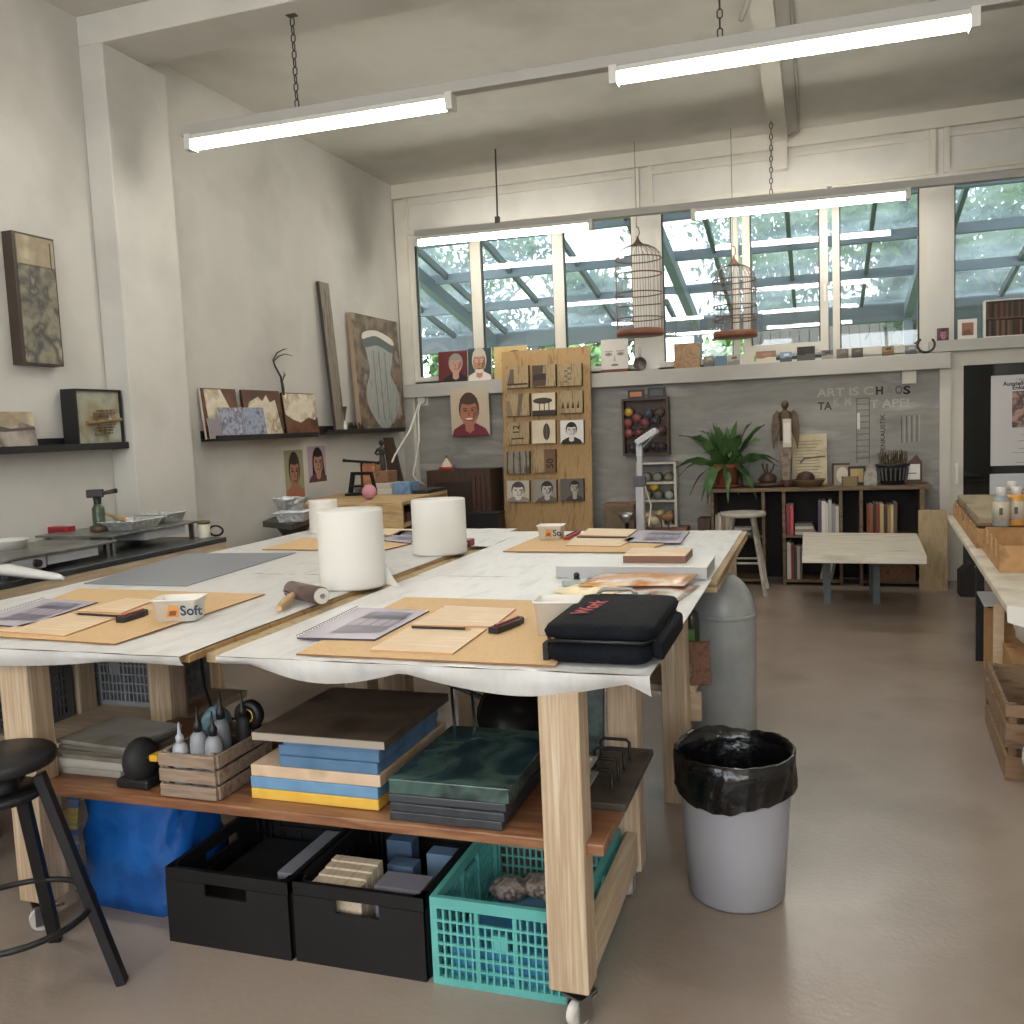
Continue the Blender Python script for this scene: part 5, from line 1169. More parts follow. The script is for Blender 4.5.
# sheet behind portrait fixes it to the rail
# plywood display panel with picture tiles
r=T('plywood_panel','tall plywood panel leaning on the rail, carrying small picture tiles','panel',(-2.58,8.75,0))
zb_=.001; bY=8.72; tY=8.895; x0=py(503,500,8.74).x; x1=py(591.5,500,8.74).x
zt=py(547,349,tY).z; h=sqrt((tY-bY)**2+zt**2); v=Vector((0,tY-bY,zt))/h; n=X.cross(v).normalized(); n=-n if n.y>0 else n
O=Vector((x0,bY,zb_)); m=MB(); m.obox(O-n*.0,X*(x1-x0),v*h,-n*.025,W_PLY); part(m,'board',r,.002)
def onpanel(x,y):
    d=ray(x,y); c0=Vector((0,0,CH)); t=(O-c0).dot(n)/d.dot(n); return c0+d*t
TI=[mat('tile_wood',['8a7656','a38d68','6d5b40'],.6,scale=7,stretch=(7,7,1)),mat('tile_grey',['6e655a','8c8376','4c453d'],.6,scale=6,detail=8),mat('tile_light',['c4b59a','d2c6ae'],.6,scale=6)]
KD=P('2a211b',.6); KS=P('2b1c14',.6)
def tl_bar(m,O,u,v,n,w,h): m.pg(O,u,v,n,[(w*.05,h*.12),(w*.95,h*.12),(w*.95,h*.2),(w*.05,h*.2)],.001,KD); m.pg(O,u,v,n,[(w*.05,h*.2),(w*.35,h*.2),(w*.35,h*.85),(w*.2,h*.85)],.001,P('5a4e42'))
def tl_dark(m,O,u,v,n,w,h): m.pg(O,u,v,n,[(0,.02*h),(w*.58,.05*h),(w*.6,h*.6),(w*.45,h*.62),(w*.5,h*.98),(0,h*.98)],.001,P('463728')); m.pg(O,u,v,n,[(w*.05,h*.3),(w*.6,h*.33),(w*.58,h*.6),(w*.05,h*.56)],.0015,P('2a1f17'))
def tl_txt(m,O,u,v,n,w,h):
    for k in range(6): m.pg(O,u,v,n,[(w*(.25+k%2*.14),h*(.15+.12*k)),(w*(.4+k%2*.14),h*(.15+.12*k)),(w*(.4+k%2*.14),h*(.24+.12*k)),(w*(.25+k%2*.14),h*(.24+.12*k))],.001,P('6b604c'))
def tl_str(m,O,u,v,n,w,h): m.pg(O,u,v,n,[(w*.45,0),(w*.55,h),(w*.75,h),(w*.6,0)],.001,P('5d5341')); m.pg(O,u,v,n,[(w*.02,0),(w*.3,0),(w*.15,h*.7),(w*.02,h*.7)],.001,P('7b6c52'))
def tl_tre(m,O,u,v,n,w,h):
    m.pg(O,u,v,n,[(0,0),(w,0),(w,h*.22),(0,h*.22)],.001,KD); m.ell(O,u,v,n,w*.45,h*.65,w*.42,h*.14,.001,P('3a3026'))
    for k in (.3,.5,.7): m.pg(O,u,v,n,[(w*k,h*.22),(w*(k+.04),h*.22),(w*(k+.04),h*.6),(w*k,h*.6)],.001,KD)
def tl_spk(m,O,u,v,n,w,h):
    for k in range(4): m.pg(O,u,v,n,[(w*(.08+.22*k),h*.22),(w*(.2+.22*k),h*.22),(w*(.16+.22*k),h*.55)],.001,KD)
def tl_12(m,O,u,v,n,w,h): m.text('12',O+u*(w*.55)+v*(h*.45)+n*.001,v,-u,h*.42,KD,.02); m.pg(O,u,v,n,[(w*.2,h*.22),(w*.75,h*.24),(w*.75,h*.3),(w*.2,h*.28)],.001,KD)
def tl_leaf(m,O,u,v,n,w,h): m.ell(O,u,v,n,w*.62,h*.5,w*.15,h*.36,.001,P('3e352b')); m.pg(O,u,v,n,[(w*.61,h*.1),(w*.63,h*.1),(w*.63,h*.9),(w*.61,h*.9)],.0015,P('6b604f'))
def tl_mil(m,O,u,v,n,w,h):
    for k in range(7): m.pg(O,u,v,n,[(w*(.02+.14*k),0),(w*(.08+.14*k),0),(w*(.1+.13*k),h),(w*(.05+.13*k),h)],.001,P(('3b342e','857c72')[k%2]))
def tl_50(m,O,u,v,n,w,h): m.pg(O,u,v,n,[(w*.5,0),(w,0),(w,h),(w*.5,h)],.0008,P('6a4c30')); m.text('50',O+u*(w*.9)+v*(h*.18)+n*.0015,v,-u,h*.42,KD,.03)
TILES=[(502,367,530,389,0,tl_bar,'wood tile with dark bars, top left'),(534,366,557,388,0,tl_dark,'wood tile with dark block, top middle'),(560,365,583,387,0,tl_txt,'wood tile with faint print, top right'),
 (508,395,531,417,0,tl_str,'wood tile with slanting stripes, second row left'),(534,394,557,416,2,tl_tre,'pale tile with tree print, second row middle'),(561,392,584,414,0,tl_spk,'wood tile with row of spikes, second row right'),
 (509,423,531,445,0,tl_12,'wood tile with the number 12, third row left'),(534,421,557,444,2,tl_leaf,'pale tile with a dark leaf, third row middle'),(562,421,585,444,2,port('d8d5d0','1a1818','c9c5bf','222020',cx=.48,cy=.55,s=1.05),'white tile with a sharp black haired man, third row right'),
 (508,452,531,474,1,tl_mil,'grey streaked tile, fourth row left'),(535,450,557,473,0,tl_50,'rusty tile with the number 50, fourth row middle'),
 (509,481,531,502,2,port('b8b0a4','4a4440','cfc8bc','8a8278',cx=.5,cy=.5,s=1.3,shade=P('9c948a',.7)),'pale tile with big soft face, bottom row left'),(535,480,558,502,1,port('8d867e','2a2624','b5aea5','5a544e',cx=.6,cy=.55,s=1.1,shade=P('5a5550',.7)),'tile with a shadowed long face, bottom row middle'),(562,479,585,501,1,port('5d5852','221e1c','a39c92','3a3632',cx=.62,cy=.6,s=.9,shade=P('5a5550',.7)),'dark grey tile with man at its right, bottom row right')]
for (a,b,c_,d,k,f,lb) in TILES:
    if a==502: a=508
    bl=onpanel(a,d); br=onpanel(c_,d-.6); tl_=onpanel(a,b); w_=(br-bl).dot(X); h_=(tl_-bl).dot(v); t=.05
    rr=T('picture_tile',lb+' of the plywood panel','picture tile',bl,'picture tiles on the plywood panel')
    m=MB(); m.obox(bl+n*.0005,X*w_,v*h_,n*t,KS); part(m,'block',rr)
    m=MB(); OO=bl+n*(t+.0005); m.obox(OO,X*w_,v*h_,n*.0015,TI[k]); f(m,OO+n*.0015,X,v,n,w_,h_); part(m,'painted_front',rr)
# face picture etc. on sill
def d_face(m,O,u,v,n,w,h):
    K1=P('6f6a62'); 
    for sx in (.28,.72): m.ell(O,u,v,n,w*sx,h*.5,w*.14,h*.06,.001,P('8d877e')); m.ell(O,u,v,n,w*sx,h*.5,w*.06,h*.03,.0016,K1); m.pg(O,u,v,n,[(w*(sx-.16),h*.62),(w*(sx+.16),h*.62),(w*(sx+.14),h*.57),(w*(sx-.14),h*.57)],.0013,P('a29c92'))
    m.pg(O,u,v,n,[(w*.5,h*.5),(w*.56,h*.26),(w*.44,h*.26)],.001,P('a8a298')); m.ell(O,u,v,n,w*.5,h*.14,w*.14,h*.04,.001,K1)
r=backpanel('face_picture','pale picture of a grey face on a red brown foot, on the sill','picture',601,339,628,369,SY,.015,P('c9c5bb'),P('d5cfc2'),G,d_face,RZ+.03,.01)
a,b,zz,_=rectY(601,369,628,373,SY-.02); m=MB(); m.box((a,8.935,RZ),(b,8.985,RZ+.029),P('6a3a2c')); part(m,'foot',r) if False else solo(m,'wood_strip','red brown wooden strip under the pale face picture','wood strip',bevel=.002)
# hand sieve
c=py(640,365,SY-.01); r=T('hand_sieve','small round dark sieve with wire handle standing on the sill','sieve',(c.x,SY-.01,RZ))
m=MB(); m.lathe([(.0,-.02),(.05,-.012),(.062,.0),(.066,.012),(.06,.012),(.05,-.005),(0,-.012)],(c.x,SY,RZ+.066),mat('sieve',['4a4642','6a655e'],.5,metal=.5,scale=60),24,axis='y'); part(m,'mesh_bowl',r)
m=MB(); m.tube([(c.x-.006,SY,RZ+.13),(c.x-.012,SY,RZ+.2),(c.x,SY,RZ+.235),(c.x+.012,SY,RZ+.2),(c.x+.006,SY,RZ+.13)],.004,STEEL,5); part(m,'handle',r)
# second pale frame next to sieve
SM='small pictures along the window sill'
WDB=mat('walnut_block',['7a5c3c','9c7c54','5d4429'],.55,scale=3,stretch=(1,1,2),dist=2)
backpanel('wood_block','square walnut wood block with swirling grain on the sill','wood block',674,343,700,370,SY,.035,WDB,P('4a3626'),SM,None,RZ)
def two(c1,c2):
    def f(m,O,u,v,n,w,h): m.pg(O,u,v,n,[(0,0),(w,0),(w,h*.45),(w*.6,h*.5),(w*.3,h*.38),(0,h*.42)],.001,P(c1)); m.pg(O,u,v,n,[(w*.3,h*.6),(w*.8,h*.62),(w*.75,h*.85),(w*.35,h*.82)],.001,P(c2))
    return f
for x0_,y0_,x1_,y1_,c_,dk,lb in ((703.5,356,714,368,'7a7870',two('5a5850','9a978c'),'small grey tile right of the walnut block'),(715,356,727,368,'5c7c8c',None,'small blue tile on the sill'),(728,355,739.5,367,'b5ac9c',two('8a8478','5d584e'),'small beige streaked tile right of the blue one'),(740.5,354,754,366.5,'c9c2b0',None,'small plain cream tile on the sill'),(756,351,776,365.5,'8a6a52',two('c9bfae','9a7a62'),'brown and cream landscape tile on the sill'),(780,352,792,363.5,'7c8fa0',two('3c4a58','c5ccd0'),'blue and white seascape tile on the sill'),(797,346.5,815,361.5,'1a1816',two('4a4844','242220'),'square black tile with grey foot on the sill'),(821.5,350,833,362.5,'57534e',two('8d877e','2c2a28'),'grey tile with upright shapes right of the black one'),(836.5,349,848.5,361.5,'6b625a',two('5a4d44','7c736a'),'taupe tile between two grey ones on the sill'),(851.5,348,863,361,'4c4a40',two('3a3830','6a675a'),'dark olive tile on the sill'),(882,346,894,359,'8a7050',two('6a5236','3c2e20'),'brown tile standing alone on the sill'),(905,345.5,917,357.5,'7d7f80',two('4a4c50','a5a7a8'),'grey tile left of the horseshoe')):
    backpanel('sill_tile',lb,'picture',x0_,y0_,x1_,y1_,SY,.02,P(c_),P('8a8378'),SM,dk,RZ)
c=py(926,350,SY); m=MB(); m.tube([(c.x+.07*cos(a),SY,RZ+.075+.065*sin(a)) for a in [2.2+4.9*i/16 for i in range(17)]],[.009]+[.012]*15+[.009],P('2c2226',.5),7); solo(m,'horseshoe','dark iron horseshoe standing on the sill end','horseshoe')
RZ2=2.1505
backpanel('pink_tile','small reddish portrait tile on the right rail','picture',937,328,949,341,8.965,.015,P('6a4a50'),P('8a8378'),'pictures on the right rail',port('5d3f48','3a2a2e','a8707a','4a2f38',cx=.55,cy=.5,s=1.4),RZ2)
def d_wf(m,O,u,v,n,w,h): m.pg(O,u,v,n,[(w*.2,h*.18),(w*.82,h*.18),(w*.82,h*.82),(w*.2,h*.82)],.001,P('8a5f4c')); m.pg(O,u,v,n,[(w*.2,h*.18),(w*.82,h*.18),(w*.6,h*.5),(w*.3,h*.4)],.0015,P('6a463a'))
backpanel('small_picture','small white framed brown picture on the right rail','picture',958,319,977,339,8.965,.02,P('d5d0c5'),P('c9c4b8'),'pictures on the right rail',d_wf,RZ2)
# box of dark books
a,b,zb_,zt=rectY(984,298,1060,338,8.97); r=T('book_box','white shelf box with two rows of small dark books on right rail','shelf box',((a+b)/2,8.97,RZ2)); zb_=RZ2; zm=(zb_+zt)/2
m=MB(); m.box((a,8.955,zb_),(a+.012,9.04,zt),WHITEP); m.box((b-.012,8.955,zb_),(b,9.04,zt),WHITEP); m.box((a+.012,8.955,zt-.01),(b-.012,9.04,zt),WHITEP); m.box((a+.012,8.955,zb_),(b-.012,9.04,zb_+.008),WHITEP); m.box((a+.012,9.03,zb_+.008),(b-.012,9.04,zt-.01),BLK); part(m,'box_frame',r)
m=MB(); m.box((a+.0125,8.955,zm-.004),(b-.0125,9.03,zm+.004),W_BROWN); part(m,'middle_shelf',r)
rnd=random.Random(2); 
for k,(zlo,zhi) in enumerate(((zb_+.0085,zm-.01),(zm+.0045,zt-.018))):
    x=a+.014; i=0
    while x<b-.035:
        t=rnd.uniform(.014,.024); m=MB(); m.box((x,8.958,zlo),(x+t,9.025,zhi-rnd.uniform(0,.01)),P(rnd.choice(('3a2f26','5a4a3a','2a221c','6a5844','4a2a20')),.7)); solo(m,'small_book','thin dark book in the '+('lower','upper')[k]+' row of the white shelf box','book',('lower','upper')[k]+' row of small dark books')
        x+=t+.001
# junction box
c=py(909,377,YB-.02); m=MB(); m.box((c.x-.06,YB-.05,c.z-.06),(c.x+.06,YB-.001,c.z+.055),P('c9c5b4',.5)); solo(m,'junction_box','small cream junction box below the sill rail','junction box',bevel=.005)
# ---------------------------------------------------------------- paint-tin case on the wall
x0,x1,zb_,zt=rectY(622.5,398,669,455,8.95); Yf=8.93
r=T('tin_case','dark open wooden case of colour tins on the wall','case',((x0+x1)/2,YB,zb_)); DW=W_DARK
m=MB(); m.box((x0,YB-.012,zb_),(x1,YB-.001,zt),DW); part(m,'back_board',r)
for nm,bx in (('side',((x0,Yf,zb_),(x0+.02,YB-.0125,zt))),('side',((x1-.02,Yf,zb_),(x1,YB-.0125,zt))),('top',((x0+.02,Yf,zt-.02),(x1-.02,YB-.0125,zt))),('bottom',((x0+.02,Yf,zb_),(x1-.02,YB-.0125,zb_+.02)))):
    m=MB(); m.box(*bx,DW); part(m,nm,r)
TN=[(629,412,'c99a2c','yellow','top left'),(648,414,'3c4a5a','slate blue','top middle'),(659,412,'5a4a3c','brown','top right'),(637,418,'8a4038','brick red','second from top left'),(628,423,'9a4444','red','left'),(645,423,'90383e','crimson','centre'),(655,421,'24262e','black','upper right'),(629,433,'9c4a44','pale red','lower left'),(639,433,'6a2a34','wine red','middle'),(661,430,'5c2a30','dark red','right'),(632,448,'2c2a34','dark violet','bottom left'),(643,447,'2e303a','blue black','bottom middle'),(653,446,'24262e','dark grey','bottom right of the middle'),(661,446,'3a3238','grey brown','bottom right')]
def tin(label,c,r_,dep,cl,group,lab=P('8a857c',.4)):
    t=T('paint_tin',label,'tin',c,group)
    m=MB(); m.lathe([(r_,0),(r_,dep),(r_*.9,dep),(r_*.9,dep-.008),(0,dep-.008)],c,lab,18,axis='y'); 
    part(m,'tin_body',t)
    m=MB(); m.lathe([(r_*.88,dep-.0075),(r_*.86,dep-.004),(0,dep-.003)],c,P(cl,.5),18,axis='y'); part(m,'paint',t)
for x,y,cl,cn,pos in TN:
    c=py(x,y,8.97); tin(cn+' tin, '+pos+' in the dark case',(c.x,YB-.013,c.z),.046,.095,''.join('%02x'%int(int(cl[i:i+2],16)*.85) for i in (0,2,4)),'colour tins in the dark case',P('4a4440',.5))
for x0_,y0_,x1_,y1_,c_,lb in ((628,390,644,399,'b0744a','orange'),(648,387.5,665,398,'4c5050','grey')):
    a,b,q0,q1=rectY(x0_,y0_,x1_,y1_,Yf+.02); rr=T('colour_sample',lb+' sample in a black frame on top of the tin case','frame',((a+b)/2,Yf+.03,zt),'framed samples on the tin case')
    m=MB(); m.box((a,Yf+.012,zt+.0005),(b,Yf+.04,q1),BLK); part(m,'sample_frame',rr); m=MB(); m.box((a+.02,Yf+.009,zt+.018),(b-.02,Yf+.012,q1-.018),P(c_,.6)); part(m,'sample_field',rr)
# ---------------------------------------------------------------- white tin shelf
x0,x1,zb_,zt=rectY(637,462,677,527,8.9); r=T('white_tin_shelf','small white shelf unit with rows of tins by the back wall','shelf',((x0+x1)/2,8.95,.0)); WS=P('bdb9ae',.6)
ZB=.52
m=MB(); m.box((x0+.02,9.03,ZB),(x1-.02,9.045,zt),P('7d7a73',.7)); part(m,'back_board',r)
for xx in (x0,x1-.025): m=MB(); m.box((xx,8.88,ZB),(xx+.025,9.045,zt),WS); part(m,'side',r)
shz=[py(657,484,8.9).z,py(657,502,8.9).z,ZB]
for z_ in shz+[zt-.022]: m=MB(); m.box((x0+.025,8.885,z_),(x1-.025,9.03,z_+.02),WS); part(m,'shelf',r)
for k,z_ in enumerate(shz[:2]):
    for i in range(3):
        c=((x0+.09+i*(x1-x0-.14)/2.3),9.02,z_+.0205+.046); tin(('left','middle','right')[i]+' tin on the '+('upper','middle')[k]+' board of the white tin shelf',c,.046,.1,('7c8070','8a8c80','77705f','8c8c72','6a6c5c','9aa090')[k*3+i],'tins on the white shelf',P('55554c',.4))
c=((x0+x1)/2-.03,9.02,shz[1]+.0205+.134); tin('yellow tin lying on top of the others in the white tin shelf',c,.042,.1,'d0ac2c','tins on the white shelf',P('c9a83a',.4))
for k in range(4):
    m=MB(); m.box((x0+.06+k*.075,8.9,ZB+.0205),(x0+.11+k*.075,9.0,ZB+.14+.02*(k%2)),P(('a59c88','8a806c','bdb4a0','756b58')[k],.6)); solo(m,'small_box',('first','second','third','fourth')[k]+' small box from the left on the lowest board of the white tin shelf','box','boxes on the white shelf')
m=MB(); m.box((x0-.0,8.8,0),(x1+.1,9.04,ZB-.0005),W_BROWN); solo(m,'low_box','low brown box carrying the white tin shelf','box')
x0,x1,zb_,zt=rectY(604,504,634,540,8.75); r=T('small_brown_cabinet','small brown cabinet behind the table near the white lamp','cabinet',((x0+x1)/2,8.85,0)); m=MB(); m.box((x0,8.75,0),(x1,9.0,zt-.02),mat('olive_wood',['5a4c38','6d5d46','463a2a'],.6,scale=5)); part(m,'body',r); m=MB(); m.box((x0-.01,8.74,zt-.0195),(x1+.01,9.01,zt),W_BROWN); part(m,'top',r)
# dried flowers on low box
r=T('dried_flowers','dried pale flowers and seed heads before the white tin shelf','dried flowers',(-1.5,8.7,0)); 
for k,(x,y,rad,cl) in enumerate(((653,521,.07,'b5a98c'),(647,517,.05,'a59a7c'),(668,517,.06,'8a6a48'),(660,513,.045,'9a8a68'))):
    c=py(x,y,8.66); m=MB(); m.ball(c,rad,P(cl,.9),14,8,1,1,.7,noise=.1); part(m,'seed_head',r); m=MB(); m.tube([c,(c.x+.02*k-.03,8.68,.4),(-1.5,8.7,.2)],.006,P('6a5a3c'),5); part(m,'stem',r)
m=MB(); m.lathe([(.06,0),(.08,.02),(.09,.25),(.07,.3)],(-1.5,8.7,0),P('4a3a2a',.5),16); part(m,'vase',r)
# ---------------------------------------------------------------- white standing lamp (magnifier style)
Yl=8.45; c=py(640,530,Yl); r=T('white_lamp','white jointed work lamp with tilted head before back wall','lamp',(c.x,Yl,0)); LW=P('c2c2c6',.35)
m=MB(); m.lathe([(.0,0),(.16,0),(.16,.02),(.05,.05),(.04,.06)],(c.x,Yl,0),LW,24); part(m,'base',r)
lo=py(640,524,Yl); mi=py(640,478,Yl); to=py(639.5,446,Yl)
m=MB(); m.beam((lo.x,Yl,.05),(mi.x,Yl,mi.z),.075,.075,LW); part(m,'lower_arm',r,.006)
m=MB(); m.beam((mi.x,Yl,mi.z-.1),(to.x,Yl,to.z),.045,.045,LW); part(m,'upper_arm',r,.005)
m=MB(); m.box((mi.x-.05,Yl-.05,mi.z-.08),(mi.x+.05,Yl+.05,mi.z+.02),P('57575c',.5)); part(m,'joint',r,.006)
h0=py(637,441,Yl); h1=py(657,430,Yl); m=MB(); m.beam(h0-Z*.02,h1,.16,.06,LW,up=(-.3,0,1)); m.beam(to-Z*.1,h0+Vector((.02,0,.0)),.06,.06,LW); part(m,'lamp_head',r,.012)
m=MB(); m.beam(h0+Vector((.06,-.005,-.062)),h1+Vector((-.01,-.005,-.037)),.13,.012,P('6a6a70',.4)); part(m,'diffuser',r)
m=MB(); m.tube([py(645,486,Yl-.06),py(651,505,Yl-.08),py(649,525,Yl-.08)],.008,P('cfc9b5'),6); part(m,'cable',r)
m=MB(); a=py(630,521,8.35); m.lathe([(.03,0),(.07,.05),(.075,.09),(.07,.09),(.06,.05),(0,.01)],(a.x,8.2,a.z),STEEL,18); m.cyl((a.x,8.2,0),(a.x,8.2,a.z),.02,.02,BLK,8); solo(m,'metal_bowl_stand','small metal bowl on a stand left of the white lamp','bowl')
# ---------------------------------------------------------------- wall lettering (painted on the back wall)
def wtext(st,x,y,size,cl,x1=None,bold=.02,vert=False,name='wall_lettering',label=''):
    p=py(x,y,YB-.002); m=MB()
    if vert: m.text(st,p,Z,-X,size,P(cl,.8),bold)
    else:
        m.text(st,p,X,Z,size,P(cl,.8),bold)
    if x1 is not None:
        key=(lambda q:q.z) if vert else (lambda q:q.x); o=key(p); mx=max(key(q) for q in m.v); tgt=(py(x1,y,YB-.002).x if not vert else py(x,x1,YB-.002).z); k=(tgt-o)/(mx-o)
        for q in m.v:
            if vert: q.z=o+(q.z-o)*k
            else: q.x=o+(q.x-o)*k
    return m
r=T('wall_lettering','stencilled lettering and ruled marks painted on the grey back wall','lettering',(.5,YB-.001,1.5))
sz=.105
for nm,st,x,y,x1,cl in (('upper_line','ART IS C',817,397,873.5,'aaa79f'),('upper_line','A',886,394,893,'86837c'),('upper_line','O',895,394,902.5,'5f5b55'),('lower_line','K  M',833,406,851,'a3a098'),('lower_line','T APE!',870,408,909,'a8a59d')):
    m=wtext(st,x,y,sz,cl,x1); part(m,nm,r,label='pale stencil letters')
for nm,st,x,y,x1,cl in (('upper_line','H',875.5,394.5,883,'2a2725'),('upper_line','S',903,394,910.5,'1e1c1b'),('lower_line','TA',818,410,832,'45423e')):
    m=wtext(st,x,y,sz*.95,cl,x1,.03); part(m,nm,r,label='dark stencil letters')
m=wtext('ENKAUSTIK',885,450,.055,'3a3733',414,.01,True); part(m,'upright_word',r)
m=MB(); MK=P('4f4d49',.8)
for x in (856.5,869): a,b=py(x,398,YB-.002),py(x,463,YB-.002); m.flat([a,a+X*.006,b+X*.006,b],MK)
for k in range(11): a,b=py(856.5,398+k*6,YB-.002),py(869,397.5+k*6,YB-.002); m.flat([a,a-Z*.006,b-Z*.006,b],MK)
part(m,'ladder_drawing',r)
m=MB(); MW=P('a3a098',.8)
for k in range(8): a,b=py(901+k*2.6,417-k*.3,YB-.002),py(901.5+k*2.5,443-k*.2,YB-.002); m.flat([a,a+X*.007,b+X*.007,b],MW if k%2 else MK)
part(m,'scratch_marks',r)
m=MB(); a,b=py(857,413,YB-.003),py(860,429,YB-.003); m.flat([a,Vector((b.x,a.y,a.z)),b,Vector((a.x,a.y,b.z))],P('c9c6be',.7)); part(m,'white_strip',r)
# ================================================================ bookcase
BX0,BX1,BY0,BY1,BZ=-.96,.87,8.66,9.03,.90
r=T('bookcase','long brown crate bookcase against the back wall','bookcase',(0,8.85,0)); BWD=mat('bookcase_wood',['5a4834','6e5a42','463726'],.6,scale=5,stretch=(.8,6,6))
m=MB(); m.box((BX0-.03,BY0-.03,BZ-.035),(BX1+.06,BY1,BZ),BWD); part(m,'top',r,.004)
m=MB(); m.box((BX0,BY1-.015,.02),(BX1,BY1,BZ-.036),P('15110e',.8)); part(m,'back_board',r)
ups=[-.96,-.50,-.32,.17,.34,.84]
for x in ups: m=MB(); m.box((x,BY0,.0),(x+.028,BY1-.016,BZ-.036),BWD); part(m,'upright',r)
for a,b in ((-.932,-.5),(-.292,.17),(.368,.84)):
    for z_ in (.03,.44): m=MB(); m.box((a+.0005,BY0,z_),(b-.0005,BY1-.016,z_+.022),BWD); part(m,'shelf',r)
m=MB(); m.box((.83,BY0-.03,.0),(.87,BY0,BZ-.036),BWD); part(m,'side_board',r)
BC=('8a3a3c','b9b2a4','5a4a6a','c9c4b8','2c3a4a','7a2a34','a89a80','d2cdc0','4a5a50','3a2a24','9c6a3c')
def books(xs,z_,n,label,hmin,hmax,pal,group,lean=0,xmax=None):
    x=xs; rnd=random.Random(int(xs*100)+n)
    words=('first','second','third','fourth','fifth','sixth','seventh','eighth','ninth','tenth','eleventh')
    for i in range(n):
        t=rnd.uniform(.018,.036); hh=rnd.uniform(hmin,hmax); cl=pal[i%len(pal)]; d=rnd.uniform(.17,.23)
        rr=T('book',words[i]+' book from the left in '+label,'book',(x+t/2,BY0+.03,z_),group)
        u=Vector((cos(lean),0,-sin(lean))); v_=Vector((sin(lean),0,cos(lean))); O_=Vector((x,BY0+.03,z_+ (t*sin(lean) if lean>0 else 0)))
        m=MB(); m.obox(O_,u*t,Vector((0,d,0)),v_*hh,P(cl,.55)); part(m,'cover',rr,.002)
        m=MB(); m.obox(O_+u*.003+v_*(hh-.001)+Vector((0,.003,0)),u*(t-.006),Vector((0,d-.004,0)),v_*.002,P('cfc8b6',.8)); part(m,'page_block',rr)
        x+=t/cos(lean)+.002
    return x
U=.4625; L=.0525
books(-.285,U,2,'the upper middle shelf left pair',.27,.30,('8a3438','b54a50'),'books in the bookcase')
books(-.01,U,6,'the upright row of the upper middle shelf',.26,.32,('5a3f60','d5d0c6','cfcabf','b0aca4','8f8c8a','c5bfb2'),'books in the bookcase')
for k in range(4):
    m=MB(); m.box((-.21,BY0+.03,U+.0005+k*.026),(-.03-.01*k,BY0+.2,U+.025+k*.026),P(('b5ae9e','8c8272','c4beb2','6c665c')[k],.6)); solo(m,'flat_book',('lowest','second','third','topmost')[k]+' book of the flat pile on the upper middle shelf','book','flat books in the bookcase',bevel=.002)
books(-.285,L,5,'the lower middle shelf left row',.29,.34,('c9c4ba','8a3438','3a3230','aaa498','57504a'),'books in the bookcase')
books(.0,L,4,'the leaning row of the lower middle shelf',.27,.32,('9a958c','b5b0a6','c9c4b8','7d7870'),'books in the bookcase',lean=.22)
books(.40,U,9,'the upper right shelf row',.24,.30,('6a3a20','8a4a26','2c2018','7a2a24','b59a6a','3a2a1e','9a7a4c','c9b48a','57462f'),'books in the bookcase')
m=MB(); m.box((.42,BY0+.02,L),(.8,BY0+.3,.18),W_BROWN); solo(m,'drawer_box','brown wooden box on the lower right shelf','box')
m=MB(); m.box((.45,BY0+.03,.1805),(.78,BY0+.26,.2),W_OLD); solo(m,'thin_board','thin board lying on the box of the lower right shelf','board')
books(-.925,U,4,'the upper left shelf row',.18,.22,('a59c8c','c5bfb2','8c7a64','b5aa98'),'books in the bookcase')
for k in range(3):
    m=MB(); m.box((-.76,BY0+.03,U+.0005+k*.022),(-.6,BY0+.19,U+.021+k*.022),P(('c5c0b6','5a5650','d2cec6')[k],.6)); solo(m,'flat_book',('lowest','middle','topmost')[k]+' book of the flat pile on the upper left shelf','book','flat books in the bookcase',bevel=.002)
m=MB(); a=py(690,523,8.62); m.box((BX0-.12,8.62,0),(BX0-.005,8.85,py(680,519,8.62).z),W_DARK); solo(m,'dark_box','dark narrow box at the left end of the bookcase','box')
# ---------------------------------------------------------------- things on the bookcase
BT=BZ+.0005
def bt(x,Y=8.82): return Vector((py(x,480,Y).x,Y,BT))
# potted fern
c=bt(727,8.84); r=T('potted_fern','big green fern in a terracotta pot on the bookcase','potted plant',c); TCO=mat('terracotta',['7a3f28','8c4c32','68341f'],.75,scale=8)
m=MB(); m.lathe([(0,0),(.088,0),(.098,.012),(.112,.18),(.125,.18),(.128,.22),(.116,.22),(.108,.19),(0,.18)],c,TCO,28); part(m,'pot',r)
m=MB(); m.lathe([(.0,.0),(.12,0.0),(.15,.025),(.14,.025),(.0,.01)],c,TCO,28); part(m,'saucer',r)
LF=mat('fern_leaf',['3b5a32','527542','2e4828','688c52'],.42,scale=3); rnd=random.Random(11)
def frond(top,ang,L_,rise,droop,w_):
    d=Vector((cos(ang),sin(ang),0)); rl=rnd.uniform(-1,1); s=Vector((-sin(ang),cos(ang),0))*cos(rl)+Z*sin(rl); n=9; vs=[]
    for i in range(n+1):
        t=i/n; p=top+d*(L_*t)+Z*(rise*t-droop*t*t); 
        ww=w_*(sin(pi*min(1,t*.9+.12))**.8)*(1+.28*sin(t*19+ang*3)); 
        if i==n: ww=.002
        if p.y+abs(ww)>9.03: p.y=9.03-abs(ww)
        vs+=[p-s*ww+Z*.012*cos(t*9),p,p+s*ww+Z*.012*cos(t*9)]
    return vs,[(3*i+k,3*i+k+1,3*i+k+4,3*i+k+3) for i in range(n) for k in (0,1)]
top=c+Z*.19
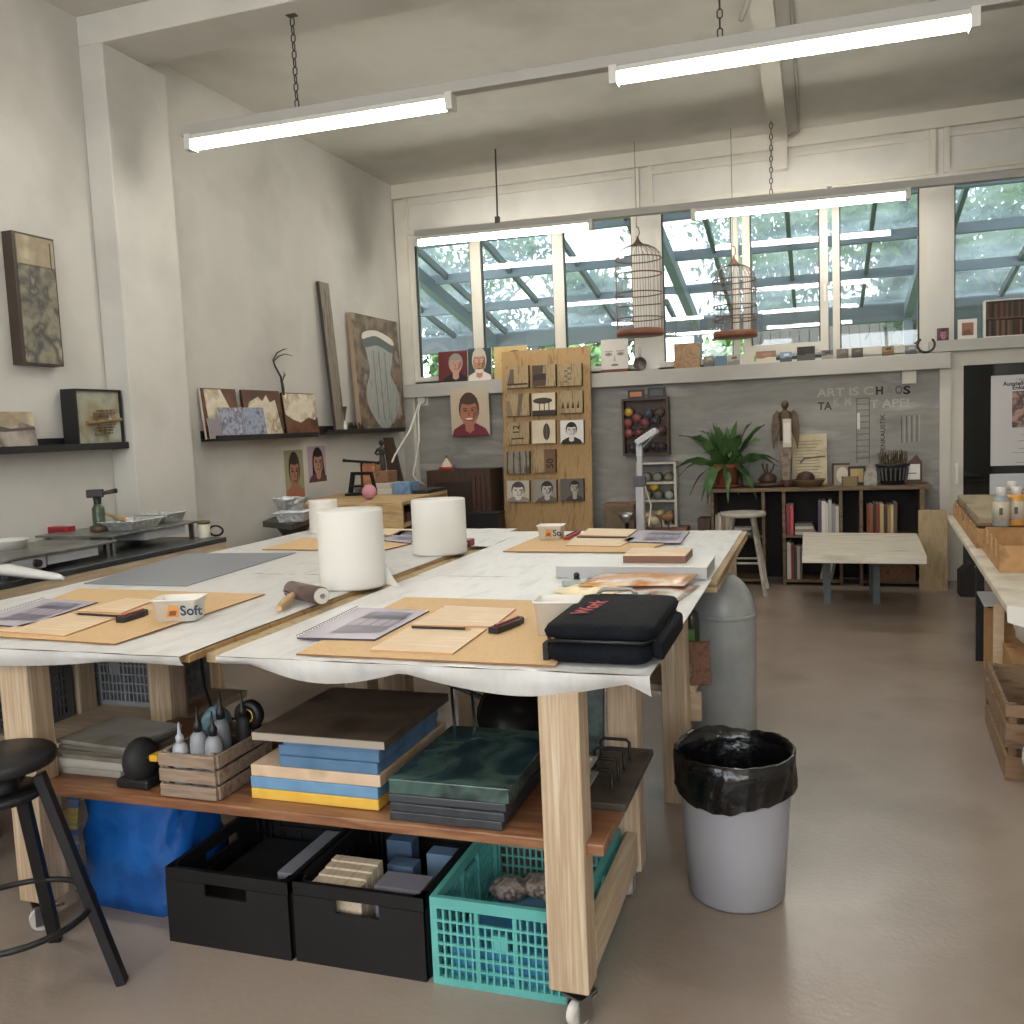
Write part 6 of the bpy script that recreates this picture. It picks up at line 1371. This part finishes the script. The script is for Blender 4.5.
for i in range(30):
    ang=2*pi*i/30*3.0+rnd.uniform(-.25,.25); sx_=.55 if sin(ang)>.25 else 1
    tier=i%3
    L_=(rnd.uniform(.36,.5),rnd.uniform(.3,.42),rnd.uniform(.24,.36))[tier]*sx_
    rise=(rnd.uniform(.26,.4),rnd.uniform(.45,.62),rnd.uniform(.12,.2))[tier]; droop=(rnd.uniform(.22,.36),rnd.uniform(.18,.28),rnd.uniform(.36,.52))[tier]
    vs,fs=frond(top+Vector((.04*cos(ang),.04*sin(ang),0)),ang,L_,rise,droop,rnd.uniform(.042,.062)); m=MB(); m.add(vs,fs,LF,True); part(m,'frond',r)
for i in range(8):
    ang=i*.8; vs,fs=frond(top+Vector((.03*cos(ang),.03*sin(ang),0)),ang,rnd.uniform(.06,.18),rnd.uniform(.36,.48),.03,.05); m=MB(); m.add(vs,fs,LF,True); part(m,'frond',r)
# trunk dish right of the fern
c=bt(768,8.8); m=MB(); m.lathe([(.11,0),(.15,.01),(.16,.03),(.06,.04)],c,W_DARK,20); m.ball(c+Z*.07,.075,W_DARK,12,8,1.1,1,.8,noise=.08)
for a in (.4,1.7,2.6): m.tube([c+Z*.1,c+Vector((.05*cos(a),.02,.17)),c+Vector((.06*cos(a),.02,.21))],.008,W_DARK,5)
solo(m,'bark_dish','dark bark piece on a dish between fern and angel','ornament')
m=MB(); c=bt(752,8.88); m.box((c.x-.02,8.86,BT),(c.x+.11,8.875,BT+.3),P('55584f',.5)); solo(m,'dark_picture','dark narrow picture behind the bark dish','panel')
# angel
c=bt(786,8.82); r=T('winged_figure','bronze coloured winged torso figure on a tall narrow plinth','statue',c); BRZ=mat('bronze',['443424','5c4a32','2e2217'],.5,metal=.3,scale=9)
m=MB(); m.lathe([(.075,0),(.075,.02),(.045,.03),(.04,.06)],c,W_DARK,16); part(m,'foot',r)
m=MB(); m.prism([c+Vector((-.03,-.02,.05)),c+Vector((.03,-.02,.05)),c+Vector((.065,-.02,.42)),c+Vector((-.055,-.02,.42))],(0,.05,0),mat('plinth',['6b5a4a','8a7866','4a3c30'],.6,scale=12)); part(m,'plinth',r,.004)
m=MB(); m.lathe([(.05,.42),(.055,.5),(.045,.56),(.06,.63),(.05,.68),(.018,.70),(.017,.72)],c,BRZ,16,sy=.7); m.ball(c+Z*.75,.036,BRZ,14,10,.9,1,1.15); part(m,'torso',r)
for s in (-1,1):
    q=[(.03,.66),(.09,.70),(.135,.66),(.155,.55),(.15,.42),(.13,.33),(.105,.42),(.07,.5),(.045,.56)]
    m=MB(); m.prism([c+Vector((s*x*.8,.035,z_*(1 if s<0 else 1))) for x,z_ in q],(0,.02,0),BRZ); part(m,'wing',r,.004)
m=MB(); m.box(c+Vector((-.02,-.06,.36)),c+Vector((.055,-.045,.62)),P('bdb6a8',.6)); m.box(c+Vector((-.01,-.062,.40)),c+Vector((.045,-.06,.58)),P('d2cdc2',.6)); part(m,'white_plaque',r)
# note sheet panel
def d_lines(m,O,u,v,n,w,h):
    for k in range(13): m.pg(O,u,v,n,[(w*.08,h*(.1+.063*k)),(w*(.7+.2*((k*7)%5)/5),h*(.1+.063*k)),(w*(.7+.2*((k*7)%5)/5),h*(.1+.063*k)+.005),(w*.08,h*(.1+.063*k)+.005)],.001,P('6a5f4c'))
    m.pg(O,u,v,n,[(w*.25,h*.42),(w*.35,h*.5),(w*.95,h*.54),(w*.95,h*.57),(w*.33,h*.54),(w*.22,h*.45)],.002,P('57493a'))
backpanel('text_panel','aged cream panel with rows of script leaning on the wall','picture',792,434,827,481,8.95,.025,mat('aged_cream',['a89a78','bfb292','8d7f60'],.6,scale=4),P('4a4030'),None,d_lines,BT,.05)
# wooden bowl and brown dome
c=bt(808,8.75); m=MB(); m.lathe([(0,0),(.11,0),(.15,.06),(.155,.065),(.145,.065),(.1,.015),(0,.012)],c,mat('bowl_wood',['5c4630','705a3e'],.5,scale=6),24); solo(m,'wooden_bowl','shallow wooden bowl before the aged cream panel','bowl')
m=MB(); m.ball(c+Vector((-.02,0,.075)),.075,P('3a2018',.6),16,10,1.1,1,.85); solo(m,'brown_dome','dark red brown round lump in the wooden bowl','ornament')
# frames
def frame(label,x0_,y0_,x1_,Y,cf,ci,oval=False):
    def f(m,O,u,v,n,w,h):
        if oval: m.ell(O,u,v,n,w*.5,h*.5,w*.36,h*.4,.002,P(ci))
        else: m.pg(O,u,v,n,[(w*.14,h*.14),(w*.86,h*.14),(w*.86,h*.86),(w*.14,h*.86)],.002,P(ci))
    return backpanel('framed_picture',label,'picture',x0_,y0_,x1_,484,Y,.015,P(cf),P('2e2620'),'small frames on the bookcase',f,BT,.03)
frame('brown frame at the left of the small frames',832,463,850,8.93,'3a2a1c','a08c68')
frame('pale oval framed picture in front of the brown frame',834,465,851,8.85,'8a7c68','c4b9a4',True)
frame('black frame with yellowish picture on the bookcase',848,466,866,8.80,'1c1814','a38c58')
m=MB(); c=bt(850,8.72); 
for k in range(3): m.box((c.x-.07,8.7,BT+k*.03),(c.x+.07,8.74,BT+.024+k*.03),P('4a3a26'))
m.box((c.x-.06,8.695,BT),(c.x+.06,8.7,BT+.085),P('7a6844')); solo(m,'small_rack','small dark slatted rack before the black frame','rack')
m=MB(); a,b=bt(864,8.73),bt(877,8.73); xm=(a.x+b.x)/2; hh=.17; m.prism([(a.x,8.73,BT),(b.x,8.73,BT),(b.x,8.73,BT+.11),(xm,8.73,BT+.19),(a.x,8.73,BT+.11)],(0,.04,0),mat('house_grey',['8a867c','a5a196','6a665d'],.7,scale=14)); solo(m,'house_block','small grey house shaped block on the bookcase','ornament')
r=T('wire_basket','black oval basket with dry moss on the bookcase','basket',bt(892,8.82)); a,b=bt(876,8.8),bt(909,8.8); c=(a+b)/2; rx_=(b.x-a.x)/2
m=MB(); m.lathe([(0,0),(.7,0),(.95,.15),(1,.17),(.95,.17),(.85,.05),(0,.02)],(0,0,0),BLK2,28)
m.v=[Vector((c.x+v.x*rx_,8.8+v.y*.1,BT+v.z)) for v in m.v]; part(m,'basket_body',r)
m=MB(); m.tube([(c.x+rx_*cos(t),8.8+.1*sin(t),BT+.172) for t in [2*pi*i/28 for i in range(28)]],.012,BLK,6,True); part(m,'rim',r)
m=MB()
for k in range(10): t=pi+pi*(k+.5)/10; m.beam((c.x+rx_*.86*cos(t),8.8+.088*sin(t),BT+.04),(c.x+rx_*.97*cos(t),8.8+.099*sin(t),BT+.15),.012,.006,P('4c4a46'))
part(m,'lattice',r)
m=MB()
for k in range(120): p=Vector((c.x+rnd.uniform(-.75,.75)*rx_,8.8+rnd.uniform(-.06,.06),BT+.12)); m.tube([p,p+Vector((rnd.uniform(-.03,.03),rnd.uniform(-.02,.02),rnd.uniform(.05,.2)))],.003,P(rnd.choice(('5a4c34','6c5d42','453a28'))),3)
o=part(m,'dry_moss',r); o['kind']='stuff'
r=T('card_holder','dark pointed stand holding a white card at bookcase end','card',bt(912,8.8)); a,b=bt(904,8.8),bt(920,8.8); m=MB(); m.prism([(a.x+.02,8.82,BT),(b.x+.02,8.82,BT),(b.x+.02,8.82,BT+.19),((a.x+b.x)/2+.04,8.82,BT+.26),(a.x+.04,8.82,BT+.19)],(0,.02,0),P('4a2a1c',.5)); part(m,'stand',r); m=MB(); m.box((a.x,8.79,BT+.04),(b.x,8.8,BT+.175),P('d8d5cd',.6)); m.box((a.x+.03,8.789,BT+.09),(b.x-.03,8.79,BT+.1),P('77736b')); part(m,'white_card',r)
# plank leaning on the bookcase
m=MB(); a,b,zb_,zt=rectY(918,512,946,590,8.55); m.obox(Vector((.815,8.52,.0)),X*.225,Vector((0,.09,.685)),Vector((0,.025,0)),W_BOARD); r=solo(m,'leaning_board','pale wooden board leaning at the bookcase right end','board')
# ---------------------------------------------------------------- white stool by the bookcase
c=py(743,520,8.3); c.z=0; r=T('white_stool','old white painted stool with splayed legs before the bookcase','stool',c); SW=mat('stool_white',['9a9488','b0aa9e','7d776b'],.6,scale=6); hS=py(745,512,8.3).z
m=MB(); m.lathe([(0,hS-.035),(.19,hS-.035),(.2,hS-.025),(.2,hS-.005),(.19,hS),(0,hS)],c,SW,32); part(m,'seat',r)
for k in range(4):
    a=pi/4+k*pi/2; d=Vector((cos(a),sin(a),0)); m=MB(); m.cyl(c+d*.12+Z*(hS-.03),c+d*.27,.02,.016,SW,10); part(m,'leg',r)
for k in range(4):
    a=pi/4+k*pi/2; b=a+pi/2; z_=.28; rr_=.12+(.27-.12)*(hS-.03-z_)/(hS-.03); m=MB(); m.cyl(c+Vector((cos(a)*rr_,sin(a)*rr_,z_+.03*(k%2))),c+Vector((cos(b)*rr_,sin(b)*rr_,z_+.03*(k%2))),.01,.01,SW,8); part(m,'stretcher',r)
# ---------------------------------------------------------------- low white bench table
r=T('low_bench_table','low table with thick pale top and two grey legs','table',(.3,7.75,0)); q=[pz(802,557,.5),pz(927,558,.5),pz(917,535,.5),pz(803,534,.5)]
m=MB(); m.prism([Vector((v.x,v.y,.455)) for v in q],(0,0,.06),mat('bench_top',['cfc8b8','dcd6c8','bfb7a5'],.5,scale=3,stretch=(1,3,3),detail=7)); part(m,'top',r,.004)
for x,y in ((827,600),(876,601)):
    p=pz(x,y+3,0); m=MB(); m.box((p.x-.022,p.y-.03,0),(p.x+.03,p.y+.03,.455),mat('leg_bluegrey',['5c6668','6e797b'],.55,scale=5)); part(m,'leg',r,.003)
    p2=Vector((p.x,8.3,0)); m=MB(); m.box((p2.x-.03,p2.y-.03,0),(p2.x+.03,p2.y+.03,.455),MATS['leg_bluegrey']); part(m,'leg',r,.003)
# ================================================================ bird cages
def cage(name,label,cx,Y,z_,rw,hc,hd):
    c=Vector((cx,Y,z_)); r=T(name,label,'bird cage',c,'hanging bird cages'); CW=P('5a3a2c',.5); WR=P('5d4c42',.45,metal=.3)
    m=MB(); m.lathe([(0,0),(rw*1.02,0),(rw*1.05,.015),(rw*1.05,.05),(rw,.06),(0,.05)],c,mat('cage_base',['6a3e2c','7c4c38'],.5,scale=7),32); part(m,'base_tray',r)
    n=26; m=MB()
    for i in range(n):
        a=2*pi*i/n; d=Vector((cos(a),sin(a),0)); pts=[c+d*rw+Z*.06,c+d*rw+Z*hc]+[c+d*(rw*cos(t))+Z*(hc+hd*sin(t)) for t in (.35,.7,1.05,1.35,1.52)]
        m.tube(pts,.0022,WR,4)
    part(m,'wire_bars',r)
    for k,z1_ in enumerate((.16,hc*.55,hc*.8,hc)):
        m=MB(); m.tube([c+Vector((rw*1.01*cos(2*pi*i/28),rw*1.01*sin(2*pi*i/28),z1_)) for i in range(28)],.006,CW,6,True); part(m,'hoop',r)
    m=MB(); m.lathe([(.05,hc+hd-.01),(.055,hc+hd),(.03,hc+hd+.02),(.012,hc+hd+.05),(.01,hc+hd+.07)],c,CW,12); m.tube([c+Z*(hc+hd+.06),c+Vector((.02,0,hc+hd+.1)),c+Vector((.012,0,hc+hd+.15)),c+Vector((-.01,0,hc+hd+.16))],.005,CW,6); part(m,'hook',r)
    m=MB(); m.cyl(c+Vector((-.005,0,hc+hd+.15)),Vector((cx-.005,Y,ZC)),.003,.003,P('6a665e'),5); part(m,'hanging_cord',r)
    m=MB(); m.cyl(c+Vector((-rw*.95,0,hc*.4)),c+Vector((rw*.95,0,hc*.4)),.006,.006,CW,6); part(m,'perch',r)
Yc=8.66
a,b,_,_=rectY(618,335,663,337,Yc); zb1=py(641,336,Yc).z; zt1=py(641,244,Yc).z; cage('bird_cage','left tall wire bird cage hanging before the window',(a+b)/2,Yc,zb1,(b-a)/2,(zt1-zb1)*.84,(zt1-zb1)*.16)
a,b,_,_=rectY(714,337,757,340,Yc); zb1=py(736,338,Yc).z; zt1=py(735,264,Yc).z; cage('bird_cage','right smaller wire bird cage hanging before the window',(a+b)/2,Yc,zb1,(b-a)/2,(zt1-zb1)*.78,(zt1-zb1)*.22)
# ================================================================ poster on the glass door
Yp=YB+.044; A=py(991,376,Yp); Bz=py(991,466,Yp).z; w_=.56; h_=A.z-Bz
r=T('exhibition_poster','white exhibition poster with brown picture stuck on the glass door','poster',(A.x+w_/2,Yp,Bz),'posters on the glass door')
m=MB(); m.box((A.x,Yp-.001,Bz),(A.x+w_,Yp+.0005,A.z),P('c6c3c2',.5)); part(m,'sheet',r)
yy=Yp-.0018; K=P('26242a',.6); m=MB()
def tx(st,fx,fz,s,b=.02): m.text(st,(A.x+w_*fx,yy,Bz+h_*fz),X,Z,s,K,b)
tx('1. Etage',.34,.935,.03,.0); tx('Ausstellung',.17,.885,.05,.03); tx('Enkaustik',.3,.84,.05,.03)
tx('Malerei',.52,.36,.028,.02); tx('Objekte',.52,.29,.028,.02); tx('Atelier',.5,.215,.028,.02)
for k,(f0,f1,fz) in enumerate(((.42,.95,.335),(.38,.95,.27),(.4,.95,.185),(.3,.95,.14),(.35,.95,.03))): m.flat([(A.x+w_*f0,yy,Bz+h_*fz),(A.x+w_*f1,yy,Bz+h_*fz),(A.x+w_*f1,yy,Bz+h_*fz+.004),(A.x+w_*f0,yy,Bz+h_*fz+.004)],P('77737a',.6))
part(m,'lettering',r)
m=MB(); m.box((A.x+w_*.3,Yp-.002,Bz+h_*.42),(A.x+w_*.93,Yp-.001,Bz+h_*.82),mat('poster_pic',['8a6a60','b59488','4a3838','c9aaa0'],.6,scale=9,detail=8)); part(m,'printed_picture',r)
B2=py(991,474,Yp); m=MB(); m.box((B2.x-.01,Yp-.001,B2.z-.42),(B2.x+w_,Yp+.0005,B2.z),P('c2c4c8',.5)); r=T('sketch_poster','lower white poster with grey sketch on the glass door','poster',(B2.x+.28,Yp,B2.z-.42),'posters on the glass door'); part(m,'sheet',r)
m=MB(); rnd=random.Random(3)
for k in range(14): x=B2.x+.04+k*.036; m.flat([(x,yy,B2.z-.3),(x+.008,yy,B2.z-.3),(x+.02,yy,B2.z-.3+rnd.uniform(.08,.16)),(x+.012,yy,B2.z-.3+rnd.uniform(.08,.16))],P('6a6c78',.6))
part(m,'sketch_lines',r)
# ================================================================ right work table and things
RT=.80
ed=[Vector((.86,7.10)),Vector((.668,3.815))]; d2=(ed[1]-ed[0]).normalized(); s2=Vector((-d2.y,d2.x)); s2=s2 if s2.x>0 else -s2
def rp(t,s,z): # t along the edge from the far end, s to the right
    p=ed[0]+d2*t+s2*s; return Vector((p.x,p.y,z))
U3=Vector((d2.x,d2.y,0)); S3=Vector((s2.x,s2.y,0)); LR=(ed[1]-ed[0]).length
r=T('long_side_table','long pale table with paper covered top at the right edge','table',rp(1.5,.4,0))
m=MB(); m.obox(rp(0,0,RT-.035),U3*LR,S3*.85,Z*.035,mat('pale_top',['c4bba8','d2cab8','b3aa96'],.5,scale=4,detail=7)); part(m,'top',r,.008)
for t,ss in ((.93,(.1,.7)),(3.1,(.5,.75))):
    for s in ss: m=MB(); m.obox(rp(t,s,0),U3*.045,S3*.045,Z*(RT-.036),BLK); part(m,'leg',r)
m=MB(); vs=[]; n=16
for i in range(n+1):
    t=LR-.0+.004; s=.85*i/n; 
    for k in range(3): vs.append(rp(t+.004*k+.006*sin(i*2.1),s,RT-.03*k-.01*k*sin(i*.9)))
m.add(vs,[(3*i+k,3*i+3+k,3*i+4+k,3*i+1+k) for i in range(n) for k in range(2)],P('d0ccc2',.5),True); part(m,'cover_hem',r)
# notched cardboard racks
CARD=mat('cardboard',['a37c50','b38b5e','8f6a42'],.8,scale=12)
def rack(label,t0,t1,s0,s1,zt,n):
    rr=T('notched_rack',label,'rack',rp((t0+t1)/2,(s0+s1)/2,RT+.001),'notched cardboard racks')
    L_=t1-t0; pts=[(0,0),(L_,0)]; w_=L_/n
    for i in range(n,0,-1):
        x=i*w_; pts+= [(x,zt),(x-w_*.45,zt),(x-w_*.5,zt-.02),(x-w_*.52,zt*.5),(x-w_*.85,zt*.42),(x-w_*.95,zt*.5),(x-w_*.98,zt-.03)]
    m=MB(); m.prism([rp(t0+x,s0,RT+.001+z_) for x,z_ in pts],S3*.012,CARD); part(m,'notched_side',rr)
    m=MB(); m.prism([rp(t0+x,s1,RT+.001+z_) for x,z_ in pts],S3*.012,CARD); part(m,'notched_side',rr)
    for tt in (t0,t1-.012): m=MB(); m.obox(rp(tt,s0+.0125,RT+.001),U3*.012,S3*(s1-s0-.0127),Z*zt,CARD); part(m,'end_wall',rr)
    m=MB(); m.obox(rp(t0+.0125,s0+.0125,RT+.001),U3*(L_-.025),S3*(s1-s0-.0127),Z*.008,CARD); part(m,'floor',rr)
rack('far notched cardboard rack carrying the old wooden boards',.05,1.72,.035,.6,.105,9)
rack('near notched cardboard rack at the right picture edge',1.76,2.5,.06,.62,.12,4)
r=T('old_board','old weathered wooden board on the cardboard rack','board',rp(.9,.3,RT+.107)); m=MB(); m.obox(rp(.1,.05,RT+.107),U3*1.5,S3*.62,Z*.012,W_OLD); part(m,'lower_plank',r); m=MB(); m.obox(rp(.08,.06,RT+.1195),U3*1.5,S3*.6,Z*.03,mat('weathered',['8a7c60','a39476','6f6248'],.75,scale=4,stretch=(.9,.5,1),detail=8,bump=.4)); part(m,'upper_plank',r,.003)
OBZ=RT+.150
def pbot(label,x,y,cl,cap,lab,k):
    p=pz(x,y,OBZ); rr=T('paint_bottle',label,'bottle',p,'paint bottles on the old board'); rb=.04; hb=.16
    m=MB(); m.lathe([(rb*.92,0),(rb,.008),(rb,hb*.82),(rb*.8,hb*.92),(rb*.5,hb*.95)],p,P(cl,.35),20); part(m,'bottle_body',rr)
    m=MB(); m.lathe([(rb*1.01,.03),(rb*1.01,hb*.78)],p,P('b5ab98',.5),20); part(m,'label_band',rr)
    m=MB(); m.lathe([(rb*.98,hb*.83),(rb*.7,hb*.96),(rb*.55,hb*.98)],p,P(lab,.4),20); part(m,'shoulder',rr)
    m=MB(); m.lathe([(rb*.62,hb*.93),(rb*.58,hb*1.2),(rb*.5,hb*1.22),(0,hb*1.22)],p,P('c9c6bf',.4),16); part(m,'cap',rr)
    m=MB(); f=(Vector((0,0,0))-Vector((p.x,p.y,0))).normalized(); q=p+f*(rb*1.03); sd=f.cross(Z); m.obox(q-sd*.008+Z*.06,sd*.016,Z*.035,f*.001,P('4a4640')); part(m,'label_mark',rr)
pbot('blue grey paint bottle, left in the front pair on the old board',1001,526,'8a8d88','','7c8a92',0)
pbot('orange paint bottle, right in the front pair on the old board',1016,525,'c08a3c','','d0943a',1)
pbot('brown paint bottle behind the front pair on the old board',1012,517,'8d7a66','','7a5a48',2)
pbot('brown paint bottle right behind the orange one',1029,517,'8d7a66','','7a5a48',3)
# under the right table
m=MB(); m.obox(rp(1.1,.13,0),U3*.5,S3*.45,Z*.44,CARD); solo(m,'brown_carton','brown carton behind the black leg under the right table','carton',bevel=.004)
m=MB(); m.obox(rp(1.12,.11,.4405),U3*.4,S3*.3,Z*.012,BLK); m.obox(rp(1.14,.09,.4525),U3*.4,S3*.12,Vector((0,0,.012)),P('c9ccd0',.4)); solo(m,'black_folder','black and silver folder on top of the brown carton','folder')
m=MB(); m.obox(rp(1.68,.12,0),U3*.03,S3*.05,Z*.5,W_LIGHT); solo(m,'upright_board','light wooden board standing under the right table','board')
packm=mat('white_film',['c4bfb4','d6d2c8','aaa498'],.35,scale=7,bump=.5)
m=MB(); m.obox(rp(1.74,.16,0),U3*.42,S3*.45,Z*.3,CARD); solo(m,'low_carton','low brown carton under the crumpled white film at right','carton',bevel=.004)
m=MB(); m.ball(rp(1.95,.37,.301+.15),.2,packm,22,14,.95,1.15,.75,noise=.05); solo(m,'film_bundle','crumpled white film bundle under the right table','film')
# slatted wooden crate
CRW=mat('crate_brown',['7d6249','8c7054','66503b'],.65,scale=6,stretch=(.8,6,6)); r=T('wooden_crate','brown wooden crate standing on end under the right table','crate',rp(2.2,.3,0)); t0,t1,s0,s1=2.2,2.95,.035,.7
for k,(za,zb_) in enumerate(((.0,.1),(.14,.24),(.27,.32))):
    m=MB(); m.obox(rp(t0,s0,za),U3*(t1-t0),S3*.016,Z*(zb_-za),CRW); part(m,'side_slat',r,.002)
    m=MB(); m.obox(rp(t1,s0,za),U3*.016,S3*(s1-s0),Z*(zb_-za),CRW); part(m,'end_slat',r,.002)
m=MB(); m.obox(rp(t0,s0,0),U3*.03,S3*(s1-s0),Z*.3,CRW); part(m,'end_board',r)
m=MB(); m.obox(rp(t0+.03,s0+.017,.0),U3*(t1-t0-.031),S3*(s1-s0-.02),Z*.015,CRW); part(m,'floor_board',r)
for tt in (t0+.05,t1-.05): m=MB(); m.obox(rp(tt,s0+.0165,.016),U3*.03,S3*.03,Z*.3,CRW); part(m,'corner_post',r)
m=MB(); m.obox(rp(2.45,.25,.0155),U3*.38,S3*.3,Z*.26,mat('blue_case',['50707c','64848f'],.5,scale=6)); solo(m,'blue_case','blue grey case inside the brown wooden crate','case',bevel=.005)
for k,s in enumerate((.27,.34)): p=rp(2.78,s,.276); m=MB(); m.lathe([(.022,0),(.022,.06),(.018,.064),(0,.064)],p,P('cfcbc4',.4),12); solo(m,'white_jar',('left','right')[k]+' small white jar on the blue grey case','jar','white jars on the case')
# white plastic sack
m=MB(); p=pz(1042,775,0); m.ball(Vector((p.x+.04,min(p.y-.1,3.93),.17)),.17,mat('white_sack',['c6c6c4','d6d6d4'],.35,scale=6,bump=.6,bscale=8),20,14,1,1,1.0,noise=.03); solo(m,'plastic_sack','white plastic sack on the floor at right picture edge','sack')
# black door things
c=pz(953,578,0); m=MB(); m.prism([c+Vector((-.03,-.05,0)),c+Vector((.07,-.05,0)),c+Vector((.07,-.05,.14)),c+Vector((.04,-.05,.2)),c+Vector((-.0,-.05,.13))],(0,.22,0),BLK); solo(m,'doorstop','small black pointed thing on the floor left of the door','doorstop',bevel=.01)
c=pz(967,597,0); m=MB(); m.prism([c+Vector((-.05,0,0)),c+Vector((.1,0,0)),c+Vector((.1,0,.2)),c+Vector((.03,0,.28)),c+Vector((-.05,0,.2))],(0,.2,0),P('1e1a18',.6)); solo(m,'dark_birdhouse','dark house shaped box on the floor before the door','box',bevel=.004)
# ---------------------------------------------------------------- view
vs = S.view_settings; S.display_settings.display_device = 'sRGB'
vs.view_transform = 'Standard'; vs.look = 'None'; vs.exposure = EXPO; vs.gamma = 1; vs.use_curve_mapping = False
c = S.cycles; c.use_denoising = True; c.max_bounces = 10; c.diffuse_bounces = 5; c.glossy_bounces = 4; c.transparent_max_bounces = 16; c.sample_clamp_indirect = 6
c.caustics_reflective = False; c.caustics_refractive = False
